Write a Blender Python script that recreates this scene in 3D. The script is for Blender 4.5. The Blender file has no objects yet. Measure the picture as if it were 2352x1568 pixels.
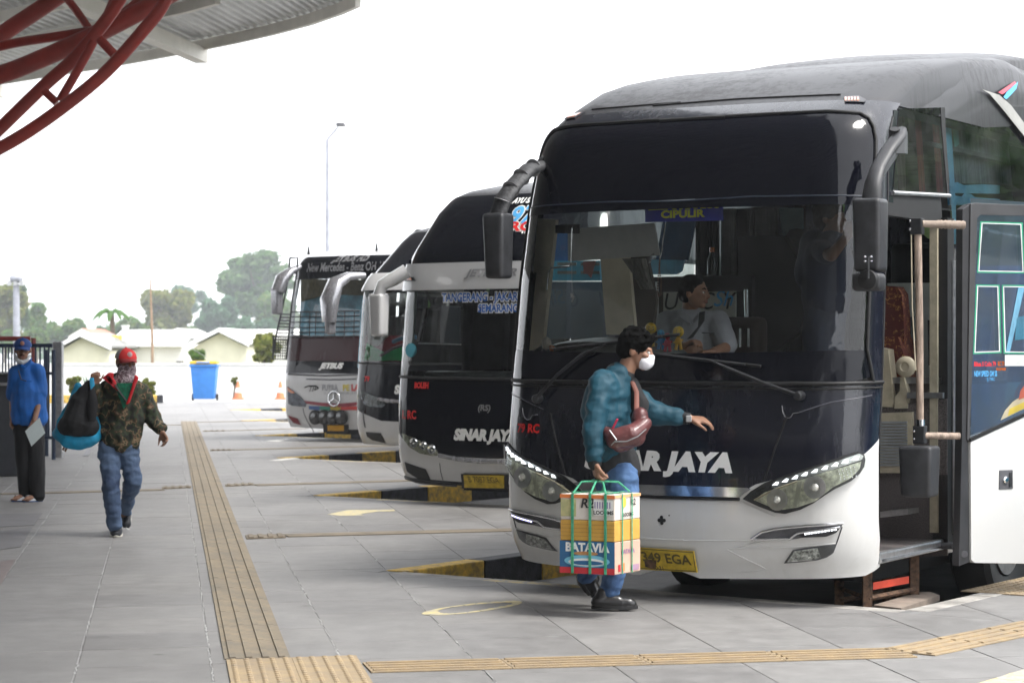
import bpy, bmesh, math, random
from mathutils import Vector, Matrix, noise, geometry
R = math.radians
random.seed(7)
S = bpy.context.scene
COL = S.collection
# ---------------------------------------------------------------- camera
F, CX, HY, CH = 5200.0, 1176.0, 795.0, 1.55      # focal length, centre, horizon (in 2352-wide pixels), eye height
cam = bpy.data.cameras.new('camera'); camo = bpy.data.objects.new('camera', cam); COL.objects.link(camo)
cam.sensor_width = 22.3; cam.lens = F/2352*22.3
camo.location = (0, 0, CH); camo.rotation_euler = (R(90)+math.atan((HY-784)/F), 0, 0)
cam.clip_start = .1; cam.clip_end = 3000
cam.dof.use_dof = True; cam.dof.focus_distance = 13.9; cam.dof.aperture_fstop = 3.5
S.camera = camo
# ---------------------------------------------------------------- light
SUN_EL, SUN_ROT = 58, 118
w = bpy.data.worlds.new('World'); S.world = w; w.use_nodes = True
nt = w.node_tree; bg = nt.nodes['Background']
sky = nt.nodes.new('ShaderNodeTexSky'); sky.sky_type = 'NISHITA'; sky.sun_disc = False
sky.sun_elevation = R(SUN_EL); sky.sun_rotation = R(SUN_ROT); sky.dust_density = 4; sky.air_density = 1.0; sky.ozone_density = 1
hs = nt.nodes.new('ShaderNodeHueSaturation'); hs.inputs['Saturation'].default_value = .22
nt.links.new(sky.outputs[0], hs.inputs['Color'])
mxw = nt.nodes.new('ShaderNodeMix'); mxw.data_type = 'RGBA'; mxw.inputs[0].default_value = .6
nt.links.new(hs.outputs[0], mxw.inputs[6]); mxw.inputs[7].default_value = (9.0, 9.2, 9.6, 1)   # even cloud cover
nt.links.new(mxw.outputs[2], bg.inputs[0]); bg.inputs[1].default_value = .15
sd = bpy.data.lights.new('sun', 'SUN'); so = bpy.data.objects.new('sun', sd); COL.objects.link(so)
sd.energy = 1.5; sd.angle = R(15); sd.color = (1, .965, .91)
d = Vector((math.sin(R(SUN_ROT))*math.cos(R(SUN_EL)), math.cos(R(SUN_ROT))*math.cos(R(SUN_EL)), math.sin(R(SUN_EL))))
so.rotation_euler = d.to_track_quat('Z', 'Y').to_euler()
S.view_settings.view_transform = 'Standard'; S.view_settings.look = 'None'
S.view_settings.exposure = 1.3; S.view_settings.gamma = 1
S.view_settings.use_curve_mapping = False
# ---------------------------------------------------------------- survey helpers (photo pixels -> metres)
def P3(x, y, Y): return Vector(((x-CX)/F*Y, Y, CH+(HY-y)/F*Y))
def G(x, y, z=0):
    Y = F*(CH-z)/(y-HY); return Vector(((x-CX)/F*Y, Y, z))
def proj(v): return (CX+F*v.x/v.y, HY-F*(v.z-CH)/v.y)
def zf(ox, oy, k): return lambda pts: [(ox+a*k, oy+b*k) for a, b in pts]
z1 = zf(1160.6, 96.7, .5140); z2 = zf(1128.3, 806, .5203); z3 = zf(0, 0, .3577); z4 = zf(0, 548, .3577)
z5 = zf(580.3, 386.8, .2755); z6 = zf(580.3, 773.7, .2755); z7 = zf(0, 967, .3838); z8 = zf(1225, 709.2, .4525)
z9 = zf(1902, 193.4, .4114); z10 = zf(1902, 773.7, .4114); z11 = zf(1192.8, 419, .3564); z12 = zf(1676.3, 999.4, .2467)
z13 = zf(0, 741.5, .3289); z14 = zf(0, 548, .3015); z15 = zf(1837.5, 1225, .2188)
# ---------------------------------------------------------------- materials
def new_mat(name):
    m = bpy.data.materials.new(name); m.use_nodes = True
    return m, m.node_tree, m.node_tree.nodes['Principled BSDF']
def N(nt, typ, **kw):
    n = nt.nodes.new(typ)
    for k, v in kw.items():
        if k in n.inputs: n.inputs[k].default_value = v
        else: setattr(n, k, v)
    return n
def pm(name, c, rough=.5, metal=0, var=.12, vs=6, bump=0, bs=60, coat=0, spec=.5, c2=None, stretch=None, sharp=False, sub=0, world=0):
    """painted / cloth / stone surface: colour broken up by noise, fine relief by bump"""
    m, nt, b = new_mat(name)
    tc = N(nt, 'ShaderNodeTexCoord'); mp = N(nt, 'ShaderNodeMapping')
    if stretch: mp.inputs['Scale'].default_value = stretch
    geo = N(nt, 'ShaderNodeNewGeometry')
    nt.links.new(geo.outputs['Position'] if world else tc.outputs['Object'], mp.inputs[0])
    nz = N(nt, 'ShaderNodeTexNoise', Scale=vs, Detail=6, Roughness=.6); nt.links.new(mp.outputs[0], nz.inputs['Vector'])
    cr = N(nt, 'ShaderNodeValToRGB'); nt.links.new(nz.outputs[0], cr.inputs[0])
    a = c2 if c2 else tuple(max(0, v*(1-var*2.2)) for v in c[:3])
    cr.color_ramp.elements[0].color = (*a[:3], 1); cr.color_ramp.elements[0].position = .48 if sharp else .3
    cr.color_ramp.elements[1].color = (*[min(1, v*(1+var)) for v in c[:3]], 1); cr.color_ramp.elements[1].position = .52 if sharp else .68
    col = cr.outputs[0]
    if world:      # foot-worn ground: broad stains, scuffs drawn along the walking direction, small dark drips
        for sc_, st_, lo, hi, dk in ((.35, (1, 1, 1), .45, .75, .30), (1.3, (1, .25, 1), .52, .72, .22), (9, (1, .6, 1), .62, .72, .18)):
            m2 = N(nt, 'ShaderNodeMapping'); m2.inputs['Scale'].default_value = st_; nt.links.new(geo.outputs['Position'], m2.inputs[0])
            n4 = N(nt, 'ShaderNodeTexNoise', Scale=sc_, Detail=7, Roughness=.65); nt.links.new(m2.outputs[0], n4.inputs['Vector'])
            mr4 = N(nt, 'ShaderNodeMapRange'); mr4.inputs[1].default_value = lo; mr4.inputs[2].default_value = hi; mr4.inputs[4].default_value = min(.6, dk*world*1.35); nt.links.new(n4.outputs[0], mr4.inputs[0])
            mx4 = N(nt, 'ShaderNodeMix', data_type='RGBA'); nt.links.new(mr4.outputs[0], mx4.inputs[0]); nt.links.new(col, mx4.inputs[6]); mx4.inputs[7].default_value = (.07, .066, .062, 1); col = mx4.outputs[2]
        v4 = N(nt, 'ShaderNodeTexVoronoi', Scale=1.1); v4.inputs['Randomness'].default_value = 1; nt.links.new(geo.outputs['Position'], v4.inputs['Vector'])
        l4 = N(nt, 'ShaderNodeMapRange'); l4.inputs[1].default_value = .022; l4.inputs[2].default_value = .045; l4.inputs[3].default_value = .55; l4.inputs[4].default_value = 0; nt.links.new(v4.outputs['Distance'], l4.inputs[0])
        mx4 = N(nt, 'ShaderNodeMix', data_type='RGBA'); nt.links.new(l4.outputs[0], mx4.inputs[0]); nt.links.new(col, mx4.inputs[6]); mx4.inputs[7].default_value = (.05, .048, .045, 1); col = mx4.outputs[2]
    nt.links.new(col, b.inputs['Base Color'])
    rr = N(nt, 'ShaderNodeMapRange'); rr.inputs[3].default_value = max(.02, rough*.85); rr.inputs[4].default_value = min(1, rough*1.2)
    nt.links.new(nz.outputs[0], rr.inputs[0]); nt.links.new(rr.outputs[0], b.inputs['Roughness'])
    b.inputs['Metallic'].default_value = metal; b.inputs['Specular IOR Level'].default_value = spec
    b.inputs['Coat Weight'].default_value = coat; b.inputs['Coat Roughness'].default_value = .04
    if bump:
        n2 = N(nt, 'ShaderNodeTexNoise', Scale=bs, Detail=4); nt.links.new(mp.outputs[0], n2.inputs['Vector'])
        bp = N(nt, 'ShaderNodeBump', Strength=bump, Distance=.01); nt.links.new(n2.outputs[0], bp.inputs['Height'])
        nt.links.new(bp.outputs[0], b.inputs['Normal'])
    if sub: b.inputs['Subsurface Weight'].default_value = sub; b.inputs['Subsurface Radius'].default_value = (.02, .008, .004)
    return m
def paint(name, c, c_dirt, metal=0, rough=.22, dirt=.5, coat=1.0, orange=.004):
    """vehicle paint: clear coat, faint road film that thickens low down, specks"""
    m, nt, b = new_mat(name)
    tc = N(nt, 'ShaderNodeTexCoord')
    n1 = N(nt, 'ShaderNodeTexNoise', Scale=1.7, Detail=8, Roughness=.65); nt.links.new(tc.outputs['Object'], n1.inputs['Vector'])
    mp = N(nt, 'ShaderNodeMapping'); mp.inputs['Scale'].default_value = (9, 9, 1.2); nt.links.new(tc.outputs['Object'], mp.inputs[0])
    n2 = N(nt, 'ShaderNodeTexNoise', Scale=2.2, Detail=6, Roughness=.7); nt.links.new(mp.outputs[0], n2.inputs['Vector'])
    mul = N(nt, 'ShaderNodeMath', operation='MULTIPLY'); nt.links.new(n1.outputs[0], mul.inputs[0]); nt.links.new(n2.outputs[0], mul.inputs[1])
    mr = N(nt, 'ShaderNodeMapRange'); mr.inputs[1].default_value = .22; mr.inputs[2].default_value = .5; mr.inputs[4].default_value = dirt
    nt.links.new(mul.outputs[0], mr.inputs[0])
    sp = N(nt, 'ShaderNodeTexVoronoi', Scale=26); nt.links.new(tc.outputs['Object'], sp.inputs['Vector'])
    lt = N(nt, 'ShaderNodeMath', operation='LESS_THAN'); lt.inputs[1].default_value = .055; nt.links.new(sp.outputs['Distance'], lt.inputs[0])
    ml2 = N(nt, 'ShaderNodeMath', operation='MULTIPLY'); ml2.inputs[1].default_value = dirt*.9; nt.links.new(lt.outputs[0], ml2.inputs[0])
    mxm = N(nt, 'ShaderNodeMath', operation='MAXIMUM'); nt.links.new(mr.outputs[0], mxm.inputs[0]); nt.links.new(ml2.outputs[0], mxm.inputs[1])
    mx = N(nt, 'ShaderNodeMix', data_type='RGBA'); mx.inputs[6].default_value = (*c, 1); mx.inputs[7].default_value = (*c_dirt, 1)
    nt.links.new(mxm.outputs[0], mx.inputs[0]); nt.links.new(mx.outputs[2], b.inputs['Base Color'])
    r2 = N(nt, 'ShaderNodeMapRange'); r2.inputs[3].default_value = rough; r2.inputs[4].default_value = min(1, rough+.35); r2.inputs[2].default_value = max(.01, dirt)
    nt.links.new(mxm.outputs[0], r2.inputs[0]); nt.links.new(r2.outputs[0], b.inputs['Roughness'])
    b.inputs['Metallic'].default_value = metal; b.inputs['Coat Weight'].default_value = coat; b.inputs['Coat Roughness'].default_value = .06
    n3 = N(nt, 'ShaderNodeTexNoise', Scale=3.5, Detail=2); nt.links.new(tc.outputs['Object'], n3.inputs['Vector'])
    bp = N(nt, 'ShaderNodeBump', Strength=.25, Distance=orange); nt.links.new(n3.outputs[0], bp.inputs['Height']); nt.links.new(bp.outputs[0], b.inputs['Normal']); nt.links.new(bp.outputs[0], b.inputs['Coat Normal'])
    return m
def glass(name, tint, refl=1.0, ior=1.5, film=.0):
    m, nt, b = new_mat(name); nt.nodes.remove(b)
    out = nt.nodes['Material Output']
    tr = N(nt, 'ShaderNodeBsdfTransparent'); tr.inputs[0].default_value = (*tint, 1)
    gl = N(nt, 'ShaderNodeBsdfGlossy'); gl.inputs['Roughness'].default_value = .015; gl.inputs[0].default_value = (refl, refl, refl, 1)
    fr = N(nt, 'ShaderNodeFresnel', IOR=ior)
    mx = N(nt, 'ShaderNodeMixShader'); nt.links.new(fr.outputs[0], mx.inputs[0]); nt.links.new(tr.outputs[0], mx.inputs[1]); nt.links.new(gl.outputs[0], mx.inputs[2])
    last = mx
    if film:
        df = N(nt, 'ShaderNodeBsdfDiffuse'); df.inputs[0].default_value = (.5, .5, .5, 1)
        tc = N(nt, 'ShaderNodeTexCoord'); nz = N(nt, 'ShaderNodeTexNoise', Scale=3, Detail=8); nt.links.new(tc.outputs['Object'], nz.inputs['Vector'])
        mr = N(nt, 'ShaderNodeMapRange'); mr.inputs[1].default_value = .35; mr.inputs[2].default_value = .75; mr.inputs[4].default_value = film; nt.links.new(nz.outputs[0], mr.inputs[0])
        m2 = N(nt, 'ShaderNodeMixShader'); nt.links.new(mr.outputs[0], m2.inputs[0]); nt.links.new(mx.outputs[0], m2.inputs[1]); nt.links.new(df.outputs[0], m2.inputs[2]); last = m2
    nt.links.new(last.outputs[0], out.inputs[0])
    return m
def emis(name, c, st):
    m, nt, b = new_mat(name)
    b.inputs['Base Color'].default_value = (*c, 1); b.inputs['Emission Color'].default_value = (*c, 1); b.inputs['Emission Strength'].default_value = st
    return m
def ramp_mat(name, cols, scale, rough=.8, detail=2, distort=.4, bump=.2):
    """patchwork cloth: hard-edged colours picked by noise"""
    m, nt, b = new_mat(name)
    tc = N(nt, 'ShaderNodeTexCoord'); nz = N(nt, 'ShaderNodeTexNoise', Scale=scale, Detail=detail, Distortion=distort)
    nt.links.new(tc.outputs['Object'], nz.inputs['Vector'])
    cr = N(nt, 'ShaderNodeValToRGB'); cr.color_ramp.interpolation = 'CONSTANT'; nt.links.new(nz.outputs[0], cr.inputs[0])
    e = cr.color_ramp.elements
    while len(e) > 1: e.remove(e[-1])
    e[0].position = 0; e[0].color = (*cols[0][1], 1)
    for p, c in cols[1:]:
        k = e.new(p); k.color = (*c, 1)
    nt.links.new(cr.outputs[0], b.inputs['Base Color']); b.inputs['Roughness'].default_value = rough
    n2 = N(nt, 'ShaderNodeTexNoise', Scale=35); nt.links.new(tc.outputs['Object'], n2.inputs['Vector'])
    bp = N(nt, 'ShaderNodeBump', Strength=bump, Distance=.01); nt.links.new(n2.outputs[0], bp.inputs['Height']); nt.links.new(bp.outputs[0], b.inputs['Normal'])
    return m
M = {}
M['slab'] = pm('paving_slab_stone', (.236, .230, .225), .58, var=.09, vs=5, bump=.4, bs=160, world=1)
M['slab2'] = pm('paving_slab_stone_worn', (.217, .211, .207), .54, var=.10, vs=6, bump=.4, bs=160, world=1)
M['slab3'] = pm('paving_slab_stone_pale', (.252, .245, .238), .60, var=.09, vs=6, bump=.4, bs=160, world=1)
M['slab_red'] = pm('paving_slab_reddish', (.20, .165, .158), .55, var=.12, vs=4, bump=.3, bs=200)
M['joint'] = pm('mortar_joint', (.26, .255, .25), .95, var=.3, vs=5, c2=(.13, .13, .13), bump=.5, bs=90)
M['concrete'] = pm('bare_concrete', (.42, .40, .37), .9, var=.25, vs=5, bump=.6, bs=60)
M['road'] = pm('lot_concrete', (.33, .33, .32), .85, var=.12, vs=.7, bump=.3, bs=40)
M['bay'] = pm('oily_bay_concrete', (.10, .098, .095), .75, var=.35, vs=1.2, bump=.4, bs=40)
M['tact'] = pm('tactile_tile_tan', (.235, .19, .13), .85, var=.2, vs=5, bump=.4, bs=120, c2=(.17, .15, .12), world=.6)
M['tact2'] = pm('tactile_tile_ochre', (.34, .255, .15), .8, var=.2, vs=9, bump=.4, bs=120, c2=(.29, .23, .16), world=.5)
M['tactD'] = pm('tactile_tile_dull', (.20, .165, .12), .75, var=.2, vs=4, bump=.3, bs=120)
M['kyel'] = pm('kerb_paint_yellow', (.70, .45, .06), .7, var=.25, vs=14, bump=.4, bs=60, c2=(.25, .18, .08))
M['kblk'] = pm('kerb_paint_black', (.035, .037, .045), .6, var=.4, vs=12, bump=.4, bs=60)
M['worn'] = pm('worn_yellow_paint', (.62, .50, .24), .75, var=.2, vs=16, bump=.5, bs=60, c2=(.42, .40, .37), sharp=True)
M['mark'] = pm('road_marking_yellow', (.60, .50, .22), .7, var=.1, vs=18, c2=(.36, .35, .33))
M['markw'] = pm('road_marking_white', (.75, .73, .68), .7, var=.1, vs=18, c2=(.4, .4, .39))
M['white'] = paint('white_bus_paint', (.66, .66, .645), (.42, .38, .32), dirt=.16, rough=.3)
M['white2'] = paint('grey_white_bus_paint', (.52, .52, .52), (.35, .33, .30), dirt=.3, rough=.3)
M['navy'] = paint('navy_bus_paint', (.006, .007, .014), (.12, .12, .13), dirt=.10, rough=.2, coat=.45)
M['char'] = paint('charcoal_metallic_roof', (.014, .014, .017), (.055, .052, .05), metal=.05, dirt=.35, rough=.45, coat=.12)
M['silver'] = paint('silver_trim_paint', (.30, .30, .32), (.22, .21, .2), metal=.5, dirt=.2)
M['cyan'] = paint('sky_blue_paint', (.10, .42, .62), (.25, .3, .32), dirt=.1, rough=.4)
M['blue'] = paint('blue_paint', (.03, .12, .33), (.15, .2, .25), dirt=.1, rough=.4)
M['chrome'] = pm('chrome', (.75, .76, .78), .12, 1, var=.1, vs=9)
M['alu'] = pm('aluminium', (.55, .55, .56), .35, .9, var=.1, vs=20)
M['rubber'] = pm('black_rubber', (.012, .012, .013), .55, var=.2, vs=9)
M['plast'] = pm('black_plastic', (.022, .023, .026), .45, var=.25, vs=20, bump=.15, bs=400)
M['plast_g'] = pm('grey_plastic', (.10, .10, .11), .5, var=.2, vs=9)
M['blackglass'] = paint('black_glass_band', (.004, .0045, .008), (.10, .10, .12), dirt=.012, rough=.05, orange=.0005, coat=0)
M['blackglass'].node_tree.nodes['Principled BSDF'].inputs['Specular IOR Level'].default_value = .3
M['shield'] = glass('windshield_glass', (.94, .97, .95), film=.012)
M['driverglass'] = glass('clear_side_glass', (.72, .80, .80), ior=1.1)
M['sideglass'] = glass('tinted_side_glass', (.56, .62, .63), refl=1, ior=1.6, film=.05)
M['darkglass'] = glass('dark_side_glass', (.16, .19, .21), refl=1, ior=1.8, film=.03)
M['lens'] = glass('headlamp_lens', (.90, .93, .90), ior=1.45, film=.06)
M['amber'] = pm('amber_lens', (.50, .11, .006), .2, var=.2, vs=30, coat=1)
M['led'] = emis('lit_led', (.92, .95, 1), 1.2)
M['ledv'] = emis('lit_led_violet', (.55, .52, 1), 1.3)
M['red'] = pm('red_lettering', (.75, .02, .02), .5)
M['lett'] = pm('white_lettering', (.82, .82, .80), .4, var=.03)
M['lettblue'] = pm('blue_lettering', (.05, .16, .50), .5)
M['lettsky'] = pm('sky_blue_lettering', (.10, .45, .85), .5)
M['lettgrey'] = pm('grey_lettering', (.30, .30, .31), .4, metal=.4)
M['lettink'] = pm('dark_lettering', (.03, .03, .03), .6)
M['plate'] = pm('yellow_plate', (.60, .42, .03), .45, var=.18, vs=18)
M['platei'] = pm('plate_digits', (.12, .09, .02), .6)
M['sign'] = pm('navy_sign', (.03, .04, .42), .5)
M['signy'] = pm('yellow_sign_letters', (.80, .78, .08), .5)
M['cream'] = pm('cream_trim', (.55, .50, .38), .55, var=.1, vs=6)
M['creamd'] = pm('cream_plastic', (.50, .44, .32), .4, var=.12, vs=12)
M['step'] = pm('speckled_step_lino', (.14, .12, .115), .7, var=.35, vs=160)
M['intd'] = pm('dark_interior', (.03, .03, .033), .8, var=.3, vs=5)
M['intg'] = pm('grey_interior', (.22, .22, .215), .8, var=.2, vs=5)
M['dash'] = pm('dashboard_grey', (.10, .11, .115), .6, var=.2, vs=9, bump=.2, bs=300)
M['curtain'] = pm('grey_curtain', (.22, .21, .19), .9, var=.2, vs=8, stretch=(12, 12, 1))
M['board'] = pm('white_board', (.62, .62, .56), .5, var=.05)
M['seatred'] = ramp_mat('patterned_seat', [(0, (.10, .018, .012)), (.56, (.13, .03, .014)), (.62, (.50, .25, .08)), (.65, (.12, .02, .012))], 22, detail=1, distort=1.5)
M['wood'] = pm('worn_wrapped_pole', (.38, .29, .23), .6, var=.3, vs=14, bump=.3, bs=60, stretch=(3, 3, .5))
M['rust'] = pm('rusty_brown_steel', (.15, .085, .05), .75, var=.4, vs=22, bump=.4, bs=90)
M['orange'] = pm('red_orange_paint', (.72, .09, .05), .5, var=.1)
M['skin'] = pm('brown_skin', (.30, .155, .095), .5, var=.1, vs=14, bump=.06, bs=200, sub=.08)
M['skin2'] = pm('dark_brown_skin', (.27, .14, .088), .55, var=.1, vs=14, bump=.06, bs=200, sub=.06)
M['hair'] = pm('black_hair', (.004, .004, .004), .9, var=.4, vs=60, bump=.3, bs=140, spec=.06)
M['eye'] = pm('eye_white', (.6, .58, .55), .3); M['iris'] = pm('dark_iris', (.02, .012, .01), .2)
M['lip'] = pm('lips', (.26, .10, .075), .5)
# ---------------------------------------------------------------- mesh helpers
def tag(o, label=None, cat=None, group=None, kind=None):
    if label: o['label'] = label
    if cat: o['category'] = cat
    if group: o['group'] = group
    if kind: o['kind'] = kind
    return o
def empty(name, loc=(0, 0, 0), rz=0, label=None, cat=None, group=None):
    o = bpy.data.objects.new(name, None); COL.objects.link(o); o.location = loc; o.rotation_euler = (0, 0, rz); o.empty_display_size = .2
    return tag(o, label, cat, group)
def link_mesh(name, me, mat, parent=None, smooth=None):
    if mat is not None and not me.materials: me.materials.append(mat)
    if smooth:
        me.polygons.foreach_set('use_smooth', [True]*len(me.polygons)); me.set_sharp_from_angle(angle=R(smooth))
    o = bpy.data.objects.new(name, me); COL.objects.link(o)
    if parent: o.parent = parent
    return o
class MB:
    def __init__(s, origin=None): s.bm = bmesh.new(); s.o = Vector(origin) if origin is not None else None
    def box(s, c, size, rz=0, rot=None):
        m = Matrix.Translation(Vector(c)) @ (rot if rot is not None else Matrix.Rotation(rz, 4, 'Z')) @ Matrix.Diagonal((*size, 1))
        bmesh.ops.create_cube(s.bm, size=1, matrix=m); return s
    def hexa(s, b, t):
        """solid from two quads (four points each)"""
        v = [s.bm.verts.new(Vector(p)) for p in list(b)+list(t)]
        n = len(b)
        s.bm.faces.new(v[:n][::-1]); s.bm.faces.new(v[n:])
        for i in range(n): s.bm.faces.new((v[i], v[(i+1) % n], v[n+(i+1) % n], v[n+i]))
        return s
    def prism(s, pts, vec):
        vec = Vector(vec); return s.hexa(pts, [Vector(p)+vec for p in pts])
    def tube(s, path, r, n=10, cap=True, flat=None):
        path = [Vector(p) for p in path]; rs = r if isinstance(r, (list, tuple)) else [r]*len(path)
        rings = []; up = Vector((0, 0, 1)); prev = None
        for i, p in enumerate(path):
            t = (path[min(i+1, len(path)-1)]-path[max(i-1, 0)]).normalized()
            a = prev if prev is not None else (up if abs(t.dot(up)) < .95 else Vector((1, 0, 0)))
            x = a - t*a.dot(t); x.normalize(); prev = x; y = t.cross(x)
            fy = flat or 1
            rings.append([s.bm.verts.new(p+x*math.cos(2*math.pi*k/n)*rs[i]*fy+y*math.sin(2*math.pi*k/n)*rs[i]) for k in range(n)])
        for a, b in zip(rings, rings[1:]):
            for k in range(n): s.bm.faces.new((a[k], a[(k+1) % n], b[(k+1) % n], b[k]))
        if cap: s.bm.faces.new(rings[0][::-1]); s.bm.faces.new(rings[-1])
        return s
    def cone(s, p, q, r1, r2, n=16): return s.tube([p, q], [r1, r2], n)
    def ball(s, c, r, sc=(1, 1, 1), rot=None, seg=14):
        m = Matrix.Translation(Vector(c)) @ (rot if rot is not None else Matrix.Identity(4)) @ Matrix.Diagonal((r*sc[0], r*sc[1], r*sc[2], 1))
        bmesh.ops.create_uvsphere(s.bm, u_segments=seg, v_segments=max(6, seg*2//3), radius=1, matrix=m); return s
    def lathe(s, prof, c=(0, 0, 0), n=20, ax=None):
        c = Vector(c); rot = ax if ax is not None else Matrix.Identity(3); rings = []
        for r, z in prof: rings.append([s.bm.verts.new(c+rot @ Vector((r*math.cos(2*math.pi*k/n), r*math.sin(2*math.pi*k/n), z))) for k in range(n)])
        for a, b in zip(rings, rings[1:]):
            for k in range(n): s.bm.faces.new((a[k], a[(k+1) % n], b[(k+1) % n], b[k]))
        for rg, fl in ((rings[0], 1), (rings[-1], 0)):
            if (Vector(rg[0].co)-Vector(rg[n//2].co)).length > 1e-4: s.bm.faces.new(rg[::-1] if fl else rg)
        return s
    def sheet(s, rows):
        g = [[s.bm.verts.new(Vector(p)) for p in r] for r in rows]
        for a, b in zip(g, g[1:]):
            for k in range(len(a)-1): s.bm.faces.new((a[k], a[k+1], b[k+1], b[k]))
        return s
    def bevel(s, w=.01, seg=2):
        bmesh.ops.bevel(s.bm, geom=[e for e in s.bm.edges], offset=w, segments=seg, profile=.6, affect='EDGES', clamp_overlap=True); return s
    def build(s, name, mat, parent=None, smooth=None, **tg):
        if s.o is not None: bmesh.ops.translate(s.bm, vec=-s.o, verts=s.bm.verts)
        bmesh.ops.recalc_face_normals(s.bm, faces=s.bm.faces)
        me = bpy.data.meshes.new(name); s.bm.to_mesh(me); s.bm.free()
        o = link_mesh(name, me, mat, parent, smooth)
        return tag(o, **tg)
def evalmesh(ob):
    dg = bpy.context.evaluated_depsgraph_get(); dg.update()
    return bpy.data.meshes.new_from_object(ob.evaluated_get(dg))
def text_mesh(s, size, shear=0, bold=.0, sx=1, align='CENTER', space=1):
    cu = bpy.data.curves.new('t', 'FONT'); cu.body = s; cu.size = size; cu.shear = shear; cu.offset = bold
    cu.align_x = align; cu.align_y = 'CENTER'; cu.resolution_u = 3; cu.space_character = space
    ob = bpy.data.objects.new('t', cu); COL.objects.link(ob)
    bpy.context.view_layer.update(); me = evalmesh(ob)
    bpy.data.objects.remove(ob); bpy.data.curves.remove(cu)
    for v in me.vertices: v.co.x *= sx
    return me
def clip(poly, n, c):
    """keep the side of polygon (2-D points) where n.p <= c"""
    out = []
    for i in range(len(poly)):
        a, b = poly[i], poly[(i+1) % len(poly)]
        da, db = n[0]*a[0]+n[1]*a[1]-c, n[0]*b[0]+n[1]*b[1]-c
        if da <= 0: out.append(a)
        if da*db < 0:
            t = da/(da-db); out.append((a[0]+(b[0]-a[0])*t, a[1]+(b[1]-a[1])*t))
    return out
def flatten_poly(pts2, step):
    """fill a closed 2-D outline and cut it on a grid -> bmesh"""
    bm = bmesh.new(); vs = [bm.verts.new((p[0], p[1], 0)) for p in pts2]
    es = [bm.edges.new((vs[i], vs[(i+1) % len(vs)])) for i in range(len(vs))]
    bmesh.ops.triangle_fill(bm, use_beauty=True, use_dissolve=False, edges=es)
    x0, x1 = min(p[0] for p in pts2), max(p[0] for p in pts2); y0, y1 = min(p[1] for p in pts2), max(p[1] for p in pts2)
    sx, sy = step if isinstance(step, tuple) else (step, step)
    for ax, a, b, st in ((0, x0, x1, sx), (1, y0, y1, sy)):
        k = math.floor(a/st)+1
        while k*st < b:
            co = Vector((0, 0, 0)); co[ax] = k*st; no = Vector((0, 0, 0)); no[ax] = 1
            bmesh.ops.bisect_plane(bm, geom=bm.verts[:]+bm.edges[:]+bm.faces[:], plane_co=co, plane_no=no, dist=1e-5); k += 1
    return bm
# ================================================================ ground, platform, bays
def sheet_obj(name, pts, z, mat, kind='structure', thick=.2):
    mb = MB(); mb.prism([(p[0], p[1], z) for p in pts], (0, 0, -thick)); return mb.build(name, mat, kind=kind)
sheet_obj('ground', [(-400, -58), (400, -58), (400, 558), (-400, 558)], -3.0, pm('field_earth', (.13, .14, .07), .95, vs=.05), thick=1)
sheet_obj('road', [(-90, -30), (120, -30), (120, 70), (-90, 70)], -.24, M['road'], thick=2.5)
T1 = Vector((-.753, 15.59)); STEP = Vector((-1.2, 7.9)); TV = Vector((3.07, -2.27)); AW = Vector((.566, .824)).normalized(); FL = 13.0
BAYS = [(T1+STEP*k, T1+STEP*k+TV) for k in range(-1, 6)]
outline = [Vector((-18, -8)), Vector((15, -8))]
for T, V in BAYS: outline += [V+AW*FL, V, T, T+AW*FL]
outline += [Vector((-2, 63.0)), Vector((-18, 63.0))]
plat = empty('platform'); tag(plat, kind='structure')
mb = MB(); mb.prism([(p.x, p.y, -.0035) for p in outline], (0, 0, -.23)); mb.build('mortar_bed', M['joint'], plat)
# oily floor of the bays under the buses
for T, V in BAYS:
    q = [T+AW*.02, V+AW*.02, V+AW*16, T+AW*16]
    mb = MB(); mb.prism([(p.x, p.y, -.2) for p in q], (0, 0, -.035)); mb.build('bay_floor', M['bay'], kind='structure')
# paving slabs, cut where the bays begin
pdir = Vector((-.1508, .9886)); qdir = Vector((math.cos(R(13)), math.sin(R(13)))); SP = .6435; O = Vector((-1.374, 10.43))
def inside_slot(poly):
    """remove the bay slots (grown by the kerb width) from a slab outline; returns the pieces left"""
    pieces = [poly]
    for T, V in BAYS:
        kw = .13; e = TV.normalized(); n1 = Vector((e.y, -e.x))             # towards the walkway
        n1 = n1 if n1.dot(AW) < 0 else -n1
        nl = Vector((-AW.y, AW.x)); nl = nl if nl.dot(TV) < 0 else -nl        # left of the slot
        hs_ = [(n1, n1.dot(T)+kw), (nl, nl.dot(T)+kw), (-nl, (-nl).dot(V)+kw), (AW, AW.dot(T)+FL)]
        new = []
        for p in pieces:
            rest = p
            for n, c in hs_:
                if len(rest) < 3: break
                outp = clip(rest, (-n.x, -n.y), -c); rest = clip(rest, (n.x, n.y), c)
                if len(outp) >= 3: new.append(outp)
        pieces = new
    return pieces
def area(p): return abs(sum(p[i][0]*p[(i+1) % len(p)][1]-p[(i+1) % len(p)][0]*p[i][1] for i in range(len(p))))/2
slab_meshes = []
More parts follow.
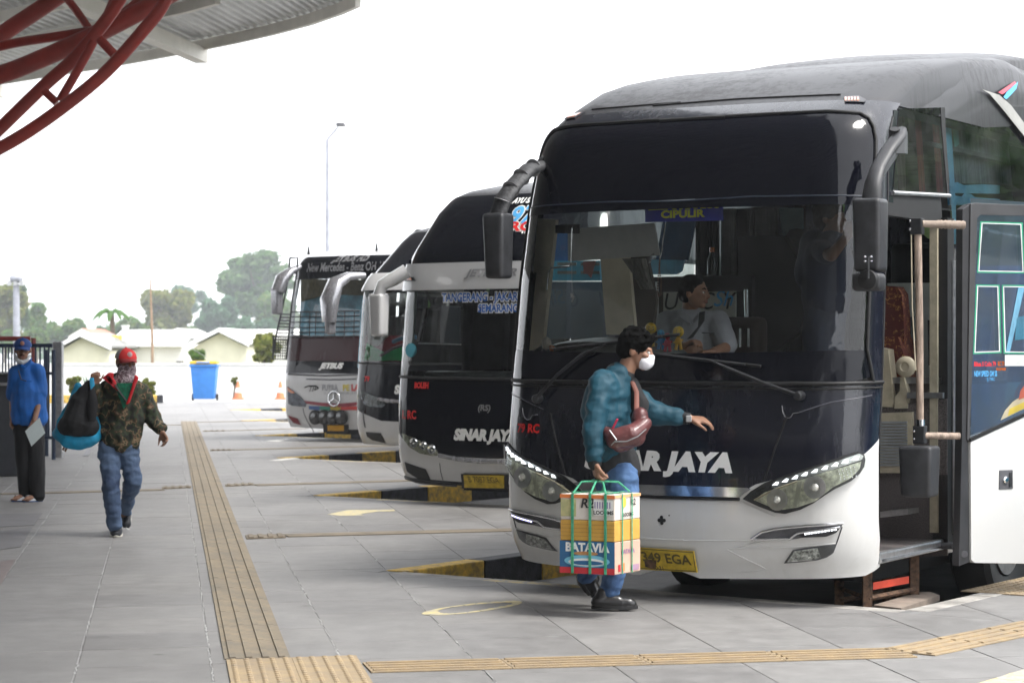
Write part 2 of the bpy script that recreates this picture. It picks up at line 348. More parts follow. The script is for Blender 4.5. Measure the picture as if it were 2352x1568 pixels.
for mk in ('slab', 'slab2', 'slab3'):
    mb = MB(); g = .0018; h = SP/2-g; hv = SP/2-.0010
    b = [(qdir*sx*h+pdir*sy*hv).to_3d() for sx, sy in ((-1, -1), (1, -1), (1, 1), (-1, 1))]
    h2 = h-.004
    t = [(qdir*sx*h2+pdir*sy*(hv-.0012)).to_3d() for sx, sy in ((-1, -1), (1, -1), (1, 1), (-1, 1))]
    mid = [p+Vector((0, 0, -.0025)) for p in b]
    vs = [mb.bm.verts.new(p) for p in [p+Vector((0, 0, -.035)) for p in b]+mid+t]
    for r in range(2):
        for i in range(4): mb.bm.faces.new((vs[r*4+i], vs[r*4+(i+1) % 4], vs[r*4+4+(i+1) % 4], vs[r*4+4+i]))
    mb.bm.faces.new(vs[8:12])
    bmesh.ops.recalc_face_normals(mb.bm, faces=mb.bm.faces)
    me = bpy.data.meshes.new('slab'); mb.bm.to_mesh(me); me.materials.append(M[mk]); slab_meshes.append(me)
cand = []
for i in range(-26, 24):
    for j in range(-12, 84):
        c = O+qdir*(i+.5)*SP*1.003+pdir*(j+.5)*SP
        if c.y < 8.6 or c.y > 62 or c.x < -17 or c.x > 12: continue
        cand.append((c, i, j))
far = MB(); nslab = 0
def poly_slab(mb, poly, dz=0):
    cx = sum(p[0] for p in poly)/len(poly); cy = sum(p[1] for p in poly)/len(poly)
    if area(poly) < .003: return
    mb.prism([(cx+(p[0]-cx)*.988, cy+(p[1]-cy)*.988, -.035) for p in poly], (0, 0, .035+dz))
for c, i, j in sorted(cand, key=lambda t: t[0].length):
    pl = [tuple(c+qdir*sx*SP/2+pdir*sy*SP/2) for sx, sy in ((-1, -1), (1, -1), (1, 1), (-1, 1))]
    pcs = inside_slot(pl)
    tot = sum(area(p) for p in pcs)
    if tot < .01: continue
    sx, sy = proj(Vector((c.x, c.y, 0)))
    inview = c.y > 9.6 and -60 < sx < 2420 and sy < 1640
    dz = random.uniform(-.0012, .0012)
    rnd = random.Random(i*131+j).random()
    if tot > area(pl)*.999 and inview and nslab < 255 and c.y < 26:
        me = slab_meshes[0 if rnd < .55 else 1 if rnd < .8 else 2]
        o = bpy.data.objects.new('paving_slab', me); COL.objects.link(o); o.parent = plat; o.location = (c.x, c.y, dz); nslab += 1
    elif inview and c.y < 22 and nslab < 298:
        mb = MB()
        for p in pcs: poly_slab(mb, p)
        mb.build('paving_slab', M['slab'], plat); nslab += 1
    elif c.y > 5 and sy < 2000:
        for p in pcs: poly_slab(far, p)
far.build('far_paving', M['slab'], plat, kind='stuff')
# darker and reddish slabs on the left of the walkway
def slab_patch(c, mat):
    o = bpy.data.objects.new('paving_slab', None)
patch = [((0, 1258), (0, 1290), (60, 1262), (90, 1230)), ]
# white chalky sealant along the long joints
mb = MB(); rs = random.Random(3)
for i in (-2, -1, 0, 1, 2):
    y = 9.8
    while y < 40:
        L = rs.uniform(.03, .4)
        if rs.random() < (.8 if i in (-2, 0, 1, 2) else .55):
            a = O+qdir*i*SP*1.003; s0 = a+pdir*(y-O.y); s1 = s0+pdir*L
            w0 = rs.uniform(.001, .006)
            n = 5; rows = []
            for k in range(n+1):
                p = s0.lerp(s1, k/n); ww = w0*(.3+rs.random()); sh = rs.uniform(-.006, .006)
                rows.append([(p.x-ww+sh, p.y, .0028), (p.x+ww+sh, p.y, .0028)])
            mb.sheet(rows)
        y += L*rs.uniform(.8, 1.5)
mb.build('joint_sealant', pm('chalky_sealant', (.46, .455, .45), .9, var=.3, vs=30), plat, kind='stuff')
# kerbs
kerb = {}
def seg(mb, a, b, nrm, w, z0, z1):
    """kerb stone from a to b, w wide towards nrm, standing slightly proud of the bed behind it"""
    a = a-nrm*.012; b = b-nrm*.012; w += .012
    mb.prism([(a.x, a.y, z0), (b.x, b.y, z0), (b.x+nrm.x*w, b.y+nrm.y*w, z0), (a.x+nrm.x*w, a.y+nrm.y*w, z0)], (0, 0, z1-z0))
for bi, (T, V) in enumerate(BAYS):
    e = TV.normalized(); n1 = -AW; nl = Vector((-AW.y, AW.x)); nl = nl if nl.dot(TV) < 0 else -nl
    L = TV.length; rs = random.Random(bi)
    # left side, striped: visible face towards the bay
    d0 = 0; k = 0
    while d0 < FL-.2:
        ln = .97 if k == 0 else rs.uniform(.74, .84); a = T+AW*max(0, d0); b_ = T+AW*min(FL, d0+ln-.008)
        mb = MB(); seg(mb, a, b_, nl, .15, -.245, .004); mb.bevel(.012, 2)
        mb.build('kerb_stone', M['worn'] if bi == 0 else M['kyel'] if (k % 2 == 0) else M['kblk'], plat); d0 += ln; k += 1
    # right side by the door: bare concrete
    d0 = 0
    while d0 < FL-.2:
        ln = .95; a = V+AW*d0; b_ = V+AW*(d0+ln-.008)
        if bi < 4:
            mb = MB(); seg(mb, a, b_, -nl, .15, -.245, rs.uniform(.001, .004)); mb.bevel(.012, 2)
            mb.build('kerb_stone', M['concrete'], plat)
        d0 += ln
    k = 0; d0 = 0
    while d0 < L-.05:
        ln = .78; a = T+e*d0; b_ = T+e*min(L, d0+ln-.006)
        mb = MB(); seg(mb, a, b_, n1, .15, -.245, .0005); mb.bevel(.012, 2)
        mb.build('kerb_stone', M['worn'] if d0 < .5*L and k % 2 else M['concrete'], plat); d0 += ln; k += 1
# ---------------------------------------------------------------- tactile paving
def bars_tile(L, W, nb, mat, name='tactile_tile', studs=False, rows=4, gap=.014):
    mb = MB(); mb.prism([(0, -W/2, 0), (L-.004, -W/2, 0), (L-.004, W/2, 0), (0, W/2, 0)], (0, 0, .006))
    if studs:
        for a in range(rows):
            for b in range(rows):
                x = L*(a+.5)/rows; y = -W/2+W*(b+.5)/rows
                mb.lathe([(.016, .006), (.012, .011), (.001, .012)], (x, y, 0), 8)
    else:
        for b in range(nb):
            y = -W/2+W*(b+.5)/nb; bw = W/nb*.19
            mb.prism([(gap, y-bw, .006), (L-gap-.003, y-bw, .006), (L-gap-.003, y+bw, .006), (gap, y+bw, .006)], (0, 0, .007))
    me = bpy.data.meshes.new(name); bmesh.ops.recalc_face_normals(mb.bm, faces=mb.bm.faces); mb.bm.to_mesh(me); mb.bm.free(); me.materials.append(mat); return me
def run_tiles(p, q, W, name_root, me_list, L, parent, maxn=400):
    d = (q-p); n = max(1, round(d.length/L)); ang = math.atan2(d.y, d.x)
    for k in range(min(n, maxn)):
        pos = p+d*(k/n)
        o = bpy.data.objects.new('tactile_tile', me_list[k % len(me_list)]); COL.objects.link(o); o.parent = parent
        o.location = (pos.x, pos.y, .0015); o.rotation_euler = (0, 0, ang); o.scale = (d.length/n/L, 1, 1)
W0 = .325
tile_p = [bars_tile(.65, W0, 4, M['tact'], gap=.003)]
tile_o = [bars_tile(.325, W0, 4, M['tact2'])]; tile_s = bars_tile(.325, .325, 0, M['tact2'], studs=True, rows=5); tile_d = [bars_tile(.325, .30, 4, M['tactD'])]
tp = empty('tactile_path'); tag(tp, kind='structure')
A0 = Vector((-1.419, 11.18)); def_pd = Vector((-.1525, 1)).normalized()
def onpath(Y, off=W0/2): return Vector((A0.x-.1525*(Y-A0.y), Y))+Vector((def_pd.y, -def_pd.x))*off
run_tiles(onpath(11.2), onpath(46.6), W0, '', tile_p, .65, tp)
# crossing lines that lead to each bay
def gp(x, y): v = G(x, y); return v.to_2d()
lines = [((0, 1134.5), (372, 1124.5), 'd'), ((372, 1121), (440, 1118), 's'), ((518, 1115), (583, 1112), 's'), ((583, 1114), (910, 1104.5), 'd'), ((910, 1104.5), (1110, 1099), 'd'),
         ((565, 1234), (655, 1231), 's'), ((655, 1230), (1195, 1216.5), 'd'),
         ((483, 1034), (532, 1033), 's'), ((532, 1033), (900, 1023.5), 'd'),
         ((466, 990), (520, 989), 's'), ((520, 989), (700, 984), 'd'), ((330, 976.5), (428, 975.5), 'd'), ((450, 969.5), (660, 965), 'd')]
cross_s = [bars_tile(.325, .325, 4, M['tactD'])]
for a, b, t in lines:
    a, b = gp(*a), gp(*b)
    if t == 'd': 
        n = max(1, int((b-a).length/.6)); d = (b-a)
        nn = Vector((-d.y, d.x)).normalized()*.13
        for k in range(n):
            p, q = a+d*(k/n), a+d*((k+.995)/n)
            mb = MB(); mb.prism([(v.x, v.y, .0015) for v in (p-nn, q-nn, q+nn, p+nn)], (0, 0, .005)); mb.build('guide_strip', M['tactD'], tp)
    else:
        d = b-a; dl = d.normalized(); nt_ = max(1, round(d.length/.4)); pd_ = def_pd*.165
        for k in range(nt_):
            p, q = a+d*(k/nt_), a+d*((k+.99)/nt_); mb = MB()
            mb.prism([(v.x, v.y, .0015) for v in (p-pd_, q-pd_, q+pd_, p+pd_)], (0, 0, .007))
            nb_ = 4
            for j in range(nb_):
                c = p+(q-p)*((j+.5)/nb_); w_ = dl*.02; e_ = def_pd*.15
                mb.prism([(v.x, v.y, .0085) for v in (c-w_-e_, c+w_-e_, c+w_+e_, c-w_+e_)], (0, 0, .008))
            mb.build('tactile_tile', M['tactD'], tp)
# near pad of studs and the ochre strip that leads right
pa, pb = gp(520, 1516.5), gp(838, 1506)
dd = (pb-pa); n = round(dd.length/.325); dn = dd.normalized(); dw = -def_pd
mb = MB(); A2, B2_ = (dn*.323).to_3d(), (dw*.323).to_3d(); z0 = Vector((0, 0, 0)); mb.prism([z0, A2, A2+B2_, B2_], (0, 0, .006))
for a in range(5):
    for b_ in range(5):
        q = A2*((a+.5)/5)+B2_*((b_+.5)/5); mb.lathe([(.016, .006), (.012, .012), (.001, .013)], q, 8)
bmesh.ops.recalc_face_normals(mb.bm, faces=mb.bm.faces); skew_me = bpy.data.meshes.new('tactile_tile'); mb.bm.to_mesh(skew_me); skew_me.materials.append(M['tact2'])
for i in range(n+1):
    for j in range(3):
        if i == n and j > 0: continue
        c = pa+dn*(i*.325)+dw*(j*.325+.0)
        if i == n: continue
        o = bpy.data.objects.new('tactile_tile', skew_me); COL.objects.link(o); o.parent = tp
        o.location = (c.x, c.y, .0015)
c0 = (gp(838, 1523)+gp(848, 1545))/2; c1 = (gp(2054, 1487.6)+gp(2110, 1512))/2; c2_ = (gp(2420, 1411)+gp(2420, 1450))/2
run_tiles(c0, c1, W0, '', tile_o, .6, tp) if False else None
tile_o6 = [bars_tile(.64, W0, 4, M['tact2'])]
run_tiles(c0, c1, W0, '', tile_o6, .64, tp); run_tiles(c1, c2_, W0, '', tile_o6, .64, tp)
for i in range(4):
    for j in range(2):
        c = gp(2262+0*i, 1362)+AW*(i*.33)+Vector((AW.y, -AW.x))*(j*.33)
        o = bpy.data.objects.new('tactile_tile', tile_s); COL.objects.link(o); o.parent = tp
        o.location = (c.x, c.y, .0015); o.rotation_euler = (0, 0, math.atan2(AW.y, AW.x))
# painted marks on the slabs (bay numbers, worn)
def ground_paint(name, outlines, mat, **kw):
    mb = MB()
    for pts in outlines:
        q = [G(*p) for p in pts]; mb.prism([(v.x, v.y, .0016) for v in q], (0, 0, .0012))
    return mb.build(name, mat, **kw)
def ring(cx, cy, rx, ry, w, tilt, a0, a1, n=22):
    outs = []
    for k in range(n):
        t0, t1 = a0+(a1-a0)*k/n, a0+(a1-a0)*(k+.9)/n
        def pt(t, f): x = rx*math.cos(t)*f; y = ry*math.sin(t)*f; return (cx+x-y*tilt, cy+y-x*.09)
        f = 1-w*(1+.3*math.sin(3*t0)); outs.append([pt(t0, 1), pt(t1, 1), pt(t1, f), pt(t0, f)])
    return outs
ground_paint('painted_zero', ring(1084, 1396, 112, 13, .26, 2.2, 0, 6.28), M['mark'], kind='structure')
ground_paint('painted_four', [[(752, 1181), (800, 1171), (860, 1171), (905, 1170), (908, 1173), (862, 1175), (826, 1180), (835, 1183), (780, 1184)], [(800, 1171), (812, 1170), (850, 1180), (838, 1182)]][:1], M['mark'], kind='structure')
ground_paint('painted_mark', [[(610, 1012.5), (660, 1007), (668, 1008), (640, 1014)], [(618, 1057), (675, 1051), (690, 1052.5), (640, 1058)]], M['markw'], kind='structure')
# darker slabs at far left
for pts, mk in (([(0, 1220), (75, 1210), (48, 1256), (0, 1262)], 'slab2'), ([(0, 1290), (36, 1284), (0, 1345)], 'slab_red'), ([(0, 1210), (0, 1180), (98, 1178), (78, 1206)], 'slab2')):
    mb = MB(); q = [G(*p) for p in pts]; mb.prism([(v.x, v.y, .0012) for v in q], (0, 0, .002))
    mb.build('paving_slab', M['slab_red'] if mk == 'slab_red' else pm('dark_slab_stone', (.17, .165, .17), .6, vs=3), plat)
# manhole grate behind the walking man
gm = MB(); q = [G(*p) for p in ((190, 1047), (203, 1047), (214, 1022), (205, 1022))]; gm.prism([(v.x, v.y, .002) for v in q], (0, 0, .004)); gm.build('drain_grate', M['plast_g'], label='small dark drain grate in the paving behind the man with the rucksack', cat='drain grate')
# ================================================================ far end of the yard
WY = 67.4
def wx(x, Y=WY): return (x-CX)/F*Y
mb = MB(); mb.box(((wx(-500)+wx(1500))/2, WY+.12, .24), (wx(1500)-wx(-500), .22, 1.5)); 
wallw = mb.build('boundary_wall', pm('white_wall_paint', (.80, .80, .78), .8, var=.06, vs=.8), label='long low white wall closing the far end of the yard', cat='wall')
mb = MB(); mb.box(((wx(-500)+wx(1500))/2, WY+.12, 1.02), (wx(1500)-wx(-500), .30, .06)); mb.build('coping', pm('wall_coping', (.7, .7, .68), .8), wallw)
wallw.parent = None
# planter strip with yellow and black kerb
pk = empty('planter_kerb', (wx(250, 62), 62, 0), label='low planter kerb painted yellow and black before the white wall', cat='kerb')
xs = [(96, 'kblk', 12), (110, 'kyel', 0)]
x = 90; cols = [('kyel', 165), ('kyel', 150 if False else 185), ('kyel', 361), ('kblk', 374)]
edges = [60, 112, 118, 150, 152, 358, 361, 374]
for a, b, mk in ((60, 105, 'kblk'), (106, 215, 'kyel'), (216, 300, 'kblk'), (301, 361, 'kyel'), (361.5, 374, 'kblk')):
    mb = MB(origin=pk.location); mb.box(((wx(a, 62)+wx(b, 62))/2, 62, .1), (wx(b, 62)-wx(a, 62), .18, .24)); mb.bevel(.02); mb.build('kerb_stone', M[mk], pk)
def leaf_blob(bm, c, rad, n, size, rnd, slots=3, squash=.8, hollow=.55):
    for _ in range(n):
        u = rnd.uniform(-1, 1); th = rnd.uniform(0, 6.283); rr = (hollow+(1-hollow)*rnd.random())
        v = Vector((math.sqrt(1-u*u)*math.cos(th), math.sqrt(1-u*u)*math.sin(th), u*squash))*rad*rr
        p = Vector(c)+v; s = size*rnd.uniform(.6, 1.4)
        a = Vector((rnd.gauss(0, 1), rnd.gauss(0, 1), rnd.gauss(0, .6))).normalized(); b = a.cross(Vector((rnd.gauss(0, 1), rnd.gauss(0, 1), rnd.gauss(0, 1)))).normalized()
        f = bm.faces.new([bm.verts.new(p+a*s), bm.verts.new(p+b*s*.55), bm.verts.new(p-a*s), bm.verts.new(p-b*s*.55)])
        f.material_index = rnd.choices(range(slots), (3, 4, 3))[0] if slots == 3 else 0
def leafmats(name, base):
    out = []
    for k, f in enumerate((.8, 1.15, 1.6)):
        m = pm(name, tuple(min(.24, v*f) for v in base), .75, var=.2, vs=.6); nt = m.node_tree; b = nt.nodes['Principled BSDF']; b.inputs['Specular IOR Level'].default_value = .3
        tl = N(nt, 'ShaderNodeBsdfTranslucent'); nt.links.new(b.inputs['Base Color'].links[0].from_socket, tl.inputs[0]); mx = N(nt, 'ShaderNodeMixShader'); mx.inputs[0].default_value = .5
        nt.links.new(b.outputs[0], mx.inputs[1]); nt.links.new(tl.outputs[0], mx.inputs[2]); nt.links.new(mx.outputs[0], nt.nodes['Material Output'].inputs[0]); out.append(m)
    return out
LM = {'deep': leafmats('deep_leaves', (.09, .185, .05)), 'yell': leafmats('yellowish_leaves', (.185, .23, .04)), 'brig': leafmats('bright_leaves', (.11, .24, .04)), 'blue': leafmats('bluish_leaves', (.075, .175, .08))}
bark = pm('bark', (.14, .11, .08), .9, vs=8, bump=.5, bs=30)
def tree(x, y0, wpx, hpx, Y, leaf, label, cat='tree', name='broadleaf_tree', seed=1, dens=1.0, zb=-3, group=None, shape='dome', lsize=.2):
    """crown centred at pixel (x, y0), wpx wide, hpx high, at depth Y, trunk down to zb"""
    if Y > 100: Y, lsize = Y*2.6, lsize*2.6
    rnd = random.Random(seed); c = P3(x, y0, Y); rw = wpx/F*Y/2; rh = hpx/F*Y/2
    root = empty(name, (c.x, c.y, zb), label=label, cat=cat, group=group)
    bm = bmesh.new(); k = int(26*dens)
    for i in range(k):
        th = rnd.uniform(0, 6.283); rr = math.sqrt(rnd.random())*.78; zz = rnd.uniform(-.8, .75)
        if shape == 'dome': lim = math.sqrt(max(0, 1-zz*zz))
        elif shape == 'cone': lim = max(.12, (1-zz)*.5)
        else: lim = 1
        cc = Vector((math.cos(th)*rr*rw*lim, math.sin(th)*rr*rw*lim, zz*rh))
        cr = rnd.uniform(.22, .36)*min(rw, rh*1.2)
        leaf_blob(bm, c+cc, cr, int(150*dens), lsize, rnd)
    bmesh.ops.translate(bm, vec=-root.location, verts=bm.verts)
    me = bpy.data.meshes.new('crown'); bm.to_mesh(me); bm.free()
    for m in LM[leaf]: me.materials.append(m)
    link_mesh('crown', me, None, root)
    mb = MB(origin=root.location)
    b = Vector((c.x, c.y, zb)); mb.tube([b, b.lerp(c, .5), c], [.06*rw+.08, .05*rw+.05, .03*rw+.03], 8)
    for i in range(5):
        th = i*1.26+rnd.random(); e = c+Vector((math.cos(th)*rw*.6, math.sin(th)*rw*.6, rh*rnd.uniform(-.2, .5))); s = b.lerp(c, rnd.uniform(.55, .95)); mb.tube([s, s.lerp(e, .5)+Vector((0, 0, -.1*rh)), e], [.03*rw+.03, .02*rw+.02, .01], 6)
    mb.build('trunk', bark, root, smooth=60)
    return root
GT = 'trees beyond the white wall'
tree(590, 650, 170, 150, 150, 'deep', 'tallest rounded tree rising behind the others left of the last bus', seed=3, dens=1.3, group=GT, lsize=.30)
tree(640, 735, 120, 130, 140, 'brig', 'bright green bushy tree just left of the last bus under the tallest tree', seed=4, group=GT, lsize=.26)
tree(385, 718, 160, 100, 130, 'yell', 'wide yellowish green tree behind the bamboo pole and grey roofs', seed=5, dens=1.2, group=GT, lsize=.24)
tree(505, 725, 150, 85, 145, 'blue', 'mid dark tree between the yellowish tree and the tallest tree', seed=6, group=GT, lsize=.26)
tree(420, 690, 110, 70, 190, 'blue', 'pale distant tree top peeping over the yellowish tree', seed=7, group=GT, lsize=.35)
tree(300, 772, 110, 80, 120, 'brig', 'low bright green tree under the palm and above the white roof', seed=8, group=GT, lsize=.22)
tree(150, 768, 110, 70, 115, 'brig', 'small round tree above the head of the man in the blue shirt', seed=9, group=GT, lsize=.2)
tree(85, 740, 80, 90, 118, 'brig', 'light green pointed tree right of the floodlight mast', seed=10, shape='cone', group=GT, lsize=.2)
tree(12, 715, 110, 150, 110, 'yell', 'tall yellowish tree at the left edge of the picture behind the floodlight mast', seed=11, dens=1.2, group=GT, lsize=.22)
tree(50, 700, 30, 110, 112, 'deep', 'slim dark cypress beside the floodlight mast', seed=12, shape='cone', group=GT, lsize=.18)
tree(606, 800, 75, 72, 84, 'yell', 'leafy bush against the pale house left of the last bus', cat='bush', name='garden_bush', seed=13, group=None, zb=-2, lsize=.12, dens=.8)
tree(452, 820, 40, 36, 84, 'brig', 'small bush between the pale houses above the blue bin', cat='bush', name='garden_bush', seed=14, zb=-2, lsize=.1, dens=.5)
tree(340, 888, 55, 38, 63, 'yell', 'olive shrub in the planter behind the walking man', cat='shrub', name='planter_shrub', seed=15, zb=0, lsize=.05, dens=.6)
tree(172, 882, 50, 40, 63, 'yell', 'flowering low shrub in the planter beside the silver gate post', cat='shrub', name='planter_shrub', seed=16, zb=0, lsize=.05, dens=.6)
tree(541, 876, 22, 22, 66.9, 'yell', 'wispy weed behind the traffic cone next to the bin', cat='weed', name='weed', seed=17, zb=0, lsize=.04, dens=.3)
tree(215, 778, 150, 50, 135, 'deep', 'low dark hedge of trees behind the red roofed house', seed=21, group=GT, lsize=.24)
tree(480, 770, 220, 60, 160, 'brig', 'long low green tree mass behind the gabled houses', seed=22, dens=1.2, group=GT, lsize=.26)
tree(575, 765, 140, 70, 132, 'blue', 'dark leafy tree filling the gap above the long pale grey roof', seed=23, group=GT, lsize=.24)
tree(60, 785, 150, 50, 105, 'brig', 'low leafy hedge behind the blue gate bars', seed=24, group=GT, lsize=.2)
# distant wooded ridge
bm = bmesh.new(); rnd = random.Random(5)
for i in range(70):
    X = -130+i*3.4; leaf_blob(bm, (X, 500+rnd.uniform(-14, 14), rnd.uniform(-1, 3.5)), rnd.uniform(3.4, 5.4), 70, 1.2, rnd)
me = bpy.data.meshes.new('wood'); bm.to_mesh(me); bm.free()
for m in LM['blue']: me.materials.append(m)
link_mesh('distant_wood', me, None); bpy.data.objects['distant_wood']['kind'] = 'stuff'
# palm
pc = P3(257, 718, 125); pr = empty('palm_tree', (pc.x, pc.y, -3), label='lone coconut palm with drooping fronds standing above the white roofs', cat='palm')
mb = MB(origin=pr.location); mb.tube([(pc.x+.2, pc.y, -3), (pc.x+.1, pc.y, 1), pc], [.2, .15, .12], 8); mb.build('trunk', bark, pr, smooth=60)
for k in range(11):
    th = k*.571+.2; L = 1.15; mb = MB(origin=pr.location); rows = []
    for s in range(8):
        t = s/7; r_ = L*t; z = .55*math.sin(t*2.2)*(.5+.5*((k*7) % 5)/5)-.75*t*t; wd = .17*math.sin(min(3.1, .3+t*2.7))
        cpt = pc+Vector((math.cos(th)*r_, math.sin(th)*r_, z)); sd_ = Vector((-math.sin(th), math.cos(th), 0))*wd
        rows.append([cpt-sd_+Vector((0, 0, -wd*.8)), cpt, cpt+sd_+Vector((0, 0, -wd*.8))])
    mb.sheet(rows); mb.build('frond', LM['deep'][1], pr)
# agave in planter
ac = P3(205, 885, 62.6); ag = empty('agave', (ac.x, ac.y, .1), label='spiky agave in the planter behind the rucksack', cat='plant')
for k in range(16):
    th = k*2.4; el = .5+.9*((k*5) % 7)/7; mb = MB(origin=ag.location); d3 = Vector((math.cos(th)*math.cos(el), math.sin(th)*math.cos(el), math.sin(el))); sd_ = Vector((-math.sin(th), math.cos(th), 0))
    b0 = Vector((ac.x, ac.y, .1)); mb.sheet([[b0-sd_*.05, b0, b0+sd_*.05], [b0+d3*.35-sd_*.05, b0+d3*.35+Vector((0, 0, -.02)), b0+d3*.35+sd_*.05], [b0+d3*.72-sd_*.003, b0+d3*.72, b0+d3*.72+sd_*.003]]); mb.build('leaf', LM['blue'][1], ag)
# houses beyond the wall
hw = pm('pale_house_wall', (.74, .71, .56), .9, var=.08, vs=.8); hw2 = pm('white_house_wall', (.80, .80, .78), .9, var=.06, vs=.8)
rf = pm('pale_roof_sheet', (.62, .61, .58), .7, var=.12, vs=1.2); rf2 = pm('white_roof_sheet', (.78, .78, .77), .7, var=.08, vs=1.2); fas = pm('white_fascia', (.8, .8, .8), .7)
def house(xl, xr, yridge, yeave, Y, label, depth=6, gable=True, wall=hw, roof=rf, ridge_x=None, ext=None, seed=1, openings=()):
    """gable towards us: eaves at xl / xr, ridge at ridge_x"""
    L, Rr = P3(xl, yeave, Y), P3(xr, yeave, Y); rx = ridge_x if ridge_x else (xl+xr)/2; T = P3(rx, yridge, Y); zb = -2.9
    root = empty('house', ((L.x+Rr.x)/2, Y, zb), label=label, cat='house')
    mb = MB(origin=root.location)
    if gable: mb.prism([(L.x+.15, Y, zb), (Rr.x-.15, Y, zb), (Rr.x-.15, Y, Rr.z-.1), (T.x, Y, T.z-.12), (L.x+.15, Y, L.z-.1)], (0, depth, 0))
    else: mb.prism([(L.x+.15, Y, zb), (Rr.x-.15, Y, zb), (Rr.x-.15, Y, Rr.z), (L.x+.15, Y, L.z)], (0, depth, 0))
    mb.build('wall', wall, root)
    if gable:
        for a, b in ((L, T), (T, Rr)):
            mb = MB(origin=root.location); o = Vector((0, -.35, .02)); mb.prism([a+o, b+o, b+o+Vector((0, 0, .07)), a+o+Vector((0, 0, .07))], (0, depth+.7, 0)); mb.build('roof', roof, root)
            mb = MB(origin=root.location); o = Vector((0, -.40, -.08)); mb.prism([a+o, b+o, b+o+Vector((0, 0, .16)), a+o+Vector((0, 0, .16))], (0, .04, 0)); mb.build('fascia', fas, root)
    else:
        mb = MB(origin=root.location); E = 3.2; zt = CH+(HY-yridge)/F*(Y+E)
        mb.prism([(L.x, Y-.4, L.z), (Rr.x, Y-.4, Rr.z), (Rr.x, Y-.4, Rr.z-.12), (L.x, Y-.4, L.z-.12)], (0, .02, 0))
        mb.prism([(L.x, Y-.38, L.z), (L.x, Y+E, zt), (L.x, Y+E, zt-.08), (L.x, Y-.38, L.z-.1)], (Rr.x-L.x, 0, 0)); mb.build('roof', roof, root)
    for (a, b, c_, d_) in openings:
        p, q = P3(a, b, Y-.02), P3(c_, d_, Y-.02); mb = MB(origin=root.location); mb.prism([(p.x, Y-.03, p.z), (q.x, Y-.03, p.z), (q.x, Y-.03, q.z), (p.x, Y-.03, q.z)], (0, .02, 0)); mb.build('window', M['plast_g'], root)
    return root
house(250, 425, 757, 789, 92, 'long low white roofed building just right of the walking man', gable=False, wall=hw2, roof=rf2, openings=[(405, 829, 422, 832)])
house(128, 260, 768, 800, 86, 'small pale gabled house with dark verge behind the gate post', wall=hw, roof=pm('grey_roof', (.25, .25, .24), .8), ridge_x=188)
house(352, 462, 758, 780, 100, 'white gabled house with grey roof behind the flat white building', wall=hw2, ridge_x=409)
house(436, 575, 758, 792, 88, 'cream gabled house standing right of the blue bin', wall=hw, roof=rf2, ridge_x=505)
house(500, 720, 756, 775, 95, 'long pale grey roof behind the cream gabled house', gable=False, wall=hw2, roof=rf)
hr = house(160, 226, 758, 776, 118, 'small house with faded red tiled roof in the gap between the trees', wall=hw, roof=pm('faded_red_tiles', (.50, .20, .15), .8), ridge_x=190)
mb = MB(origin=P3(288, 783, 90)); a = P3(288, 783, 90); b = P3(288, 750, 90); mb.tube([a, b], .14, 12); mb.cone(b, b+Vector((0, 0, .06)), .17, .17); ch = mb.build('chimney_pipe', hw2, smooth=40, label='short white vent pipe on the white roof', cat='vent pipe'); ch.location = a
a = P3(272, 776, 91); mb = MB(origin=a); mb.box(a, (.5, .3, .22)); bx_ = mb.build('rooftop_box', pm('yellow_box', (.7, .5, .1), .6), label='small yellow box beside the white vent pipe', cat='box'); bx_.location = a
# bamboo pole with guy wires
a = P3(351, 905, 70); b = P3(345, 640, 70); mb = MB(origin=Vector((a.x, a.y, 0)))
mb.tube([(a.x, 70, -.2), a.lerp(b, .5)+Vector((.02, 0, 0)), b], [.05, .045, .02], 8); bp_ = mb.build('bamboo_pole', pm('dry_bamboo', (.30, .21, .14), .8), label='tall thin brown bamboo pole rising above the roofs', cat='pole'); bp_.location = (a.x, a.y, 0)
for k in range(3):
    mb = MB(origin=Vector((a.x, a.y, 0))); mb.tube([b.lerp(a, .1+.15*k), (a.x+1.6*(k-1), 70+.6, 1.2)], .006, 5); mb.build('guy_wire', M['alu'], bp_)
# floodlight mast far left
a = P3(40, 880, 75); b = P3(37, 652, 75); ml = empty('floodlight_mast', (a.x, 75, -.2), label='white floodlight mast with round lamp head at the far left above the gate', cat='lamp post')
wp = pm('white_mast_paint', (.34, .35, .40), .5)
mb = MB(origin=ml.location); mb.tube([(a.x, 75, -.2), b], [.14, .1], 12); mb.build('mast', wp, ml, smooth=60)
mb = MB(origin=ml.location); mb.ball(b+Vector((0, 0, .18)), .22, (1, 1, .75)); mb.build('lamp_head', wp, ml, smooth=60)
mb = MB(origin=ml.location)
for k in (-1, 0, 1): mb.box(b+Vector((k*.2, -.1, .02)), (.12, .12, .16))
mb.build('bracket', M['alu'], ml)
# street lamp
a = P3(752, 900, 68); b = P3(752, 320, 68); c_ = P3(776, 292, 68); sl = empty('street_lamp', (a.x, 68, -.2), label='tall thin white street lamp with angled arm behind the last bus', cat='lamp post')
mb = MB(origin=sl.location); mb.tube([(a.x, 68, -.2), b], [.075, .05], 10); mb.build('pole', wp, sl, smooth=60)
mb = MB(origin=sl.location); mb.tube([b, c_], [.035, .03], 8); mb.build('arm', wp, sl, smooth=60)
mb = MB(origin=sl.location); hd = P3(783, 288, 68); mb.ball(hd, .15, (1.1, .7, .3)); mb.box(hd+Vector((-.02, 0, .05)), (.24, .14, .05)); mb.build('lamp_head', M['plast_g'], sl, smooth=50)
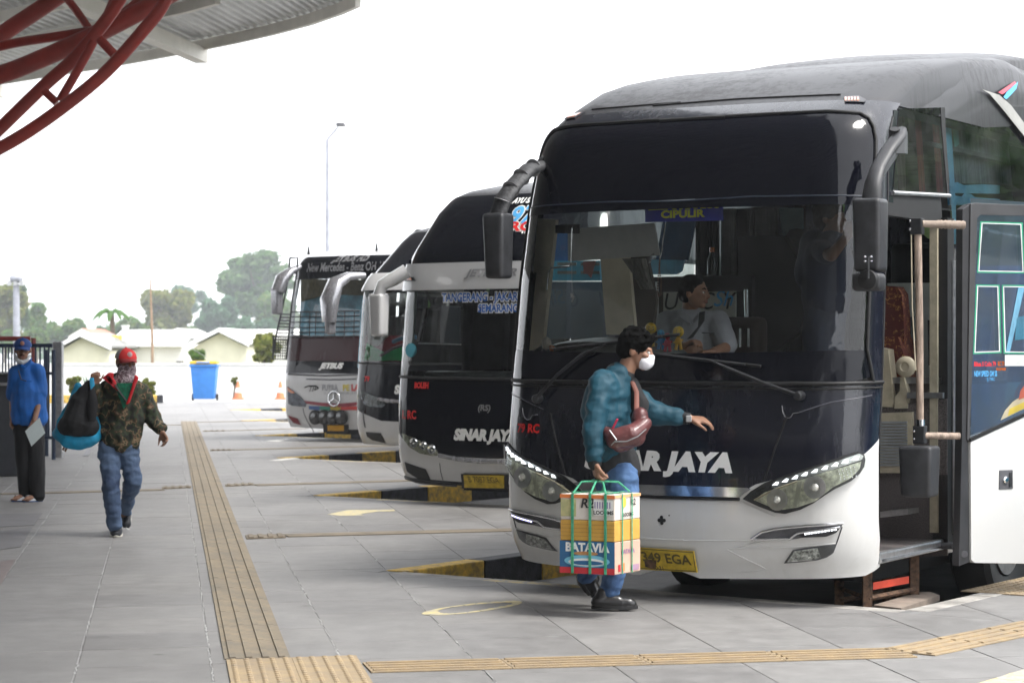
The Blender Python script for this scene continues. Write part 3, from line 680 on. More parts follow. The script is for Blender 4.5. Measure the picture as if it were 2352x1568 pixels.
# wheelie bin
bb = G(470, 920); bn = empty('wheelie_bin', (bb.x, bb.y, 0), label='blue wheelie bin with yellow lid standing alone before the white wall', cat='bin')
s = bb.y/F
bl = pm('blue_bin_plastic', (.045, .22, .62), .45, var=.06, vs=6)
hb = (920-840)*s; mb = MB(); w0, w1 = 24*s, 30*s; dpt = .28
mb.hexa([(-w0, -dpt*.8, .05), (w0, -dpt*.8, .05), (w0, dpt*.8, .05), (-w0, dpt*.8, .05)], [(-w1, -dpt, hb), (w1, -dpt, hb), (w1, dpt, hb), (-w1, dpt, hb)]).bevel(.03); mb.build('body', bl, bn, smooth=40)
mb = MB(); mb.box((0, 0, hb+.01), (w1*2.15, dpt*2.2, .07)); mb.bevel(.02); mb.build('rim', bl, bn)
mb = MB(); mb.prism([(-w1*1.05, -dpt*1.1, hb+.05), (w1*1.05, -dpt*1.1, hb+.05), (w1*1.05, dpt*1.1, hb+.05), (-w1*1.05, dpt*1.1, hb+.05)], (0, 0, .09)); mb.bevel(.035); mb.build('lid', pm('yellow_lid', (.75, .50, .04), .45), bn, smooth=40)
mb = MB(); mb.tube([(-w1*.5, -dpt*1.2, hb+.1), (w1*.5, -dpt*1.2, hb+.1)], .02); mb.build('handle', bl, bn)
for sx in (-1, 1):
    mb = MB(); mb.tube([(sx*(w0+.05)-.025, .1, .1), (sx*(w0+.05)+.025, .1, .1)], .1, 16); mb.build('wheel', M['rubber'], bn, smooth=40)
# traffic cones
cone_g = 'traffic cones by the far wall'
def cone(x, y, h, label):
    g_ = G(x, y); r = empty('traffic_cone', (g_.x, g_.y, 0), label=label, cat='traffic cone', group=cone_g)
    og = pm('cone_orange', (.62, .22, .10), .7)
    mb = MB(); mb.prism([(-.17, -.17, 0), (.17, -.17, 0), (.17, .17, 0), (-.17, .17, 0)], (0, 0, .04)); mb.bevel(.01); mb.build('base', og, r)
    mb = MB(); mb.lathe([(.13, .04), (.10, h*.38)], n=18); mb.build('lower_cone', og, r, smooth=60)
    mb = MB(); mb.lathe([(.101, h*.38), (.07, h*.66)], n=18); mb.build('reflective_sleeve', pm('white_sleeve', (.8, .78, .75), .5), r, smooth=60)
    mb = MB(); mb.lathe([(.07, h*.66), (.03, h), (.0, h)], n=18); mb.build('upper_cone', og, r, smooth=60)
cone(547, 917, .52, 'orange and white traffic cone just right of the blue bin'); cone(644, 917, .52, 'orange traffic cone near the left mirror of the last bus')
# ================================================================ gate and fence on the left
gy = 32.0
gt = empty('metal_gate', (wx(90, 31), 31, 0), label='open metal gate with dark blue bars behind the man in the blue shirt', cat='gate')
gb = pm('dark_blue_gate_steel', (.02, .035, .07), .45, metal=.3); gr_ = pm('red_rail', (.22, .04, .035), .5)
gf = MB(origin=gt.location)
def gpt(x, z, Y=31): return Vector((wx(x, Y), Y, z))
def barseg(x0, z0, x1, z1, r, Y=31): m_ = MB(origin=gt.location); m_.tube([gpt(x0, z0, Y), gpt(x1, z1, Y)], r, 8); return m_
barseg(-60, 1.56, 121, 1.56, .028).build('rail', gb, gt); barseg(-60, 1.18, 121, 1.18, .02).build('rail', gb, gt); barseg(60, .30, 135, .30, .022).build('rail', gb, gt); barseg(60, .05, 121, .05, .02).build('rail', gb, gt) if False else None
barseg(-60, 1.66, 70, 1.66, .035, 33).build('top_rail', gr_, gt); barseg(77, 0, 77, 1.67, .035, 33).build('red_post', gr_, gt)
for k, x in enumerate([-50, -42, -34, -26, -18, -10, -2, 6, 13, 20, 27, 34, 41, 82, 92, 102, 112]): barseg(x, .3 if x > 60 else 1.18, x, 1.56, .011 if x < 60 else .013).build('bar', gb, gt)
for x in (107, 123): barseg(x, -.01, x, 1.5, .028, 31 if x > 110 else 32).build('post', gb, gt)
m_ = MB(origin=gt.location); m_.box((wx(134, 31.6), 31.6, .80), (.13, .13, 1.62)); m_.bevel(.012); m_.build('gate_post', M['alu'], gt)
m_ = MB(origin=gt.location); m_.box((wx(-15, 27), 27, .80), (.34*2, .03, .76)); 
ms, mnt, mbs = new_mat('perforated_mesh'); tcn = N(mnt, 'ShaderNodeTexCoord'); vo = N(mnt, 'ShaderNodeTexVoronoi', Scale=34); mnt.links.new(tcn.outputs['Object'], vo.inputs['Vector'])
crp = N(mnt, 'ShaderNodeValToRGB'); crp.color_ramp.elements[0].color = (.16, .16, .17, 1); crp.color_ramp.elements[0].position = .12; crp.color_ramp.elements[1].color = (.012, .012, .014, 1); crp.color_ramp.elements[1].position = .3; mnt.links.new(vo.outputs['Distance'], crp.inputs[0]); mnt.links.new(crp.outputs[0], mbs.inputs['Base Color']); mbs.inputs['Roughness'].default_value = .6
m_.build('mesh_panel', ms, gt)
cab_c = G(8, 1094); cb = empty('ticket_cabinet', (cab_c.x, cab_c.y, 0), label='dark grey waist high cabinet at the left edge beside the man in the blue shirt', cat='cabinet')
sy_ = cab_c.y/F
mb = MB(); mb.box((0, .2, .60), (84*sy_, .4, 1.19)); mb.bevel(.012); mb.build('body', pm('dark_grey_cabinet', (.055, .058, .068), .5), cb)
mb = MB(); mb.box((0, .19, 1.21), (88*sy_, .45, .035)); mb.build('top', M['plast'], cb)
mb = MB(); mb.box((.02, -.04, 1.10), (.12, .05, .035)); mb.build('handle', M['alu'], cb)
# ================================================================ canopy roof
cn = empty('canopy', (-6, 30, 0), label='curved corrugated canopy roof with cream beams over the walkway at upper left', cat='canopy roof')
ZC = 7.5
def gc(x, y, z=ZC): return G(x, y, z)
edge = [Vector((-22, 62, ZC)), gc(-140, 205), gc(0, 177), gc(120, 157), gc(240, 138), gc(350, 118), gc(460, 97), gc(560, 76), gc(640, 57), gc(720, 35), gc(790, 10), gc(830, -8)]
def resample(pts, st):
    out = [pts[0].copy()]
    for a, b in zip(pts, pts[1:]):
        n = max(1, int((b-a).length/st))
        for k in range(1, n+1): out.append(a.lerp(b, k/n))
    return out
er = resample(edge, .055)
rdir = Vector((.14, .99, 0)).normalized()
mb = MB(origin=cn.location); rows = []
rr = random.Random(4)
jag = [rr.uniform(-.04, .04) for _ in range(len(er))]
for v in (.12, -1.5, -4, -9, -16, -26, -40):
    rows.append([p+rdir*(v+(jag[i//4] if v > 0 else 0))+Vector((0, 0, (.075 if i % 5 < 2 else 0)+.01)) for i, p in enumerate(er)])
mb.sheet(rows); sheet_m = pm('galvanised_sheet', (.62, .62, .61), .55, metal=.05, var=.10, vs=3, stretch=(1, .2, 1)); mb.build('roof_sheet', sheet_m, cn)
# the roof goes on over the bus noses and over the place the picture is taken from
mb = MB(origin=cn.location); e2 = resample([gc(830, -8), Vector((-.8, 26, ZC)), Vector((1.0, 14, ZC)), Vector((4.2, -9, ZC))], .12)
mb.sheet([[p+Vector((.1, 0, .03*math.sin(i*1.57)+.02)) for i, p in enumerate(e2)], [Vector((-9, p.y-1, ZC+.02+.03*math.sin(i*1.57))) for i, p in enumerate(e2)], [Vector((-20, p.y-2, ZC+.02)) for p in e2]]); mb.build('roof_sheet', sheet_m, cn)
bm_m = pm('cream_beam_paint', (.66, .63, .57), .55, var=.06, vs=2)
def beam(pts, w_, h_, z, name='purlin'):
    mb = MB(origin=cn.location)
    for a, b in zip(pts, pts[1:]):
        a = Vector((a.x, a.y, z)); b = Vector((b.x, b.y, z)); n_ = Vector((-(b-a).y, (b-a).x, 0)).normalized()*w_/2
        mb.prism([a-n_, b-n_, b+n_, a+n_], (0, 0, h_))
    return mb.build(name, bm_m, cn)
off = -rdir*.55
beam([p+off*.5 for p in edge], .10, .20, ZC-.22)
beam([gc(-160, 122), gc(32, 86), gc(120, 67), gc(211, 50), gc(320, 25), gc(430, 0), gc(500, -20)], .10, .20, ZC-.22)
beam([gc(-100, 45), gc(0, 25), gc(110, 0), gc(200, -22)], .10, .20, ZC-.22)
ra, rb = gc(90, -46, 7.25), gc(463, 122, 7.25)
beam([ra, rb], .26, .26, 7.05, 'rafter')
ra, rb = gc(-60, 250, 7.25), gc(2, 205, 7.25)
beam([rb+Vector((-3, -12, 0)), rb], .26, .26, 7.05, 'rafter')
# red tubular truss
tr_ = empty('roof_truss', (-7.9, 30, 0), label='dark red tubular steel truss arching up under the canopy at upper left', cat='truss')
redm = pm('oxide_red_paint', (.30, .032, .022), .4, var=.15, vs=3, coat=.15)
def tub(pts, Y, r, name='chord'):
    if not isinstance(Y, (list, tuple)): Y = [Y]*len(pts)
    P = [P3(p[0], p[1], y) for p, y in zip(pts, Y)]
    # smooth the polyline
    out = []
    for i in range(len(P)-1):
        p0, p1, p2, p3 = P[max(0, i-1)], P[i], P[i+1], P[min(len(P)-1, i+2)]
        for k in range(6):
            t = k/6; out.append(.5*((2*p1)+(p2-p0)*t+(2*p0-5*p1+4*p2-p3)*t*t+(3*p1-p0-3*p2+p3)*t*t*t))
    out.append(P[-1]); mb = MB(origin=tr_.location); mb.tube(out, r, 14); return mb.build(name, redm, tr_, smooth=60)
tub([(-180, 430), (0, 340), (98, 280), (200, 203), (262, 146), (322, 78), (366, 25), (395, -30)], 30, .088)
tub([(-180, 450), (-60, 350), (5, 290), (102, 196), (165, 140), (214, 84), (262, 20), (290, -30)], 31, .092)
tub([(-160, 215), (0, 172), (107, 130), (222, 78), (322, 26), (420, -30)], 32.5, .135)
tub([(-160, 200), (0, 82), (75, 32), (145, -15), (220, -60)], 34, .13)
tub([(-20, 112), (40, 98), (125, 85), (205, 72)], 33, .07, 'brace')
tub([(143, -15), (170, 18), (205, 68)], 33.2, .06, 'brace')
tub([(228, 90), (262, 126)], 31, .065, 'brace')
tub([(100, 208), (130, 236)], 30.5, .055, 'brace'); tub([(215, 95), (185, 150), (137, 232)], 30.5, .062, 'brace')
tub([(232, 72), (262, 2), (272, -25)], 32.5, .075, 'brace'); tub([(256, 52), (300, 18), (345, -22)], 33, .07, 'brace')
colb = P3(-190, 436, 30.5); mb = MB(origin=tr_.location); mb.tube([(colb.x, 30.5, 0), (colb.x, 30.5, 7)], .2, 20); mb.build('column', redm, tr_, smooth=60)

# ================================================================ unseen hall and, at right, tree belt: added so the glass mirrors less sky
hall = empty('added_hall', (-4, -15, 0), label='unseen grey hall behind the viewer, added to darken what the glass mirrors', cat='building')
hm_ = pm('grey_render_wall', (.16, .155, .15), .9, var=.2, vs=.6); ho = pm('dark_opening', (.02, .022, .025), .3)
mb = MB(origin=hall.location); mb.box((-2, -15.2, 4.2), (38, .4, 8.8)); mb.build('wall', hm_, hall)
mb = MB(origin=hall.location); mb.box((-21, 6, 4.2), (.4, 42, 8.8)); mb.build('wall', hm_, hall)
for k in range(8):
    mb = MB(origin=hall.location); mb.box((-18+k*4.4, -14.9, 1.9), (3.2, .12, 3.4)); mb.build('window', ho, hall)
for k in range(8):
    mb = MB(origin=hall.location); mb.box((-20.7, -11+k*4.6, 1.9), (.12, 3.4, 3.4)); mb.build('window', ho, hall)
bm = bmesh.new(); rnd = random.Random(11)
for i in range(110):
    leaf_blob(bm, (rnd.uniform(25, 31), 3+i*.42, rnd.uniform(1.0, 8.5)), rnd.uniform(1.8, 2.6), 120, .5, rnd)
me = bpy.data.meshes.new('belt'); bm.to_mesh(me); bm.free()
for m in LM['deep']: me.materials.append(m)
o = link_mesh('added_tree_belt', me, None); o['kind'] = 'stuff'  # unseen trees, added to keep bright sky out of the side glass

# ---------------------------------------------------------------- the humid air that pales the far trees
mb = MB(); mb.box((0, 250, 12.0), (820, 626, 32.2)); hz = mb.build('haze', None, kind='stuff')
hzm = bpy.data.materials.new('humid_air'); hzm.use_nodes = True; hn = hzm.node_tree; hn.nodes.clear()
ho_ = hn.nodes.new('ShaderNodeOutputMaterial'); pv = hn.nodes.new('ShaderNodeVolumePrincipled'); pv.inputs['Density'].default_value = .0007; pv.inputs['Color'].default_value = (.92, .96, 1, 1); pv.inputs['Anisotropy'].default_value = .3
hn.links.new(pv.outputs[0], ho_.inputs['Volume']); hz.data.materials.append(hzm)
# ================================================================ coach bodies
def lerp_tab(tab, h):
    if h <= tab[0][0]: return tab[0][1]
    for (a, x), (b, y) in zip(tab, tab[1:]):
        if h <= b:
            t = (h-a)/(b-a); return x+(y-x)*t
    return tab[-1][1]
class Bus:
    def __init__(s, N_, a, Rt, Wt, label, rc=.30, bulge=.10, L=11.8, name='coach', group=None):
        s.N = Vector((N_[0], N_[1], 0)); s.a = R(a); s.Rt = Rt; s.Wt = Wt; s.rc = rc; s.b = bulge; s.L = L
        s.u = Vector((math.cos(s.a), -math.sin(s.a), 0)); s.w = Vector((math.sin(s.a), math.cos(s.a), 0))
        s.root = empty(name, s.N, -s.a, label=label, cat='bus', group=group)
    def Rr(s, h): return (lerp_tab(s.Rt, h-.04)+2*lerp_tab(s.Rt, h)+lerp_tab(s.Rt, h+.04))/4
    def Ww(s, h): return lerp_tab(s.Wt, h)
    def T(s, h): return s.Ww(h)-s.rc+s.rc*math.pi/2
    def front(s, tau, h, off=0):
        w = s.Ww(h); sg = 1 if tau >= 0 else -1; t = abs(tau)*s.T(h); k = w-s.rc
        if t <= k: x, y, nx, ny = t, 0, 0, -1
        else:
            th = min((t-k)/s.rc, math.pi/2+.3); x = k+s.rc*math.sin(th); y = s.rc*(1-math.cos(th)); nx, ny = math.sin(th), -math.cos(th)
        y += s.b*(x/w)**2
        return Vector((sg*(x+nx*off), s.Rr(h)+y+ny*off, h))
    def side(s, d, h, sg=1, off=0): return Vector((sg*(s.Ww(h)+off), d, h))
    def world(s, v): return s.N+s.u*v.x+s.w*v.y+Vector((0, 0, v.z))
    def d0(s, h): return s.Rr(h)+s.rc+s.b
    def solve(s, f, px, g0):
        g = list(g0)
        for _ in range(25):
            p = proj(s.world(f(*g))); ex, ey = px[0]-p[0], px[1]-p[1]
            if abs(ex)+abs(ey) < .02: break
            e = 1e-3; pa = proj(s.world(f(g[0]+e, g[1]))); pb = proj(s.world(f(g[0], g[1]+e)))
            a, b, c, d = (pa[0]-p[0])/e, (pb[0]-p[0])/e, (pa[1]-p[1])/e, (pb[1]-p[1])/e
            det = a*d-b*c
            if abs(det) < 1e-6: break
            du, dv = (d*ex-b*ey)/det, (a*ey-c*ex)/det
            m = max(abs(du)/.3, abs(dv)/.5, 1); g[0] += du/m; g[1] += dv/m
            g[0] = max(-1.12, min(1.12, g[0])) if f is s.front or getattr(f, 'isf', False) else g[0]
        return tuple(g)
    def fp(s, pts): return [s.solve(s.front, p, (0, 1.2)) if not isinstance(p[0], str) else (p[1], p[2]) for p in pts]
    def sp(s, pts, sg=1): return [s.solve(lambda d, h: s.side(d, h, sg), p, (1.5, 1.2)) if not isinstance(p[0], str) else (p[1], p[2]) for p in pts]
    def at(s, x, y, d):
        """point where the line of sight through a pixel meets the cross-section d metres behind the nose"""
        r = Vector(((x-CX)/F, 1, (HY-y)/F)); c = Vector((0, 0, CH)); t = (d-(c-s.N).dot(s.w))/r.dot(s.w); p = c+r*t-s.N
        return Vector((p.dot(s.u), d, p.z))
    def skin(s, name, pts, mat, kind='f', off=0, thick=.0, step=.07, mirror=False, smooth=35, parent=None, sg=1, dens=.12, **tg):
        """panel whose outline is given as (tau,h) or (d,h) parameters, laid on the body surface"""
        k = 1.38 if kind == 'f' else 1.0
        q = []
        for i in range(len(pts)):
            a, b = pts[i], pts[(i+1) % len(pts)]; L = math.hypot((b[0]-a[0])*k, b[1]-a[1]); n = max(1, int(L/dens))
            for j in range(n): q.append(((a[0]+(b[0]-a[0])*j/n)*k, a[1]+(b[1]-a[1])*j/n))
        outs = []
        for mi in ((1, -1) if mirror else (1,)):
            bm = flatten_poly([(p[0]*mi, p[1]) for p in q], step)
            f = (lambda x, y, o: s.front(x/k, y, o)) if kind == 'f' else (lambda x, y, o: s.side(x, y, sg, o))
            flat = {v: v.co.copy() for v in bm.verts}
            if thick:
                be = [e for e in bm.edges if e.is_boundary]
                r = bmesh.ops.extrude_edge_only(bm, edges=be); nv = [g for g in r['geom'] if isinstance(g, bmesh.types.BMVert)]
                nvs = set(nv)
                for v in bm.verts: v.co = f(v.co.x, v.co.y, off-thick if v in nvs else off)
            else:
                for v in bm.verts: v.co = f(v.co.x, v.co.y, off)
            bmesh.ops.recalc_face_normals(bm, faces=bm.faces)
            # make sure it faces outwards
            fl = max(bm.faces, key=lambda f_: f_.calc_area()); c = fl.calc_center_median()
            if fl.normal.dot(c-Vector((0, 3, c.z))) < 0: bmesh.ops.reverse_faces(bm, faces=bm.faces)
            me = bpy.data.meshes.new(name); bm.to_mesh(me); bm.free()
            o = link_mesh(name, me, mat, parent or s.root, smooth); tag(o, **tg); outs.append(o)
        return outs[0] if len(outs) == 1 else outs
    def text(s, body, px, size, mat, shear=0, bold=0, sx=1, align='CENTER', off=.006, name='lettering', kind='f', sg=1, space=1, thick=0, parent=None, rot=0):
        me = text_mesh(body, size, shear, bold, sx, align, space)
        if kind == 'f': t0, h0 = s.fp([px])[0]; T = s.T(h0); f = lambda x, y: s.front(t0+x/T, h0+y, off)
        else: t0, h0 = s.sp([px], sg)[0]; f = lambda x, y: s.side(t0+x*sg, h0+y, sg, off)
        for v in me.vertices:
            x, y = v.co.x, v.co.y
            if rot: x, y = x*math.cos(rot)-y*math.sin(rot), x*math.sin(rot)+y*math.cos(rot)
            v.co = f(x, y)
        me.materials.clear(); return link_mesh(name, me, mat, parent or s.root)
    def ltube(s, pts, r, mat, name, kind='f', off=.01, n=8, parent=None, seg=6, mirror=False):
        """tube that follows the front surface through parameter points"""
        outs = []
        for mi in ((1, -1) if mirror else (1,)):
            path = []
            for a, b in zip(pts, pts[1:]):
                for j in range(seg): t = j/seg; path.append((a[0]+(b[0]-a[0])*t, a[1]+(b[1]-a[1])*t))
            path.append(pts[-1]); f = s.front if kind == 'f' else s.side
            mb = MB(); mb.tube([s.front(p[0]*mi, p[1], off) if kind == 'f' else s.side(p[0], p[1], 1, off) for p in path], r, n)
            outs.append(mb.build(name, mat, parent or s.root, smooth=60))
        return outs[0]
    def shell(s, name, hs, mat, front=True, dmax=None, cap=True, off=0):
        """body ring: both sides and the rounded front, through the given heights"""
        rows = []; L = dmax or s.L; w_ = []
        for h in hs:
            r = []
            d0 = s.d0(h); ds = [L-(L-d0)*k/14 for k in range(14)]
            for d in ds: r.append(s.side(d, h, -1, off))
            for k in range(-16, 17): r.append(s.front(k/16, h, off))
            for d in reversed(ds): r.append(s.side(d, h, 1, off))
            rows.append(r)
        mb = MB(); mb.sheet(rows)
        if cap:
            last = rows[-1]; n = len(last); mid = [((a+b)/2) for a, b in zip(last[:n//2], reversed(last[n-n//2:]))]
            vs = [mb.bm.verts.new(p) for p in last]
            for i in range(n//2-1 if n % 2 == 0 else n//2): mb.bm.faces.new((vs[i], vs[i+1], vs[n-2-i], vs[n-1-i])) if vs[i+1] != vs[n-2-i] else mb.bm.faces.new((vs[i], vs[i+1], vs[n-1-i]))
        return mb.build(name, mat, s.root, smooth=50)
    def ibox(s, x0, y0, x1, y1, d, thick, mat, name, bev=0, parent=None, smooth=None, **tg):
        a = s.at(x0, y0, d); b = s.at(x1, y1, d)
        mb = MB(); mb.box(((a.x+b.x)/2, d+thick/2, (a.z+b.z)/2), (abs(b.x-a.x), thick, abs(a.z-b.z)))
        if bev: mb.bevel(bev, 3)
        return mb.build(name, mat, parent or s.root, smooth, **tg)
    def ipoly(s, pts, d, thick, mat, name, parent=None, smooth=None, **tg):
        q = [s.at(x, y, d) for x, y in pts]; mb = MB(); mb.prism(q, (0, thick, 0)); return mb.build(name, mat, parent or s.root, smooth, **tg)
    def wheel(s, d, sg, r=.5):
        c = Vector((sg*(s.Ww(.5)-.16), d, -.24+r)); rx = Matrix.Rotation(R(90)*sg, 3, 'Y')
        root = MB(); root.lathe([(r*.56, -.13), (r*.9, -.14), (r*.99, -.11), (r, -.06), (r, .06), (r*.99, .11), (r*.9, .14), (r*.6, .12), (r*.56, .10)], c, 36, rx)
        ty = root.build('wheel', M['rubber'], s.root, smooth=40)
        m = MB(); m.lathe([(r*.57, .13), (r*.57, .09), (r*.5, .03), (r*.36, .015), (r*.30, .055), (r*.2, .075), (r*.18, .12), (.01, .125)], c, 32, rx); m.build('rim', M['alu'], ty, smooth=40)
        m = MB()
        for k in range(10):
            t = k*.628; m.lathe([(.035, .0), (.035, .021), (.001, .021)], c+rx @ Vector((r*.43*math.cos(t), r*.43*math.sin(t), .006)), 10, rx)
        m.build('hub_holes', M['rubber'], ty)
        m = MB()
        for k in range(10):
            t = k*.628+.3; m.lathe([(.016, 0), (.016, .03), (.001, .034)], c+rx @ Vector((r*.25*math.cos(t), r*.25*math.sin(t), .06)), 6, rx)
        m.build('wheel_nuts', M['chrome'], ty, kind='stuff')
    def rest(s, lower, upper, hb=1.3, top=2.97, door=True, glassm=None, d_win=.55, lowh=.22):
        """sides, underbody, rear, wheels, seats and interior shell common to the coaches"""
        g = glassm or M['darkglass']; L = s.L; dfr = s.d0(1.0)
        dr = dfr+1.21 if door else dfr
        arch = lambda c, h0: [(c-.62+.62*(1-math.cos(t)), h0+math.sin(t)*.58) for t in [k*math.pi/10 for k in range(11)]]
        low = [(dfr if not door else dr, lowh)]+[(2.9-.62, lowh)]+[(2.9+.62*math.cos(t), lowh+.52*math.sin(t)) for t in [math.pi-k*math.pi/8 for k in range(9)]]+[(8.9-.62, lowh)]+[(8.9+.62*math.cos(t), lowh+.52*math.sin(t)) for t in [math.pi-k*math.pi/8 for k in range(9)]]+[(L, lowh), (L, hb), (dr if door else dfr, hb)]
        if door: s.skin('side_panel', low, lower, 's', step=.4, dens=.3)
        else: s.skin('side_panel', low, lower, 's', step=.4, dens=.3)
        low2 = [(dfr, lowh)]+low[1:-1]+[(dfr, hb)]
        s.skin('side_panel', low2, lower, 's', sg=-1, step=.4, dens=.3)
        for sg in (-1, 1): s.wheel(2.9, sg); s.wheel(8.9, sg)
        mb = MB(); mb.box((0, L/2+.4, .18), (1.9, L-1.2, .2)); mb.build('underbody', M['rubber'], s.root)
        mb = MB(); mb.box((0, L, (top+lowh)/2), (2*s.Ww(1)-.02, .06, top-lowh)); mb.build('rear_panel', upper, s.root)
# ================================================================ nearest coach
R1 = [(.18, .12), (.30, .04), (.5, .0), (.95, .0), (1.10, .02), (1.30, .05), (1.98, .14), (2.42, .225), (2.67, .28), (2.85, .34), (2.95, .42), (3.02, .52), (3.10, .68), (3.3, 1.15), (3.45, 1.9), (3.55, 2.7), (3.6, 3.4), (3.63, 4.2)]
W1 = [(.2, 1.22), (.4, 1.25), (1.3, 1.25), (1.98, 1.235), (2.42, 1.22), (2.67, 1.20), (2.95, 1.175), (3.1, 1.165), (3.3, 1.15), (3.45, 1.12), (3.55, 1.05), (3.6, .95), (3.63, .7)]
B1 = Bus((.90, 13.75), 30.5, R1, W1, 'nearest coach, navy and white with its door swung open and a driver at the wheel')
b = B1
def P1(*p): return b.fp(list(p))
# lower white panel, dark hood
top_r = P1((1480, 1126), (1600, 1130), (1700, 1132), (1735, 1112), (1985, 1042)); top_r.append((1.0, 1.005))
top_l = [(-t, h) for t, h in reversed(top_r)]
bot_r = [(1.0, .235)]+P1(*z2([(1650, 990), (1300, 1005), (920, 1002)]))
bot = bot_r+[(0, .205)]+[(-t, h) for t, h in reversed(bot_r)]
b.skin('bumper', top_l+top_r+bot, M['white'], thick=.05, step=.05)
b.ltube([(-t, h) for t, h in reversed(P1((1700, 227), (1931, 217)))]+P1((1500, 243), (1700, 227), (1931, 217)), .006, M['rubber'], 'roof_joint', off=.002)
sealh = P1((2013, 884))[0][1]; hm = P1((1520, 886))[0][1]
hood_top = [(1.0, sealh+.01), (.6, hm+.01), (0, hm), (-.6, hm+.01), (-1.0, sealh+.01)]
b.skin('front_panel', top_l+top_r+hood_top, M['navy'], thick=.03, off=.001, step=.05)
# windscreen: clear, black band above, black band below
wb = z2([]); gl = P1((1985, 866), (2005, 850)); gtop = P1((2010, 350), (2010, 320), (2006, 293), (1995, 272), (1975, 260), (1900, 256), (1700, 266), (1517, 278))
band_r = P1((1962, 451), (1752, 451), (1520, 464)); bandR = P1((2006, 452))[0]
fr_r = P1((1990, 803), (1700, 808), (1517, 812))
def mir(l): return [(-t, h) for t, h in reversed(l)]
wl = hm+.035
e_low = P1((1990, 803))[0]
b.skin('upper_windscreen', [bandR]+gtop+mir(gtop)[1:]+[(-bandR[0], bandR[1])]+mir([(bandR[0]*.9, band_r[0][1]), (.35, band_r[1][1]), (0, band_r[2][1])])+[(.35, band_r[1][1]), (bandR[0]*.9, band_r[0][1])], M['blackglass'], off=.004, step=.045)
bd = [(bandR[0], bandR[1]), (bandR[0]*.9, band_r[0][1]), (.35, band_r[1][1]), (0, band_r[2][1])]
lo = [(e_low[0], e_low[1]), (.45, fr_r[1][1]), (0, fr_r[2][1])]
b.skin('windscreen', bd+mir(bd)[1:]+mir(lo)[::1][0:0]+[(-t, h) for t, h in lo]+[(t, h) for t, h in reversed(lo)][1:], M['shield'], off=.003, step=.045)
b.skin('lower_windscreen', lo+[(-t, h) for t, h in reversed(lo)][1:]+[(-gl[1][0], wl+.03), (-.9*gl[1][0], wl), (.9*gl[1][0], wl), (gl[1][0], wl+.03)], M['blackglass'], off=.004, step=.045)
ss = P1((1962, 470), (1752, 473), (1520, 481))
b.skin('frit_strip', [(bandR[0]*.995, bandR[1]), (bandR[0]*.9, band_r[0][1]), (.35, band_r[1][1]), (0, band_r[2][1])]+mir([(bandR[0]*.995, bandR[1]), (bandR[0]*.9, band_r[0][1]), (.35, band_r[1][1])])+mir([(bandR[0]*.995, bandR[1]-.04), (bandR[0]*.9, ss[0][1]), (.35, ss[1][1])])[::-1][0:0]+[(-bandR[0]*.995, bandR[1]-.05), (-.9*bandR[0], ss[0][1]), (-.35, ss[1][1]), (0, ss[2][1]), (.35, ss[1][1]), (.9*bandR[0], ss[0][1]), (bandR[0]*.995, bandR[1]-.05)], M['blackglass'], off=.0065, step=.045)
# surround: pillars and brow
edge_r = [(gl[1][0], wl+.02), e_low, bandR]+gtop
def pillar(mi):
    pts = [(1.0*mi, sealh), (1.0*mi, 1.6), (1.0*mi, 2.2), (1.0*mi, 2.97)]+[(t*mi, h) for t, h in reversed(edge_r[:6])]+[(.97*mi, sealh+.0)]
    b.skin('windscreen_pillar', pts, M['navy'], off=0, thick=.05, step=.035, dens=.05)
pillar(1); pillar(-1)
tp_ = edge_r[5:]
b.skin('brow', [(1.0, 2.97), (1.0, 3.05), (.5, 3.06), (0, 3.06), (-.5, 3.06), (-1.0, 3.05), (-1.0, 2.97)]+mir(tp_)[::-1][::1]+[(t, h) for t, h in reversed(tp_)][1:], M['navy'], off=0)
b.shell('roof', [2.97, 3.0, 3.05, 3.1, 3.18, 3.26, 3.34, 3.40, 3.45, 3.5, 3.54, 3.57, 3.59, 3.61, 3.625], M['char'], off=-.004)
# air-conditioning pod rising behind the brow
mb = MB(); prof = [(1.7, 3.38, .55), (2.1, 3.49, .72), (2.6, 3.575, .84), (3.2, 3.665, .92), (4.0, 3.76, .96), (5.0, 3.82, .93), (6.2, 3.80, .9), (7.2, 3.66, .85)]
rows = []
for d_, z_, w_ in prof: rows.append([(w_*math.sin(t), d_+.1*(math.sin(t)**2), z_-.16*(1-math.cos(t)**.5 if abs(t) < 1.57 else 1)-(.25 if abs(t) > 1.5 else 0)) for t in [k*math.pi/2/10 for k in range(-10, 11)]])
mb.sheet(rows); mb.build('roof_pod', M['char'], b.root, smooth=60)
# raised fairings at the roof sides
for sg in (-1, 1):
    mb = MB(); rows = []
    for d_, z_ in ((1.0, 3.10), (1.3, 3.26), (1.9, 3.42), (2.6, 3.53), (3.3, 3.60), (3.9, 3.56), (4.6, 3.3), (5.4, 3.2)):
        rows.append([(sg*x, d_+.3*(1-x), max(z_+dz, 3.03 if x > 1 else 0)) for x, dz in ((.72, -.12), (.85, -.02), (.97, .0), (1.07, -.03), (1.13, -.10), (1.165, -.26), (1.178, -.5))])
    mb.sheet(rows); mb.build('roof_fairing', M['char'], b.root, smooth=60)
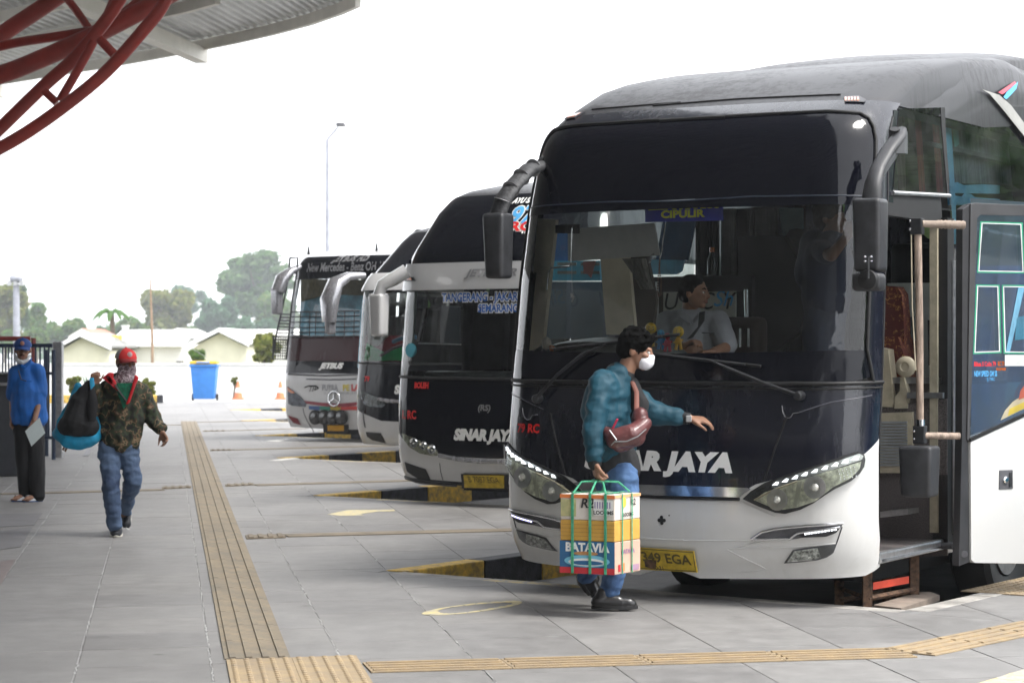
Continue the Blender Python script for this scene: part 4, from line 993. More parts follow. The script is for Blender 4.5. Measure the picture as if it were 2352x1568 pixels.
# rubber seals
for hh, off, rr in ((hm+.016, .006, .012), (hm-.014, .002, .007)):
    b.ltube([(-1.0, hh+.012), (-.7, hh+.004), (0, hh), (.7, hh+.004), (1.0, hh+.012)], rr, M['rubber'], 'windscreen_seal', off=off, seg=12)
b.ltube([(t*1.0, h) for t, h in [(gl[1][0], wl)]+edge_r[1:]], .012, M['rubber'], 'windscreen_seal', off=.008, mirror=True, seg=5)
b.ltube([(t, h) for t, h in [(1.0, 1.02+.0)]+[(1.0, hm+.3), (1.0, 2.2), (1.0, 2.95)]], .006, M['rubber'], 'pillar_joint', off=.002, seg=8)
b.ltube([(-bandR[0], bandR[1]), (-.35, band_r[1][1]), (0, band_r[2][1]), (.35, band_r[1][1]), (bandR[0], bandR[1])], .005, pm('band_edge', (.015, .022, .04), .4), 'glass_joint', off=.006, seg=10)
# chrome bar, seams
cb_ = P1((1520, 1113), (1718, 1119), (1728, 1122), (1700, 1141), (1520, 1137))
c2 = cb_[:4]+[cb_[4]]
b.skin('chrome_bar', mir(cb_[:3])[:2][::1]+[(0, cb_[0][1])]+cb_[1:4]+[(0, cb_[4][1])]+[(-t, h) for t, h in cb_[3:4]], M['chrome'], off=.022, thick=.03, step=.2)
b.ltube([(-cb_[3][0], cb_[3][1]-.012), (0, cb_[4][1]-.012), (cb_[3][0], cb_[3][1]-.012)], .010, M['rubber'], 'bar_shadow_gap', off=.01, seg=10)
b.ltube(P1(*z2([(1305, 290), (1290, 330), (1205, 575)])), .006, M['rubber'], 'hood_seam', off=.001, mirror=True)
b.ltube(P1(*z2([(1345, 275), (1500, 225), (1680, 195)])), .003, pm('reflection_grey', (.09, .09, .11), .3), 'hood_reflection_line', off=.001, mirror=True)  # grey line painted for the soft reflection on the hood
b.ltube(P1(*z2([(660, 655), (1110, 665), (1250, 730)])), .0025, M['white'], 'bumper_crease', off=.001, mirror=True)
b.ltube(P1(*z2([(660, 822), (820, 835), (1230, 835)]), *z12([(0, 1050), (560, 1045), (985, 1005)])), .0045, M['white'], 'bumper_crease', off=.001, mirror=True)
b.ltube(P1(*z2([(1040, 875), (1215, 960), (1060, 985)])), .003, M['white'], 'bumper_crease', off=.001, mirror=True)
b.ltube(P1(*z12([(1045, 850), (990, 1010), (960, 1090)])), .004, M['plast_g'], 'bumper_seam', off=.001, mirror=True)
# ---- headlamps
def headlamp(mi):
    m = lambda L: [(t*mi, h) for t, h in L]
    hous = P1(*z12([(125, 590), (200, 520), (330, 440), (560, 355), (850, 262), (1040, 195), (1180, 152), (1240, 180), (1250, 225), (1240, 290), (1200, 355), (1120, 425), (980, 495), (880, 560), (780, 630), (660, 690), (520, 728), (430, 718), (280, 662)]))
    hl = b.skin('headlamp', m(hous), M['rubber'], off=.012, thick=.05, step=.08)
    refl = P1(*z12([(235, 600), (330, 530), (620, 430), (900, 335), (1210, 240), (1195, 310), (1110, 400), (960, 480), (800, 612), (640, 668), (500, 690), (430, 682)]))
    b.skin('reflector', m(refl), pm('yellowed_reflector', (.74, .75, .62), .35, .1, var=.3, vs=30), off=.016, step=.08, parent=hl)
    for cx_, cy_, r_ in ((455, 595, .062), (800, 480, .064)):
        t, h = P1(*z12([(cx_, cy_)]))[0]; c = b.front(t*mi, h, .016); n = (b.front(t*mi, h, .1)-b.front(t*mi, h, 0)).normalized(); rot = n.to_track_quat('Z', 'Y').to_matrix()
        mb = MB(); mb.lathe([(r_, .004), (r_*.98, .010), (r_*.8, .004), (r_*.5, -.001+.004), (r_*.42, .006), (r_*.40, .014), (r_*.2, .024), (.001, .027)], c, 22, rot); mb.build('lamp_bowl', pm('silvered_bowl', (.72, .72, .66), .2, .45, var=.3, vs=60), hl, smooth=40)
        mb = MB(); mb.lathe([(r_*1.03, .0), (r_*1.05, .012), (r_*.97, .012)], c, 22, rot); mb.build('lamp_bezel', M['alu'], hl, smooth=40)
    mb = MB()
    for i in range(5):
        for j in range(4):
            px = z12([(1010+i*34+j*6, 330+j*28-i*9)])[0]; t, h = P1(px)[0]; mb.ball(b.front(t*mi, h, .016), .0055, seg=6)
    mb.build('indicator_beads', M['chrome'], hl, kind='stuff')
    dv = P1(*z12([(645, 430), (690, 420), (640, 660), (605, 668)])); b.skin('lamp_divider', m(dv), pm('pale_divider', (.5, .5, .42), .4), off=.026, thick=.012, parent=hl)
    tk = P1(*z12([(240, 600), (430, 500), (640, 425)])); b.ltube(m(tk), .005, M['creamd'], 'lamp_trim', off=.02, parent=hl)
    strip = P1(*z12([(385, 478), (420, 430), (800, 300), (1190, 168), (1228, 190), (1215, 222), (800, 365), (430, 490)])); b.skin('light_strip', m(strip), M['chrome'], off=.018, step=.2, parent=hl)
    for k in range(9):
        x = 405+k*90; y = 462-k*29
        q = P1(*z12([(x, y), (x+40, y-32-k), (x+62, y-30-k), (x+50, y-2)])); b.skin('led_cell', m(q), M['led'], off=.022, thick=.006, step=.2, parent=hl)
    ro = P1(*z12([(215, 540), (420, 440), (390, 500), (235, 560)])); b.skin('lamp_eyebrow', m(ro), M['navy'], off=.021, step=.2, parent=hl)
    b.skin('lamp_glass', m(P1(*z12([(150, 588), (330, 448), (1180, 160), (1232, 185), (1235, 290), (1120, 415), (880, 550), (660, 680), (520, 715), (430, 705)]))), M['lens'], off=.034, step=.08, parent=hl)
headlamp(1); headlamp(-1)
# ---- chrome sweep with running lights, fog lamps
def lower_lamps(mi):
    m = lambda L: [(t*mi, h) for t, h in L]
    sw = b.skin('running_light', m(P1(*z12([(205, 965), (300, 900), (420, 875), (700, 845), (1040, 812), (1040, 840), (985, 905), (900, 940), (690, 950), (590, 965), (400, 968)]))), M['plast_g'], off=.012, thick=.03)
    b.ltube(m(P1(*z12([(210, 962), (310, 898), (440, 868), (720, 840), (1046, 815)]))), .009, M['chrome'], 'chrome_edge', off=.018, parent=sw)
    b.ltube(m(P1(*z12([(215, 966), (400, 962), (570, 958), (640, 908), (1020, 850)]))), .008, M['chrome'], 'chrome_edge', off=.018, parent=sw)
    b.skin('led_housing', m(P1(*z12([(630, 915), (700, 895), (1020, 862), (985, 905), (900, 938), (690, 945)]))), M['plast'], off=.018, thick=.01, parent=sw)
    for k in range(10):
        x = 708+k*29; y = 902-k*4.6
        q = P1(*z12([(x, y), (x+19, y-3), (x+22, y+17), (x+3, y+22)])); b.skin('led_cell', m(q), M['led'] if mi > 0 else M['ledv'], off=.024, thick=.005, step=.2, parent=sw)
    fg = b.skin('fog_lamp', m(P1(*z12([(508, 1190), (590, 1065), (700, 1045), (985, 1012), (975, 1050), (955, 1100), (900, 1135), (820, 1160), (650, 1180)]))), M['plast_g'], off=.008, thick=.03)
    b.skin('fog_reflector', m(P1(*z12([(540, 1178), (610, 1075), (820, 1045), (850, 1130), (780, 1158), (640, 1172)]))), pm('fog_reflector_chrome', (.6, .6, .6), .25, .8, var=.5, vs=40), off=.012, parent=fg)
    b.skin('fog_glass', m(P1(*z12([(520, 1186), (592, 1070), (980, 1016), (952, 1098), (820, 1155)]))), M['lens'], off=.02, parent=fg)
lower_lamps(1); lower_lamps(-1)
# star-shaped emblem hole
t, h = P1((1520, 1194))[0]; mb = MB()
for k in range(4):
    a = k*math.pi/2; c = b.front(t+.012*math.cos(a), h+.017*math.sin(a), .002); mb.ball(c, .012, (1, .25, 1), seg=10)
mb.box(b.front(t, h, .002), (.03, .006, .03), rot=Matrix.Rotation(R(45), 4, 'Y')); mb.build('emblem_hole', M['rubber'], b.root)
mb = MB(); mb.ball(b.front(*P1((1537, 1183))[0], .001), .005, (1, .3, 1), seg=8); mb.build('screw_hole', M['rubber'], b.root)
# lettering
b.text('SINAR JAYA', (1505, 1060), .150, M['lett'], shear=.22, bold=.0105, sx=1.2, space=1.06)
b.text('79 RC', (1213, 984), .075, M['red'], bold=.003, sx=.95)
# plate
pl = b.skin('number_plate', P1((1440, 1253), (1598, 1264), (1606, 1313), (1446, 1304)), M['plate'], off=.03, thick=.012, step=.3)
for o_, w_ in ((-.0, 0),):
    b.ltube(P1((1443, 1256), (1597, 1267), (1603, 1310), (1448, 1301), (1443, 1256)), .003, M['platei'], 'plate_rim', off=.031, parent=pl, seg=2)
b.text('7349 EGA', (1527, 1281), .085, M['platei'], off=.034, bold=.002, sx=1.05, parent=pl, rot=-.03)
b.text('10·21', (1518, 1303), .035, M['platei'], off=.034, bold=.001, parent=pl, rot=-.03)
b.skin('plate_patch', P1(*z2([(685, 915), (740, 920), (735, 960), (690, 950)])), M['rust'], off=.033, parent=pl)
# marker lamps on the brow
def marker(mi):
    q = P1((1940, 222), (1972, 220), (1988, 229), (1984, 235), (1942, 234)); q = [(t*mi, h) for t, h in q]
    mk = b.skin('marker_lamp', q, M['plast_g'], off=.02, thick=.03, step=.3)
    for k in range(5):
        x = 1942+k*6.5; b.skin('amber_cell', [(t*mi, h) for t, h in P1((x, 223.5), (x+4.5, 223), (x+4.5, 232), (x, 232.5))], M['amber'], off=.026, thick=.005, step=.3, parent=mk)
marker(1); marker(-1)
# ---- wipers
def wiper(px, arm, blade, hook=True):
    q = P1(px)[0]; c = b.front(*q, .04)
    mb = MB(); mb.lathe([(.028, -.05), (.028, .015), (.02, .022), (.001, .022)], c, 16, Matrix.Rotation(R(90), 3, 'X')); wp_ = mb.build('wiper', M['plast'], b.root, smooth=40)
    A = [b.front(*p, o) for p, o in zip(P1(*arm), [.05]+[.055]*(len(arm)-2)+[.05])]
    mb = MB(); mb.tube(A, [.013]+[.011]*(len(A)-2)+[.006], 8); mb.build('wiper_arm', M['plast'], wp_, smooth=60)
    Bp = P1(*blade); n = 8; pts = [(Bp[0][0]+(Bp[1][0]-Bp[0][0])*k/n, Bp[0][1]+(Bp[1][1]-Bp[0][1])*k/n) for k in range(n+1)]
    mb = MB(); mb.tube([b.front(*p, .028) for p in pts], .010, 6); mb.build('wiper_blade', M['rubber'], wp_)
    mb = MB(); mb.tube([b.front(*p, .042) for p in pts[1:-1]], .008, 6); mb.build('blade_frame', M['plast'], wp_)
    if hook:
        hk = [(q[0]+.0, q[1]-.02)]; mb = MB(); cc = b.front(*q, .03)
        mb.tube([cc+Vector((-.07-.04*math.cos(k*.5), 0, -.06-.075*math.sin(k*.5))) for k in range(6)]+[cc+Vector((.0, 0, -.1))], .004, 6); mb.build('washer_hose', M['silver'], wp_, smooth=60)
wiper((1840, 908), [(1843, 908), (1760, 878), (1680, 845), (1638, 827)], [(1492, 811), (1752, 841)])
wiper((1240, 915), [(1240, 915), (1290, 860), (1345, 815), (1400, 790)], [(1278, 802), (1565, 768)])
# ---- mirrors
dkg = pm('dark_grey_mirror_shell', (.035, .036, .040), .42, var=.2, vs=12, bump=.1, bs=500)
def Lp(x, y, Y): return Vector(((P3(x, y, Y)-b.N).dot(b.u), (P3(x, y, Y)-b.N).dot(b.w), P3(x, y, Y).z))
def mirror_head(x0, y0, x1, y1, Y, mat, name='mirror', taper=.85, parent=None, dep=.16):
    a = Lp(x0, y0, Y); c = Lp(x1, y1, Y); w_ = abs(c.x-a.x)/2; z0, z1_ = a.z, c.z; cx_, cy_ = (a.x+c.x)/2, (a.y+c.y)/2
    mb = MB(); mb.hexa([(cx_-w_*taper, cy_-dep*.4, z1_), (cx_+w_*taper, cy_-dep*.4, z1_), (cx_+w_*taper, cy_+dep*.5, z1_), (cx_-w_*taper, cy_+dep*.5, z1_)],
                       [(cx_-w_, cy_-dep*.5, z0), (cx_+w_, cy_-dep*.5, z0), (cx_+w_, cy_+dep*.5, z0), (cx_-w_, cy_+dep*.5, z0)]); mb.bevel(.03, 3)
    return mb.build(name, mat, parent or b.root, smooth=40)
YR = 13.0
mr_ = mirror_head(1958, 456, 2039, 625, YR, dkg, taper=.93)
mb = MB(); pts = [(2072, 296, 13.35), (2066, 312, 13.3), (2040, 345, 13.2), (2017, 385, 13.1), (2006, 420, 13.0), (2003, 460, 13.0)]
mb.tube([Lp(*p) for p in pts], [.028, .044, .046, .046, .052, .065], 12, flat=.6); mb.build('mirror_arm', dkg, mr_, smooth=60)
mb = MB(); q_ = [Lp(2078, 300, 13.32), Lp(2078, 352, 13.32), Lp(2058, 352, 13.3), Lp(2018, 412, 13.1), Lp(2012, 396, 13.1), Lp(2060, 310, 13.3)]; mb.prism(q_, (0, .05, 0)); mb.build('arm_bracket', pm('grey_bracket', (.09, .095, .10), .4), mr_)
mb = MB(); q_ = [Lp(2076, 290, 13.3), Lp(2076, 310, 13.3), Lp(2050, 330, 13.3)]; mb.tube([Lp(2055, 296, 13.3), Lp(2055, 330, 13.35)], .03, 8); mb.build('arm_mount', M['rubber'], mr_)
mirror_head(1954, 627, 2036, 669, YR-.02, dkg, 'wide_angle_mirror', taper=1, parent=mr_, dep=.12)
mb = MB(); c = Lp(1994, 643, YR-.08); mb.lathe([(.06, 0), (.055, .02), (.001, .03)], c, 20, Matrix.Rotation(R(90), 3, 'X')); mb.build('ball_joint', M['rubber'], mr_, smooth=40)
mb = MB(); mb.tube([Lp(1994, 590, YR-.12), Lp(1994, 640, YR-.14)], .008, 8); mb.build('mirror_stay', M['plast'], mr_)
mb = MB()
for x, y in ((1987, 590), (2001, 590), (1987, 600), (2001, 600)): mb.ball(Lp(x, y, YR-.09), .008, seg=8)
mb.build('stay_bolts', M['chrome'], mr_, kind='stuff')
YL = 14.3
ml_ = mirror_head(1111, 490, 1177, 640, YL, dkg, taper=.84)
mb = MB(); pts = [(1258, 362, 14.75), (1250, 380, 14.7), (1215, 388, 14.55), (1180, 425, 14.4), (1155, 460, 14.3), (1143, 495, 14.3)]
mb.tube([Lp(*p) for p in pts], [.045, .060, .063, .062, .062, .062], 12, flat=.6); mb.build('mirror_arm', pm('taped_arm', (.055, .056, .06), .6, var=.3, vs=30, bump=.5, bs=60), ml_, smooth=60)
for k in range(5):
    t = .2+.15*k; i = int(t*5); f = t*5-i; A, B_ = Lp(*pts[i]), Lp(*pts[i+1]); c = A.lerp(B_, f); dr = (B_-A).normalized(); rot = dr.to_track_quat('Z', 'Y').to_matrix()
    mb = MB(); mb.lathe([(.058, -.002), (.060, 0), (.058, .002)], c, 18, rot); mb.build('cable_tie', M['lettgrey'], ml_)
# ---- door side
def S1(*p): return b.sp(list(p))
dfr = b.d0(1.0); DR = dfr+1.15
b.rest(M['white'], M['navy'], hb=1.02, top=3.0)
g_up = .0
# mid band on the door side (dark) behind the door, and upper windows
b.skin('side_band', [(DR+.03, 1.02), (11.8, 1.02), (11.8, 1.3), (DR+.03, 1.3)], M['navy'], 's', step=.5)
wins = [(DR+.08, 3.0), (3.06, 4.9), (4.96, 6.8), (6.86, 8.7), (8.76, 11.3)]
for sg in (1, -1):
    for a_, c_ in wins:
        if sg == 1 and a_ < 1.9: continue
        b.skin('side_window', [(a_, 1.32), (c_, 1.32), (c_, 2.95), (a_, 2.95)], M['driverglass'] if sg < 0 else M['darkglass'], 's', sg=sg, step=.5)
        mb = MB(); mb.box((sg*1.19, c_+.03, 2.15), (.05, .07, 1.7)); mb.build('window_pillar', M['rubber'], b.root)
b.skin('side_window', [(.62, 1.35), (1.05, 1.35), (1.05, 2.3), (.72, 2.3)], M['driverglass'], 's', sg=-1, step=.5); b.skin('side_window', [(.95, 2.36), (1.2, 2.36), (1.2, 2.95), (1.0, 2.95)], M['driverglass'], 's', sg=-1, step=.5)
b.skin('side_window', [(1.12, 1.35), (DR+.02, 1.35), (DR+.02, 2.95), (1.12, 2.95)], M['driverglass'], 's', sg=-1, step=.5)
b.skin('side_band', [(dfr, 1.02), (11.8, 1.02), (11.8, 1.3), (dfr, 1.3)], M['white'], 's', sg=-1, step=.5)
# upper quarter windows above the door (photo outline)
sw1 = S1((2064, 250), (2158, 247), (2174, 446), (2050, 440))
b.skin('quarter_window', sw1, M['sideglass'], 's', off=.004, step=.2)
b.skin('side_window', S1((2168, 247), (2288, 247), (2356, 338), (2420, 460), (2420, 900), (2196, 900), (2178, 447)), M['sideglass'], 's', off=.004, step=.3)
d0h = lambda h: b.d0(h)
A_ = S1((2064, 250))[0]; Bq = S1((2050, 440))[0]; Cq = S1((2174, 446))[0]; Dq = S1((2158, 247))[0]; Eq = S1((2178, 447))[0]; Fq = S1((2168, 247))[0]; Gq = S1((2196, 900))[0]
b.skin('window_frame', [(d0h(2.97), 3.0), (d0h(2.6), 2.6), (d0h(2.45), 2.42), (Bq[0], 2.42), Bq, A_, (A_[0], 3.0)], M['navy'], 's', off=.001, step=.2)
b.skin('window_frame', [(A_[0], 3.02), A_, Dq, Fq, (5.0, 2.97), (5.0, 3.02)], M['navy'], 's', off=.002, step=.3)
b.skin('window_divider', [Dq, Cq, Eq, Fq], M['rubber'], 's', off=.008, thick=.01, step=.3)
b.ltube([(Bq[0]-.03, Bq[1]-.01), (Cq[0]+.02, Cq[1]-.01)], .014, M['alu'], 'drip_rail', kind='s', off=.012)
b.skin('door_header', [(d0h(2.42)-.02, 2.34), (DR+.02, 2.34), (DR+.02, Cq[1]-.02), (Bq[0]-.06, Bq[1]-.02)], M['rubber'], 's', off=.0, thick=.06, step=.3)
# sweeping pale stripe and grey flank above it
st = S1((2245, 206), (2285, 219), (2312, 243), (2430, 400), (2430, 460), (2380, 360), (2288, 246), (2262, 216))
b.skin('sweep_stripe', st, pm('pale_grey_stripe', (.42, .41, .39), .35, coat=.5), 's', off=.034, thick=.004, step=.2)
fl_ = S1((2316, 246), (2480, 246), (2480, 470), (2430, 400)); b.skin('flank_panel', fl_, M['char'], 's', off=.024, step=.3)
b.skin('swoosh', S1((2280, 213), (2318, 188), (2322, 192), (2290, 218)), pm('swoosh_red', (.65, .08, .12), .4), 's', off=.04, step=.3)
b.skin('swoosh', S1((2292, 224), (2300, 212), (2326, 189), (2322, 205), (2299, 229)), M['lettsky'], 's', off=.04, step=.3)
b.ltube(S1((2310, 246), (2480, 246)), .008, M['rubber'], 'flank_groove', kind='s', off=.012)
# doorway: jamb, step well, threshold
mb = MB(); mb.box((1.215, DR+.06, 1.32), (.10, .12, 2.1)); mb.build('door_jamb', M['rubber'], b.root)
mb = MB(); mb.tube([(1.27, DR+.10, .35), (1.27, DR+.10, 2.1)], .014, 8); mb.tube([(1.25, DR+.16, .35), (1.25, DR+.16, 2.1)], .011, 8); mb.build('door_guide_rail', M['alu'], b.root)
mb = MB(); mb.box((1.18, DR-.012, 1.36), (.05, .03, 2.0)); mb.build('jamb_trim', M['creamd'], b.root)
mb = MB(); mb.box((.93, dfr+.57, .29), (.55, 1.2, .05)); mb.build('step_floor', M['step'], b.root)
mb = MB(); mb.box((1.215, dfr+.60, .285), (.05, 1.12, .07)); mb.bevel(.012); mb.build('threshold', M['alu'], b.root)
mb = MB(); mb.box((1.243, dfr+.60, .27), (.012, 1.10, .02)); mb.build('threshold_trim', M['chrome'], b.root)
mb = MB(); mb.box((.64, dfr+.55, .43), (.05, 1.2, .29)); mb.build('step_riser', M['step'], b.root)
mb = MB(); mb.box((.45, dfr+.55, .58), (.42, 1.2, .03)); mb.build('step_tread', M['step'], b.root)
mb = MB(); mb.box((.66, dfr+.35, .60), (.03, .8, .04)); mb.build('step_nosing', M['alu'], b.root)
mb = MB(); mb.box((.85, DR+.05, .80), (.75, .05, 1.05)); mb.build('step_well_wall', M['step'], b.root)
mb = MB(); mb.box((.85, DR+.03, 1.33), (.75, .06, .04)); mb.build('step_well_rail', M['alu'], b.root)
# wall of the cab seen through the doorway: dash end, grille
def DP(x, y, s_):
    """doorway helper: pixel on the plane local-x = s_"""
    r = Vector(((x-CX)/F, 1, (HY-y)/F)); c = Vector((0, 0, CH)); t = (s_-(c-b.N).dot(b.u))/r.dot(b.u); p = c+r*t-b.N
    return Vector((s_, p.dot(b.w), p.z))
def dpoly(pts, s_, thick, mat, name, bev=0, smooth=None, **tg):
    mb = MB(); mb.prism([DP(x, y, s_) for x, y in pts], (-thick, 0, 0))
    if bev: mb.bevel(bev, 2)
    return mb.build(name, mat, b.root, smooth, **tg)
# things seen through the doorway sit on cross planes facing us
Y_ = DR-.05
b.ipoly([(2010, 1085), (2175, 1085), (2175, 1275), (2010, 1285)], DR-.0, .02, M['step'], 'step_well_lining')
b.ipoly([(2010, 935), (2175, 915), (2175, 1090), (2010, 1090)], DR-.01, .02, M['step'], 'step_well_lining')
gp_ = b.ipoly(z10([(290, 425), (470, 418), (472, 750), (415, 758), (290, 758)]), DR-.04, .03, M['creamd'], 'vent_panel')
for k in range(15):
    y = 470+k*17; b.ipoly(z10([(290, y), (440, y), (440, y+12), (290, y+12)]), DR-.05, .012, pm('grey_louvre', (.30, .31, .31), .5) if k == 0 else bpy.data.materials['grey_louvre'], 'louvre', parent=gp_)
b.ipoly(z10([(440, 310), (640, 310), (640, 342), (440, 342)]), DR-.05, .03, M['alu'], 'rail_cap')
b.ipoly(z10([(290, 975), (445, 960), (445, 990), (290, 1008)]), DR-.25, .2, M['alu'], 'step_nosing')
# seat of the conductor
st_ = b.ipoly(z9([(300, 1130), (330, 1125), (385, 1130), (410, 1170), (422, 1290), (425, 1420), (400, 1560), (300, 1560)]), DR+.15, .12, M['seatred'], 'crew_seat', smooth=30)
b.ipoly(z10([(300, 0), (390, 0), (430, 120), (415, 230), (382, 330), (340, 330), (300, 200)]), DR+.10, .3, M['seatred'], 'seat_cushion', parent=st_)
b.ipoly(z10([(290, 60), (335, 70), (368, 370), (360, 392), (290, 388)]), DR-.02, .1, M['creamd'], 'seat_shell', parent=st_)
b.ipoly(z10([(372, 335), (400, 300), (402, 225), (420, 220), (442, 300), (440, 398), (370, 400)]), DR-.03, .1, M['creamd'], 'seat_shell', parent=st_)
kn = b.at(2082, 842, DR-.08); mb = MB(); mb.lathe([(.064, 0), (.068, .01), (.062, .016), (.066, .024), (.058, .032), (.030, .036), (.026, .030), (.001, .030)], kn, 24, Matrix.Rotation(R(90), 3, 'X')); mb.build('recline_knob', M['creamd'], st_, smooth=40)
# pale partition behind, and curtain
b.ipoly(z9([(330, 1110), (580, 1108), (580, 1568), (330, 1568)]), DR+.55, .02, M['board'], 'partition_board')
b.ipoly(z10([(430, 0), (575, 0), (570, 255), (440, 262)]), DR+.54, .02, M['board'], 'partition_board')
b.ipoly(z9([(455, 1300), (478, 1295), (482, 1500), (470, 1560), (420, 1560)]), DR+.35, .02, M['dash'], 'seat_side')
b.ipoly(z10([(640, 80), (640, 305), (620, 290), (585, 190), (590, 150), (625, 110)]), DR+.01, .03, M['creamd'], 'door_lining')
b.ipoly(z9([(555, 1315), (612, 1330), (612, 1568), (560, 1568)]), DR+.3, .02, M['intd'], 'seat_side')
b.ipoly(z9([(520, 715), (560, 710), (585, 740), (590, 840), (560, 862), (520, 830)]), DR+.2, .03, pm('green_cloth', (.25, .38, .14), .8, vs=14), 'hanging_cloth')
# folding-door shaft with wrapped handles and step mirror box
sx_, sd_ = 1.30, .84
def SH(x, y, dd=.84): return b.at(x, y, dd)
A_t, A_b = SH(2108, 520), SH(2113, 975)
mb = MB(); mb.tube([A_t, A_t.lerp(A_b, .5)+Vector((.004, 0, 0)), A_b], .023, 14); shf = mb.build('door_shaft', M['wood'], b.root, smooth=60)
mb = MB(); mb.tube([SH(2097, 540)+Vector((0, -.03, 0)), SH(2099, 700)+Vector((0, -.03, 0)), SH(2108, 850)+Vector((0, -.035, 0))], .004, 6); mb.build('cable', M['creamd'], shf)
mb = MB(); mb.box(SH(2107, 520), (.075, .06, .10)); mb.bevel(.008); mb.build('shaft_clamp', M['plast'], shf)
mb = MB(); mb.box(SH(2113, 998), (.075, .06, .11)); mb.bevel(.008); mb.build('shaft_clamp', M['plast'], shf)
mb = MB(); mb.tube([SH(2114, 963), SH(2114, 980)], .028, 14); mb.build('shaft_collar', M['chrome'], shf, smooth=60)
hp0 = SH(2118, 515); hp1 = Vector((1.60, 1.08, hp0.z-.0))
HB = [SH(2118, 514), b.at(2160, 516, .9), b.at(2216, 517, 1.0)]
mb = MB(); path = [HB[0].lerp(HB[2], k/24) for k in range(25)]; mb.tube(path, [.022+(.006*abs(math.sin(k*1.3)) if k > 8 else 0) for k in range(25)], 12); mb.build('wrapped_handle', pm('wrapped_rope_cloth', (.34, .27, .22), .85, bump=.6, bs=50, vs=20), shf, smooth=60)
mb = MB(); mb.tube([b.at(2118, 1000, .84), b.at(2204, 1001, 1.0)], .021, 12); mb.build('lower_handle', M['wood'], shf, smooth=60)
for (x, y) in ((2095, 508), (2095, 527), (2104, 990), (2104, 1008)): 
    mb = MB(); mb.ball(SH(x, y)+Vector((0, -.032, 0)), .008, seg=8); mb.build('bolt', M['chrome'], shf)
a_ = b.at(2072, 1022, .80); c_ = b.at(2149, 1142, .80); mb = MB(); w_ = (c_.x-a_.x)/2; cx_ = (a_.x+c_.x)/2
mb.hexa([(cx_-w_*.86, .72, c_.z), (cx_+w_*.95, .72, c_.z), (cx_+w_*.95, .88, c_.z), (cx_-w_*.86, .88, c_.z)], [(cx_-w_, .72, a_.z), (cx_+w_, .72, a_.z), (cx_+w_, .90, a_.z), (cx_-w_, .90, a_.z)]); mb.bevel(.028, 3); mb.build('step_mirror', dkg, shf, smooth=40)
# ---- open door leaf
lb = Vector((2.79, 13.9, 0)); ldir = Vector((.85, .53, 0)).normalized(); lw = .80; ln = Vector((ldir.y, -ldir.x, 0))
Mi = Matrix.Rotation(b.a, 4, 'Z') @ Matrix.Translation(-b.N)
def LF(x, y, o=0):
    r = Vector(((x-CX)/F, 1, (HY-y)/F)); c = Vector((0, 0, CH)); t = ((lb-c).dot(ln))/r.dot(ln); return Mi @ (c+r*t+ln*o)
def lpoly(pts, o, thick, mat, name, parent=None, bev=0, smooth=None, **tg):
    mb = MB(); q = [LF(x, y, o) for x, y in pts]; nn = (LF(pts[0][0], pts[0][1], o+thick)-q[0]); mb.prism(q, -nn)
    if bev: mb.bevel(bev, 2)
    return mb.build(name, mat, parent or b.root, smooth, **tg)
XR = 2520
leafm = pm('dark_grey_door_frame', (.06, .06, .063), .4, var=.1, coat=.3)
door = lpoly([(2230, 468), (2240, 466), (XR, 478), (XR, 500), (2252, 492), (2244, 500), (2228, 1015), (2222, 1010)], 0, .045, leafm, 'door', bev=.003)
gl_ = lpoly([(2243, 494), (XR, 500), (XR, 870), (2352, 955), (2226, 1005)], -.012, .006, glass('door_leaf_glass', (.86, .90, .92), ior=1.35, film=.04), 'door_glass', door)
b.skin('painted_reflection', S1((2225, 610), (2560, 610), (2560, 960), (2225, 1040)), pm('deep_blue_reflection', (.012, .04, .12), .35, coat=.5, var=.3, vs=2), 's', off=.012, step=.3)  # blue coach's reflection in the door glass, painted on the body side behind
b.skin('painted_reflection_stripe', S1(*z9([(1050, 1135), (1085, 1135), (1000, 1505), (978, 1500)])), pm('pale_blue_reflection', (.25, .58, .80), .4), 's', off=.016, step=.3)
b.skin('painted_reflection_stripe', S1(*z9([(1040, 1300), (1100, 1290), (1100, 1420), (1030, 1430)])), pm('teal_reflection', (.05, .25, .38), .4), 's', off=.016, step=.3)
b.skin('upper_painted_reflection', S1((2225, 455), (2560, 480), (2560, 610), (2225, 610)), pm('dim_teal_reflection', (.015, .032, .05), .35, coat=.5), 's', off=.011, step=.3)
lpoly([(2228, 1010), (2352, 953), (XR, 872), (XR, 1296), (2238, 1292), (2229, 1285)], .006, .05, M['white'], 'door_panel', door, bev=.006, smooth=40)
lpoly([(2226, 1006), (2352, 949), (XR, 866), (XR, 874), (2352, 956), (2227, 1014)], .012, .02, M['rubber'], 'door_moulding', door)
lpoly([(2214, 480), (2232, 468), (2226, 1010), (2230, 1290), (2205, 1300), (2212, 1000)], -.01, .06, pm('door_edge_grey', (.035, .035, .038), .35), 'door_edge', door, bev=.004)
green = pm('green_line_sticker', (.03, .38, .20), .5); whit = pm('white_line_sticker', (.75, .77, .75), .5)
def outline_rect(q, mat, w_, o, name='sticker_frame'):
    cx_ = sum(p[0] for p in q)/4; cy_ = sum(p[1] for p in q)/4
    for i in range(4):
        a, c = q[i], q[(i+1) % 4]
        f = lambda p, k: (p[0]+(w_ if p[0] < cx_ else -w_)*k, p[1]+(w_ if p[1] < cy_ else -w_)*k)
        lpoly([a, c, f(c, 1), f(a, 1)], o, .001, mat, name, door)
rects = [z9([(848, 766), (1084, 773), (1096, 1056), (830, 1052)]), z9([(824, 1118), (955, 1120), (965, 1500), (808, 1506)]), z9([(968, 1120), (1120, 1122), (1130, 1505), (978, 1503)])]
